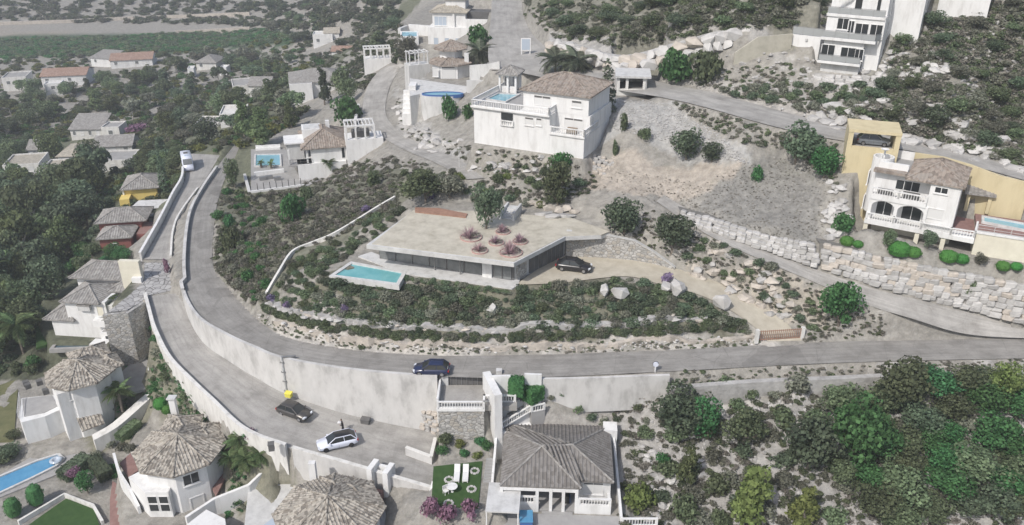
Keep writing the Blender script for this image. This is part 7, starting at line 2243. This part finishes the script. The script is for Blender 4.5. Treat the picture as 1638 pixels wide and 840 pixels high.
# flowering plants
T(268, 436, 14, 24, 'flower', 'flower_pink', 'magenta bougainvillea at the top of the lane', z_=4.9, name='flowering_shrub', cat='flowering shrub')
for i, (x, y, w_) in enumerate(((690, 826, 40), (715, 832, 44), (752, 828, 34))):
    T(x, y, w_, 34, 'flower', 'flower_pink', ['pink flowering shrub at the bottom of the lawn, left', 'pink flowering shrub at the bottom of the lawn, middle', 'pink flowering shrub at the bottom of the lawn, right'][i], 'pink shrubs below the lawn', name='flowering_shrub', cat='flowering shrub')
T(400, 700, 22, 20, 'flower', 'flower_pink', 'magenta shrub beside the lane parapet', z_=1.5, name='flowering_shrub', cat='flowering shrub')
T(118, 762, 30, 14, 'flower', 'flower_pink', 'dull pink flowers on the dark hedge', z_=-5.9, name='flowering_shrub', cat='flowering shrub')
z0 = Zm(0, 0, 3.0)
T(*z0(650, 636), 46, 14, 'flower', 'flower_pink', 'row of magenta flowers on a valley house wall', name='flowering_shrub', cat='flowering shrub')
for i, (x, y) in enumerate(((435, 482), (460, 492), (552, 500), (690, 318), (586, 340))):
    T(x, y, 20, 12, 'flower', 'flower_lilac', ['lilac shrub at the left tip of the planted bank', 'lilac shrub second from the left tip of the bank', 'lilac shrub below the pool', 'lilac shrub behind the roof', 'lilac shrub beside the white garden wall'][i], 'lilac shrubs', name='flowering_shrub', cat='flowering shrub')
T(1065, 452, 26, 18, 'flower', 'flower_lilac', 'lilac shrub beside the sandy driveway', name='flowering_shrub', cat='flowering shrub')
# planters on the roof
z = Zm(500, 300, 2.73)
for i, (x, y, r_) in enumerate(((692, 212, 47), (832, 187, 32), (802, 235, 33), (907, 230, 33), (730, 270, 35), (867, 278, 50))):
    p = PZ(*z(x, y + 8), 16.62); R = r_ / 2.73 / pxm(p)
    e = empty('roof_planter', p, 0, ['large round roof planter left of the tree', 'round roof planter nearest the tree trunk', 'round roof planter in the middle of the group', 'round roof planter at the right of the group', 'round roof planter at the front left', 'largest round roof planter at the front edge'][i], 'planter', 'round planters on the roof')
    mk('rim', MB().lathe([(R, -.05), (R + .03, .16), (R - .04, .16), (R - .05, .07), (R - .06, .06)], 20), 'rustrim', e)
    mk('soil', MB().lathe([(R - .05, .0), (R - .05, .08), (.02, .1)], 16), 'drytop', e)
    for j in range(3):
        o = link('plant', crown_mesh('spiky' if j else 'low', i + j, ['leaf_dry', 'flower_pale', 'flower_pale'][j]), None, e)
        o.location = (R * .35 * math.cos(j * 2.1), R * .35 * math.sin(j * 2.1), .1); s = R * (1.25 if j else .7); o.scale = (s, s, s * .9)
# palms
palm(768, 118, 30, 20, 'palm beside the round villa', 'leaf_palmgrey', 28)
palm(888, 128, 26, 24, 'left of two bushy palms behind the white villa', 'leaf_palmgrey', 30); palm(922, 134, 30, 26, 'right of two bushy palms behind the white villa', 'leaf_palmgrey', 30)
palm(185, 520, 38, 18, 'palm at the upper corner of the stepped villa', z_=-2.0); palm(212, 556, 38, 26, 'large palm between the stepped villa and the lane', z_=-2.6); palm(228, 548, 30, 20, 'palm leaning towards the lane wall', z_=-2.0)
palm(196, 656, 32, 20, 'palm beside the tall villa', z_=-4.4)
palm(372, 762, 32, 16, 'left of the three palms by the octagonal villa', z_=-3.0); palm(398, 768, 36, 18, 'middle of the three palms by the octagonal villa', z_=-3.0); palm(420, 758, 34, 17, 'right of the three palms by the octagonal villa', z_=-2.6)
palm(386, 728, 28, 18, 'palm close below the magenta shrub', z_=-1.2)
palm(28, 470, 42, 28, 'tall palm at the left edge, upper one'); palm(18, 520, 40, 26, 'palm at the left edge, middle one'); palm(38, 566, 46, 26, 'palm with bare pale trunk at the left edge')
palm(527, 281, 18, 10, 'small palm in front of the terrace villa', z_=7.3)
for i, (x, y) in enumerate(((418, 268), (434, 269))): palm(x, y, 8, 6, ['tiny palm left of two in front of the pool', 'tiny palm right of two in front of the pool'][i], z_=7.1, n=14)

# --- groups of look-alikes
n_ = scatter(E('440,474 520,450 640,458 820,466 1000,450 1080,462 1150,498 1190,532 1100,512 1000,520 820,526 680,524 560,512 480,498'), 135, 'bush', ['leaf_mid', 'leaf_dark', 'leaf_dark', 'leaf_grey'], (.95, 1.5), (.55, .85), 'shrub of the planted bank', 'shrubs of the planted bank', 1, .3, .95)
_row = []
for k_ in range(330):
    t_ = random.random(); pl_ = [(422, 494), (500, 521), (640, 539), (820, 542), (1000, 535), (1205, 523)]; i_ = int(t_ * 5); f_ = t_ * 5 - i_
    _row.append((pl_[i_][0] + (pl_[i_ + 1][0] - pl_[i_][0]) * f_, pl_[i_][1] + (pl_[i_ + 1][1] - pl_[i_][1]) * f_ + random.uniform(-5.5, 5.5)))
stuff('low_shrubs', 'band of low shrubs above the asphalt road', PG(*zip(*_row)), (.45, .85), ['leaf_mid', 'leaf_dark', 'leaf_grey', 'leaf_mid'], 2, 'bush', .9)
scatter(E('436,476 470,415 540,385 600,350 642,330 655,340 590,392 556,412 520,436 518,456 470,474'), 85, 'bush', ['leaf_mid', 'leaf_dark', 'leaf_grey', 'leaf_mid'], (.7, 1.2), (.7, 1.0), 'shrub by the garden wall', 'shrubs by the garden wall', 25, .3, .65)
scatter(E('1030,625 1340,605 1640,605 1640,845 1000,845 1010,720'), 70, 'bush', ['leaf_mid', 'leaf_dark', 'leaf_grey', 'leaf_mid'], (1.1, 2.1), (.7, 1.1), 'shrub on the lower slope', 'wild shrubs of the lower slope', 3, .2, 1.6)
scatter(E('1330,640 1640,612 1640,845 1440,845 1330,790'), 46, 'tree', ['leaf_mid', 'leaf_mid', 'leaf_bright', 'leaf_dark', 'leaf_mid'], (1.9, 3.2), (1.2, 1.6), 'tree of the right thicket', 'trees of the lower right thicket', 4, .2, 2.0)
scatter(E('-10,265 120,250 190,290 150,330 145,400 95,430 75,520 10,590 -10,590'), 54, ['umbrella', 'tree', 'tree'], ['leaf_pine', 'leaf_mid', 'leaf_mid', 'leaf_dark'], (2.8, 4.4), (1.9, 2.6), 'tree of the left wood', 'trees of the left wood', 5, .5, 3.4)
scatter(E('80,410 160,395 215,405 200,425 110,440 70,470'), 14, 'tree', ['leaf_bright', 'leaf_mid'], (1.6, 2.4), (1.1, 1.5), 'tree above the stepped villa', 'green trees above the stepped villa', 6, .4, 2.0)
scatter(E('-10,150 120,140 250,100 420,90 470,150 470,200 420,205 380,230 300,240 200,185 60,195 -10,250'), 105, ['tree', 'pine', 'tree', 'umbrella'], ['leaf_mid', 'leaf_dark', 'leaf_pine', 'leaf_grey', 'leaf_mid'], (2.4, 4.4), (1.3, 1.9), 'tree of the valley wood', 'trees of the valley', 7, 1.0, 3.6)
scatter(E('-10,235 90,235 150,275 60,300 -10,300'), 16, 'tree', ['leaf_dark', 'leaf_mid'], (2.2, 3.6), (1.2, 1.6), 'tree by the beige roofs', 'trees by the beige roofs', 8, 1.0, 3.2)
scatter(E('200,250 285,240 290,300 215,310 150,270'), 22, ['tree', 'pine'], ['leaf_mid', 'leaf_dark', 'leaf_pine'], (1.8, 3.0), (1.3, 1.7), 'tree by the grey drive', 'trees by the grey drive', 9, .8, 2.6)
scatter(E('400,10 640,0 640,70 590,95 560,75 490,75 440,60'), 36, ['tree', 'pine'], ['leaf_mid', 'leaf_dark', 'leaf_grey'], (2.4, 4.2), (1.1, 1.5), 'tree on the far slope', 'trees on the far slope', 10, 1.0, 4.0)
scatter(E('440,105 466,98 466,190 440,165'), 7, ['tree', 'pine'], ['leaf_mid', 'leaf_dark', 'leaf_pine'], (1.8, 3.2), (1.2, 1.6), 'tree round the grey roof', 'trees around the grey roof', 11, .8, 2.8)
scatter(E('1430,60 1640,-10 1640,270 1520,225 1420,195 1400,160'), 34, 'tree', ['leaf_dark', 'leaf_mid', 'leaf_grey'], (1.3, 2.3), (.9, 1.3), 'tree of the upper right slope', 'bushy trees of the upper right slope', 12, .6, 2.2)
scatter(E('850,-10 1320,-10 1310,30 1180,45 1000,72 900,55 850,25'), 28, 'tree', ['leaf_mid', 'leaf_dark', 'leaf_mid'], (1.5, 2.6), (.8, 1.1), 'spreading tree of the hilltop', 'bushes of the hilltop', 13, .6, 2.4)
stuff('scrub', 'bushes between the hill road and the tower house', sample(E('1080,150 1330,130 1420,140 1400,185 1330,190 1200,165'), 45, .4, 1.3, 14), (.9, 1.6), ['leaf_mid', 'leaf_dark', 'leaf_grey'], 14, 'bush', .85)
stuff('scrub', 'bushes on the inner bank of the curving road', sample(E('345,300 400,280 410,340 440,360 420,440 440,480 400,480 350,420'), 60, .3, .9, 15), (.6, 1.3), ['leaf_mid', 'leaf_bright', 'leaf_grey'], 15, 'bush', .95)
scatter(E('640,275 760,262 900,275 940,300 900,335 800,325 700,318 650,320'), 40, 'bush', ['leaf_mid', 'leaf_grey', 'leaf_dark', 'leaf_olive'], (.7, 1.4), (.8, 1.1), 'shrub behind the modern house', 'shrubs behind the modern house', 16, .4, 1.2)
stuff('scrub', 'bushes between the sandy drive and the concrete track', sample(E('1080,390 1130,380 1260,440 1310,480 1300,530 1250,500 1180,450 1100,420'), 70, .3, .9, 17), (.6, 1.2), ['leaf_mid', 'leaf_dark', 'leaf_grey'], 17, 'bush', .95)
scatter(E('700,690 790,680 790,740 770,745 700,740'), 16, 'bush', ['leaf_mid', 'leaf_bright', 'leaf_olive'], (.7, 1.3), (.9, 1.3), 'shrub above the lawn', 'shrubs above the lawn', 18, .2, 1.0)
scatter(E('870,625 1050,620 1050,680 1000,690 880,672'), 18, 'bush', ['leaf_grey', 'leaf_mid', 'leaf_dark'], (.5, 1.1), (.8, 1.2), 'shrub behind the bungalow', 'shrubs behind the bungalow', 19, .2, 1.2)
scatter(E('225,560 245,520 265,590 320,640 330,690 300,690 250,640'), 44, 'bush', ['leaf_mid', 'leaf_bright', 'leaf_grey'], (.7, 1.2), (.9, 1.2), 'shrub under the lane wall', 'shrubs under the lane wall', 20, .2, 1.1)
scatter(E('335,700 440,715 440,790 370,810 340,780'), 16, 'bush', ['leaf_mid', 'leaf_bright', 'leaf_dark'], (.6, 1.1), (.8, 1.2), 'shrub around the palms', 'shrubs around the palms', 21, .2, 1.0)
scatter(E('20,590 90,560 110,566 60,600 20,610'), 12, 'bush', ['leaf_bright', 'leaf_mid'], (1.0, 1.6), (.9, 1.2), 'shrub above the tall villa', 'shrubs above the tall villa', 22, .2, 1.3)
scatter(E('0,700 30,700 30,745 0,750'), 4, 'tree', ['leaf_mid', 'leaf_dark'], (1.0, 1.6), (1.1, 1.4), 'tree beside the long pool', 'trees beside the long pool', 23, .2, 1.3)
scatter(E('150,720 180,700 230,690 215,720 190,760 160,780'), 12, 'bush', ['leaf_bright', 'leaf_mid', 'leaf_grey'], (.6, 1.1), (.8, 1.1), 'shrub beside the octagonal villa', 'shrubs left of the octagonal villa', 24, .2, 1.0)

# --- uncountable scrub and far woods
stuff('scrub', 'grey green scrub on the slope left of the modern house', sample(E('350,300 640,250 640,330 560,370 460,410 420,480 400,490 345,430'), 1500, .2, 0, 31), (.35, .95), ['leaf_grey', 'leaf_mid', 'leaf_grey', 'leaf_grey', 'leaf_dry'], 31)
stuff('scrub', 'low undergrowth of the planted bank', sample(E('430,480 540,440 640,456 830,462 1000,445 1080,460 1170,500 1215,535 1100,525 820,530 560,520'), 900, .1, 0, 32), (.35, .75), ['leaf_mid', 'leaf_dark', 'leaf_grey'], 32)
stuff('scrub', 'dry scrub and weeds along the road bank', sample(E('410,500 470,520 600,550 820,552 1240,536 1320,545 1320,552 1000,562 720,568 520,554 420,522'), 420, .1, 0, 33), (.18, .42), ['leaf_dry', 'leaf_grey', 'leaf_mid'], 33)
stuff('scrub', 'grey dry scrub on the brown slope', sample(E('1110,290 1250,250 1345,290 1320,390 1200,372 1090,330 940,300 950,262'), 1500, .2, 0, 34), (.12, .24), ['leaf_dry'], 34, hk=.5)
stuff('scrub', 'scrub covering the hilltop slope', sample(E('840,-15 1330,-15 1320,40 1180,48 1000,78 890,62 840,25'), 1100, .3, 0, 35), (.5, 1.2), ['leaf_mid', 'leaf_grey', 'leaf_grey'], 35)
stuff('scrub', 'scrub covering the upper right slope', sample(E('1400,90 1450,60 1645,-15 1645,280 1520,232 1400,200 1350,190'), 1300, .3, 0, 36), (.5, 1.2), ['leaf_grey', 'leaf_mid', 'leaf_grey', 'leaf_dry'], 36)
stuff('scrub', 'scrub between the hill road and the tower house', sample(E('1060,118 1260,100 1330,130 1420,130 1400,200 1340,195 1140,145'), 260, .3, 0, 37), (.3, .8), ['leaf_grey', 'leaf_mid', 'leaf_dry'], 37)
stuff('scrub', 'scrub below the hill road', sample(E('1060,160 1160,182 1340,230 1340,300 1260,240 1180,230 1130,200'), 260, .3, 0, 38), (.3, .7), ['leaf_grey', 'leaf_dry', 'leaf_mid'], 38)
stuff('scrub', 'scrub on the lower right slope', sample(E('980,640 1060,615 1640,598 1640,850 980,850'), 1300, .2, 0, 39), (.3, .85), ['leaf_grey', 'leaf_mid', 'leaf_grey', 'leaf_dry'], 39)
stuff('scrub', 'scrub around the white villa and the dirt track', sample(E('630,150 690,215 760,235 940,262 960,300 900,330 640,300 640,250 700,270 740,262 640,215'), 420, .3, 0, 40), (.3, .7), ['leaf_grey', 'leaf_mid', 'leaf_dry'], 40)
stuff('scrub', 'weeds between the sandy drive and the concrete track', sample(E('1060,340 1320,450 1560,540 1500,545 1290,545 1240,500 1140,440 1010,385 960,350 1000,330'), 500, .2, 0, 41), (.22, .5), ['leaf_grey', 'leaf_dry', 'leaf_mid'], 41)
stuff('undergrowth', 'undergrowth of the left wood', sample(E('-15,255 200,250 215,330 150,400 80,440 70,540 0,600 -15,600'), 420, .4, 0, 42), (.8, 1.7), ['leaf_dark', 'leaf_mid', 'leaf_dark'], 42)
stuff('far_wood', 'low green growth covering the valley floor', sample(E('-15,100 460,60 520,100 480,200 380,240 250,330 -15,300'), 1500, .6, 0, 43), (1.1, 2.7), ['leaf_mid', 'leaf_mid', 'leaf_grey', 'leaf_bright', 'leaf_olive'], 43)
stuff('far_wood', 'orchard rows across the far valley', sample(E('-15,64 200,58 430,46 470,64 330,80 200,88 -15,96'), 1200, .6, 0, 44), (1.8, 2.9), ['leaf_bright', 'leaf_dark', 'leaf_mid'], 44, hk=.6)
stuff('far_scrub', 'grey scrub dotted over the far dry slope', sample(E('-15,-8 640,-8 640,40 560,60 430,44 -15,34'), 650, .6, 0, 45), (2.0, 4.2), ['leaf_grey', 'leaf_mid', 'leaf_dark'], 45)
stuff('far_wood', 'dense growth on the slope behind the white pergola', sample(E('480,60 640,40 660,100 600,110 590,150 500,110'), 300, .6, 0, 46), (1.0, 2.2), ['leaf_mid', 'leaf_grey', 'leaf_dark'], 46)
stuff('undergrowth', 'garden greenery between the villas at the lower left', sample(E('150,560 240,520 330,640 420,720 450,790 360,830 340,700 250,650 150,720'), 600, .15, 0, 47), (.3, .65), ['leaf_mid', 'leaf_bright', 'leaf_grey'], 47)
stuff('weeds', 'weeds along the lower edge of the asphalt road', sample(E('1072,598 1300,585 1640,575 1640,590 1300,604 1072,616'), 160, .05, 0, 48), (.2, .5), ['leaf_dry', 'leaf_grey', 'leaf_mid'], 48)
_pf = [(526 + i * 6.2, 449 + i * .95 + random.uniform(-1, 3)) for i in range(19)]
_pf2 = [(648 + i * 4.4, 444 + i * .63 + random.uniform(0, 5)) for i in range(39)]
stuff('low_shrubs', 'low shrubs along the front edge of the long terrace', PG(*zip(*_pf2)), (.45, .75), ['leaf_mid', 'leaf_grey', 'leaf_dark'], 50, 'bush', .7)
stuff('low_shrubs', 'low shrubs against the front wall of the turquoise pool', PG(*zip(*_pf)), (.55, .85), ['leaf_mid', 'leaf_grey', 'leaf_dark'], 49, 'bush', .85)
# loose stones
def pebbles(label, poly, n, rr, m, seed):
    pts = sample(poly, n, .2, 0, seed); r = random.Random(seed)
    VV, QQ = [], []
    base = [Vector(v.co) for v in rock(seed, 'rock', True).vertices]; fb = [tuple(p.vertices) for p in rock(seed, 'rock', True).polygons]
    mb = MB()
    for p in pts:
        s = r.uniform(*rr); a = Matrix.Rotation(r.uniform(0, 6.28), 3, 'Z')
        mb.add([tuple(a @ Vector((v.x * s * 1.3, v.y * s, v.z * s * .8)) + Vector(p)) for v in base], fb)
    tag(mk('loose_stones', mb, m), label, kind='stuff')
pebbles('loose rubble on the pale slope beside the carport', E('985,160 1060,162 1140,205 1200,262 1120,250 1060,225 975,205'), 900, (.15, .4), 'rock', 61)
pebbles('loose stones on the lower right slope', E('1000,630 1640,600 1640,850 1000,850'), 900, (.2, .6), 'rock', 62)
pebbles('loose pale stones along the road bank', E('410,500 600,548 820,552 1240,534 1240,552 720,568 420,522'), 260, (.15, .4), 'whiterock', 63)
pebbles('loose stones on the upper right slopes', E('1080,100 1640,20 1640,290 1480,250 1340,200 1140,150'), 500, (.3, .9), 'rock', 64)

# ------------------------------------------------------------------ summer haze over the valley
hm, nt, bb = _new('haze')
nt.nodes.remove(bb)
vol = nt.nodes.new('ShaderNodeVolumePrincipled')
vol.inputs['Color'].default_value = (.93, .95, .97, 1)
vol.inputs['Density'].default_value = .0006
vol.inputs['Anisotropy'].default_value = .2
nt.links.new(vol.outputs['Volume'], nt.nodes['Material Output'].inputs['Volume'])
zlo, zhi = float(GZ.min()) - 1, max(float(GZ.max()), 75.0) + 1
hz = mk('haze', MB().box(GX[0] - 5, GX[-1] + 5, GY[0] - 5, GY[-1] + 5, zlo, zhi), hm)
tag(hz, 'thin pale summer haze filling the valley air', kind='stuff')
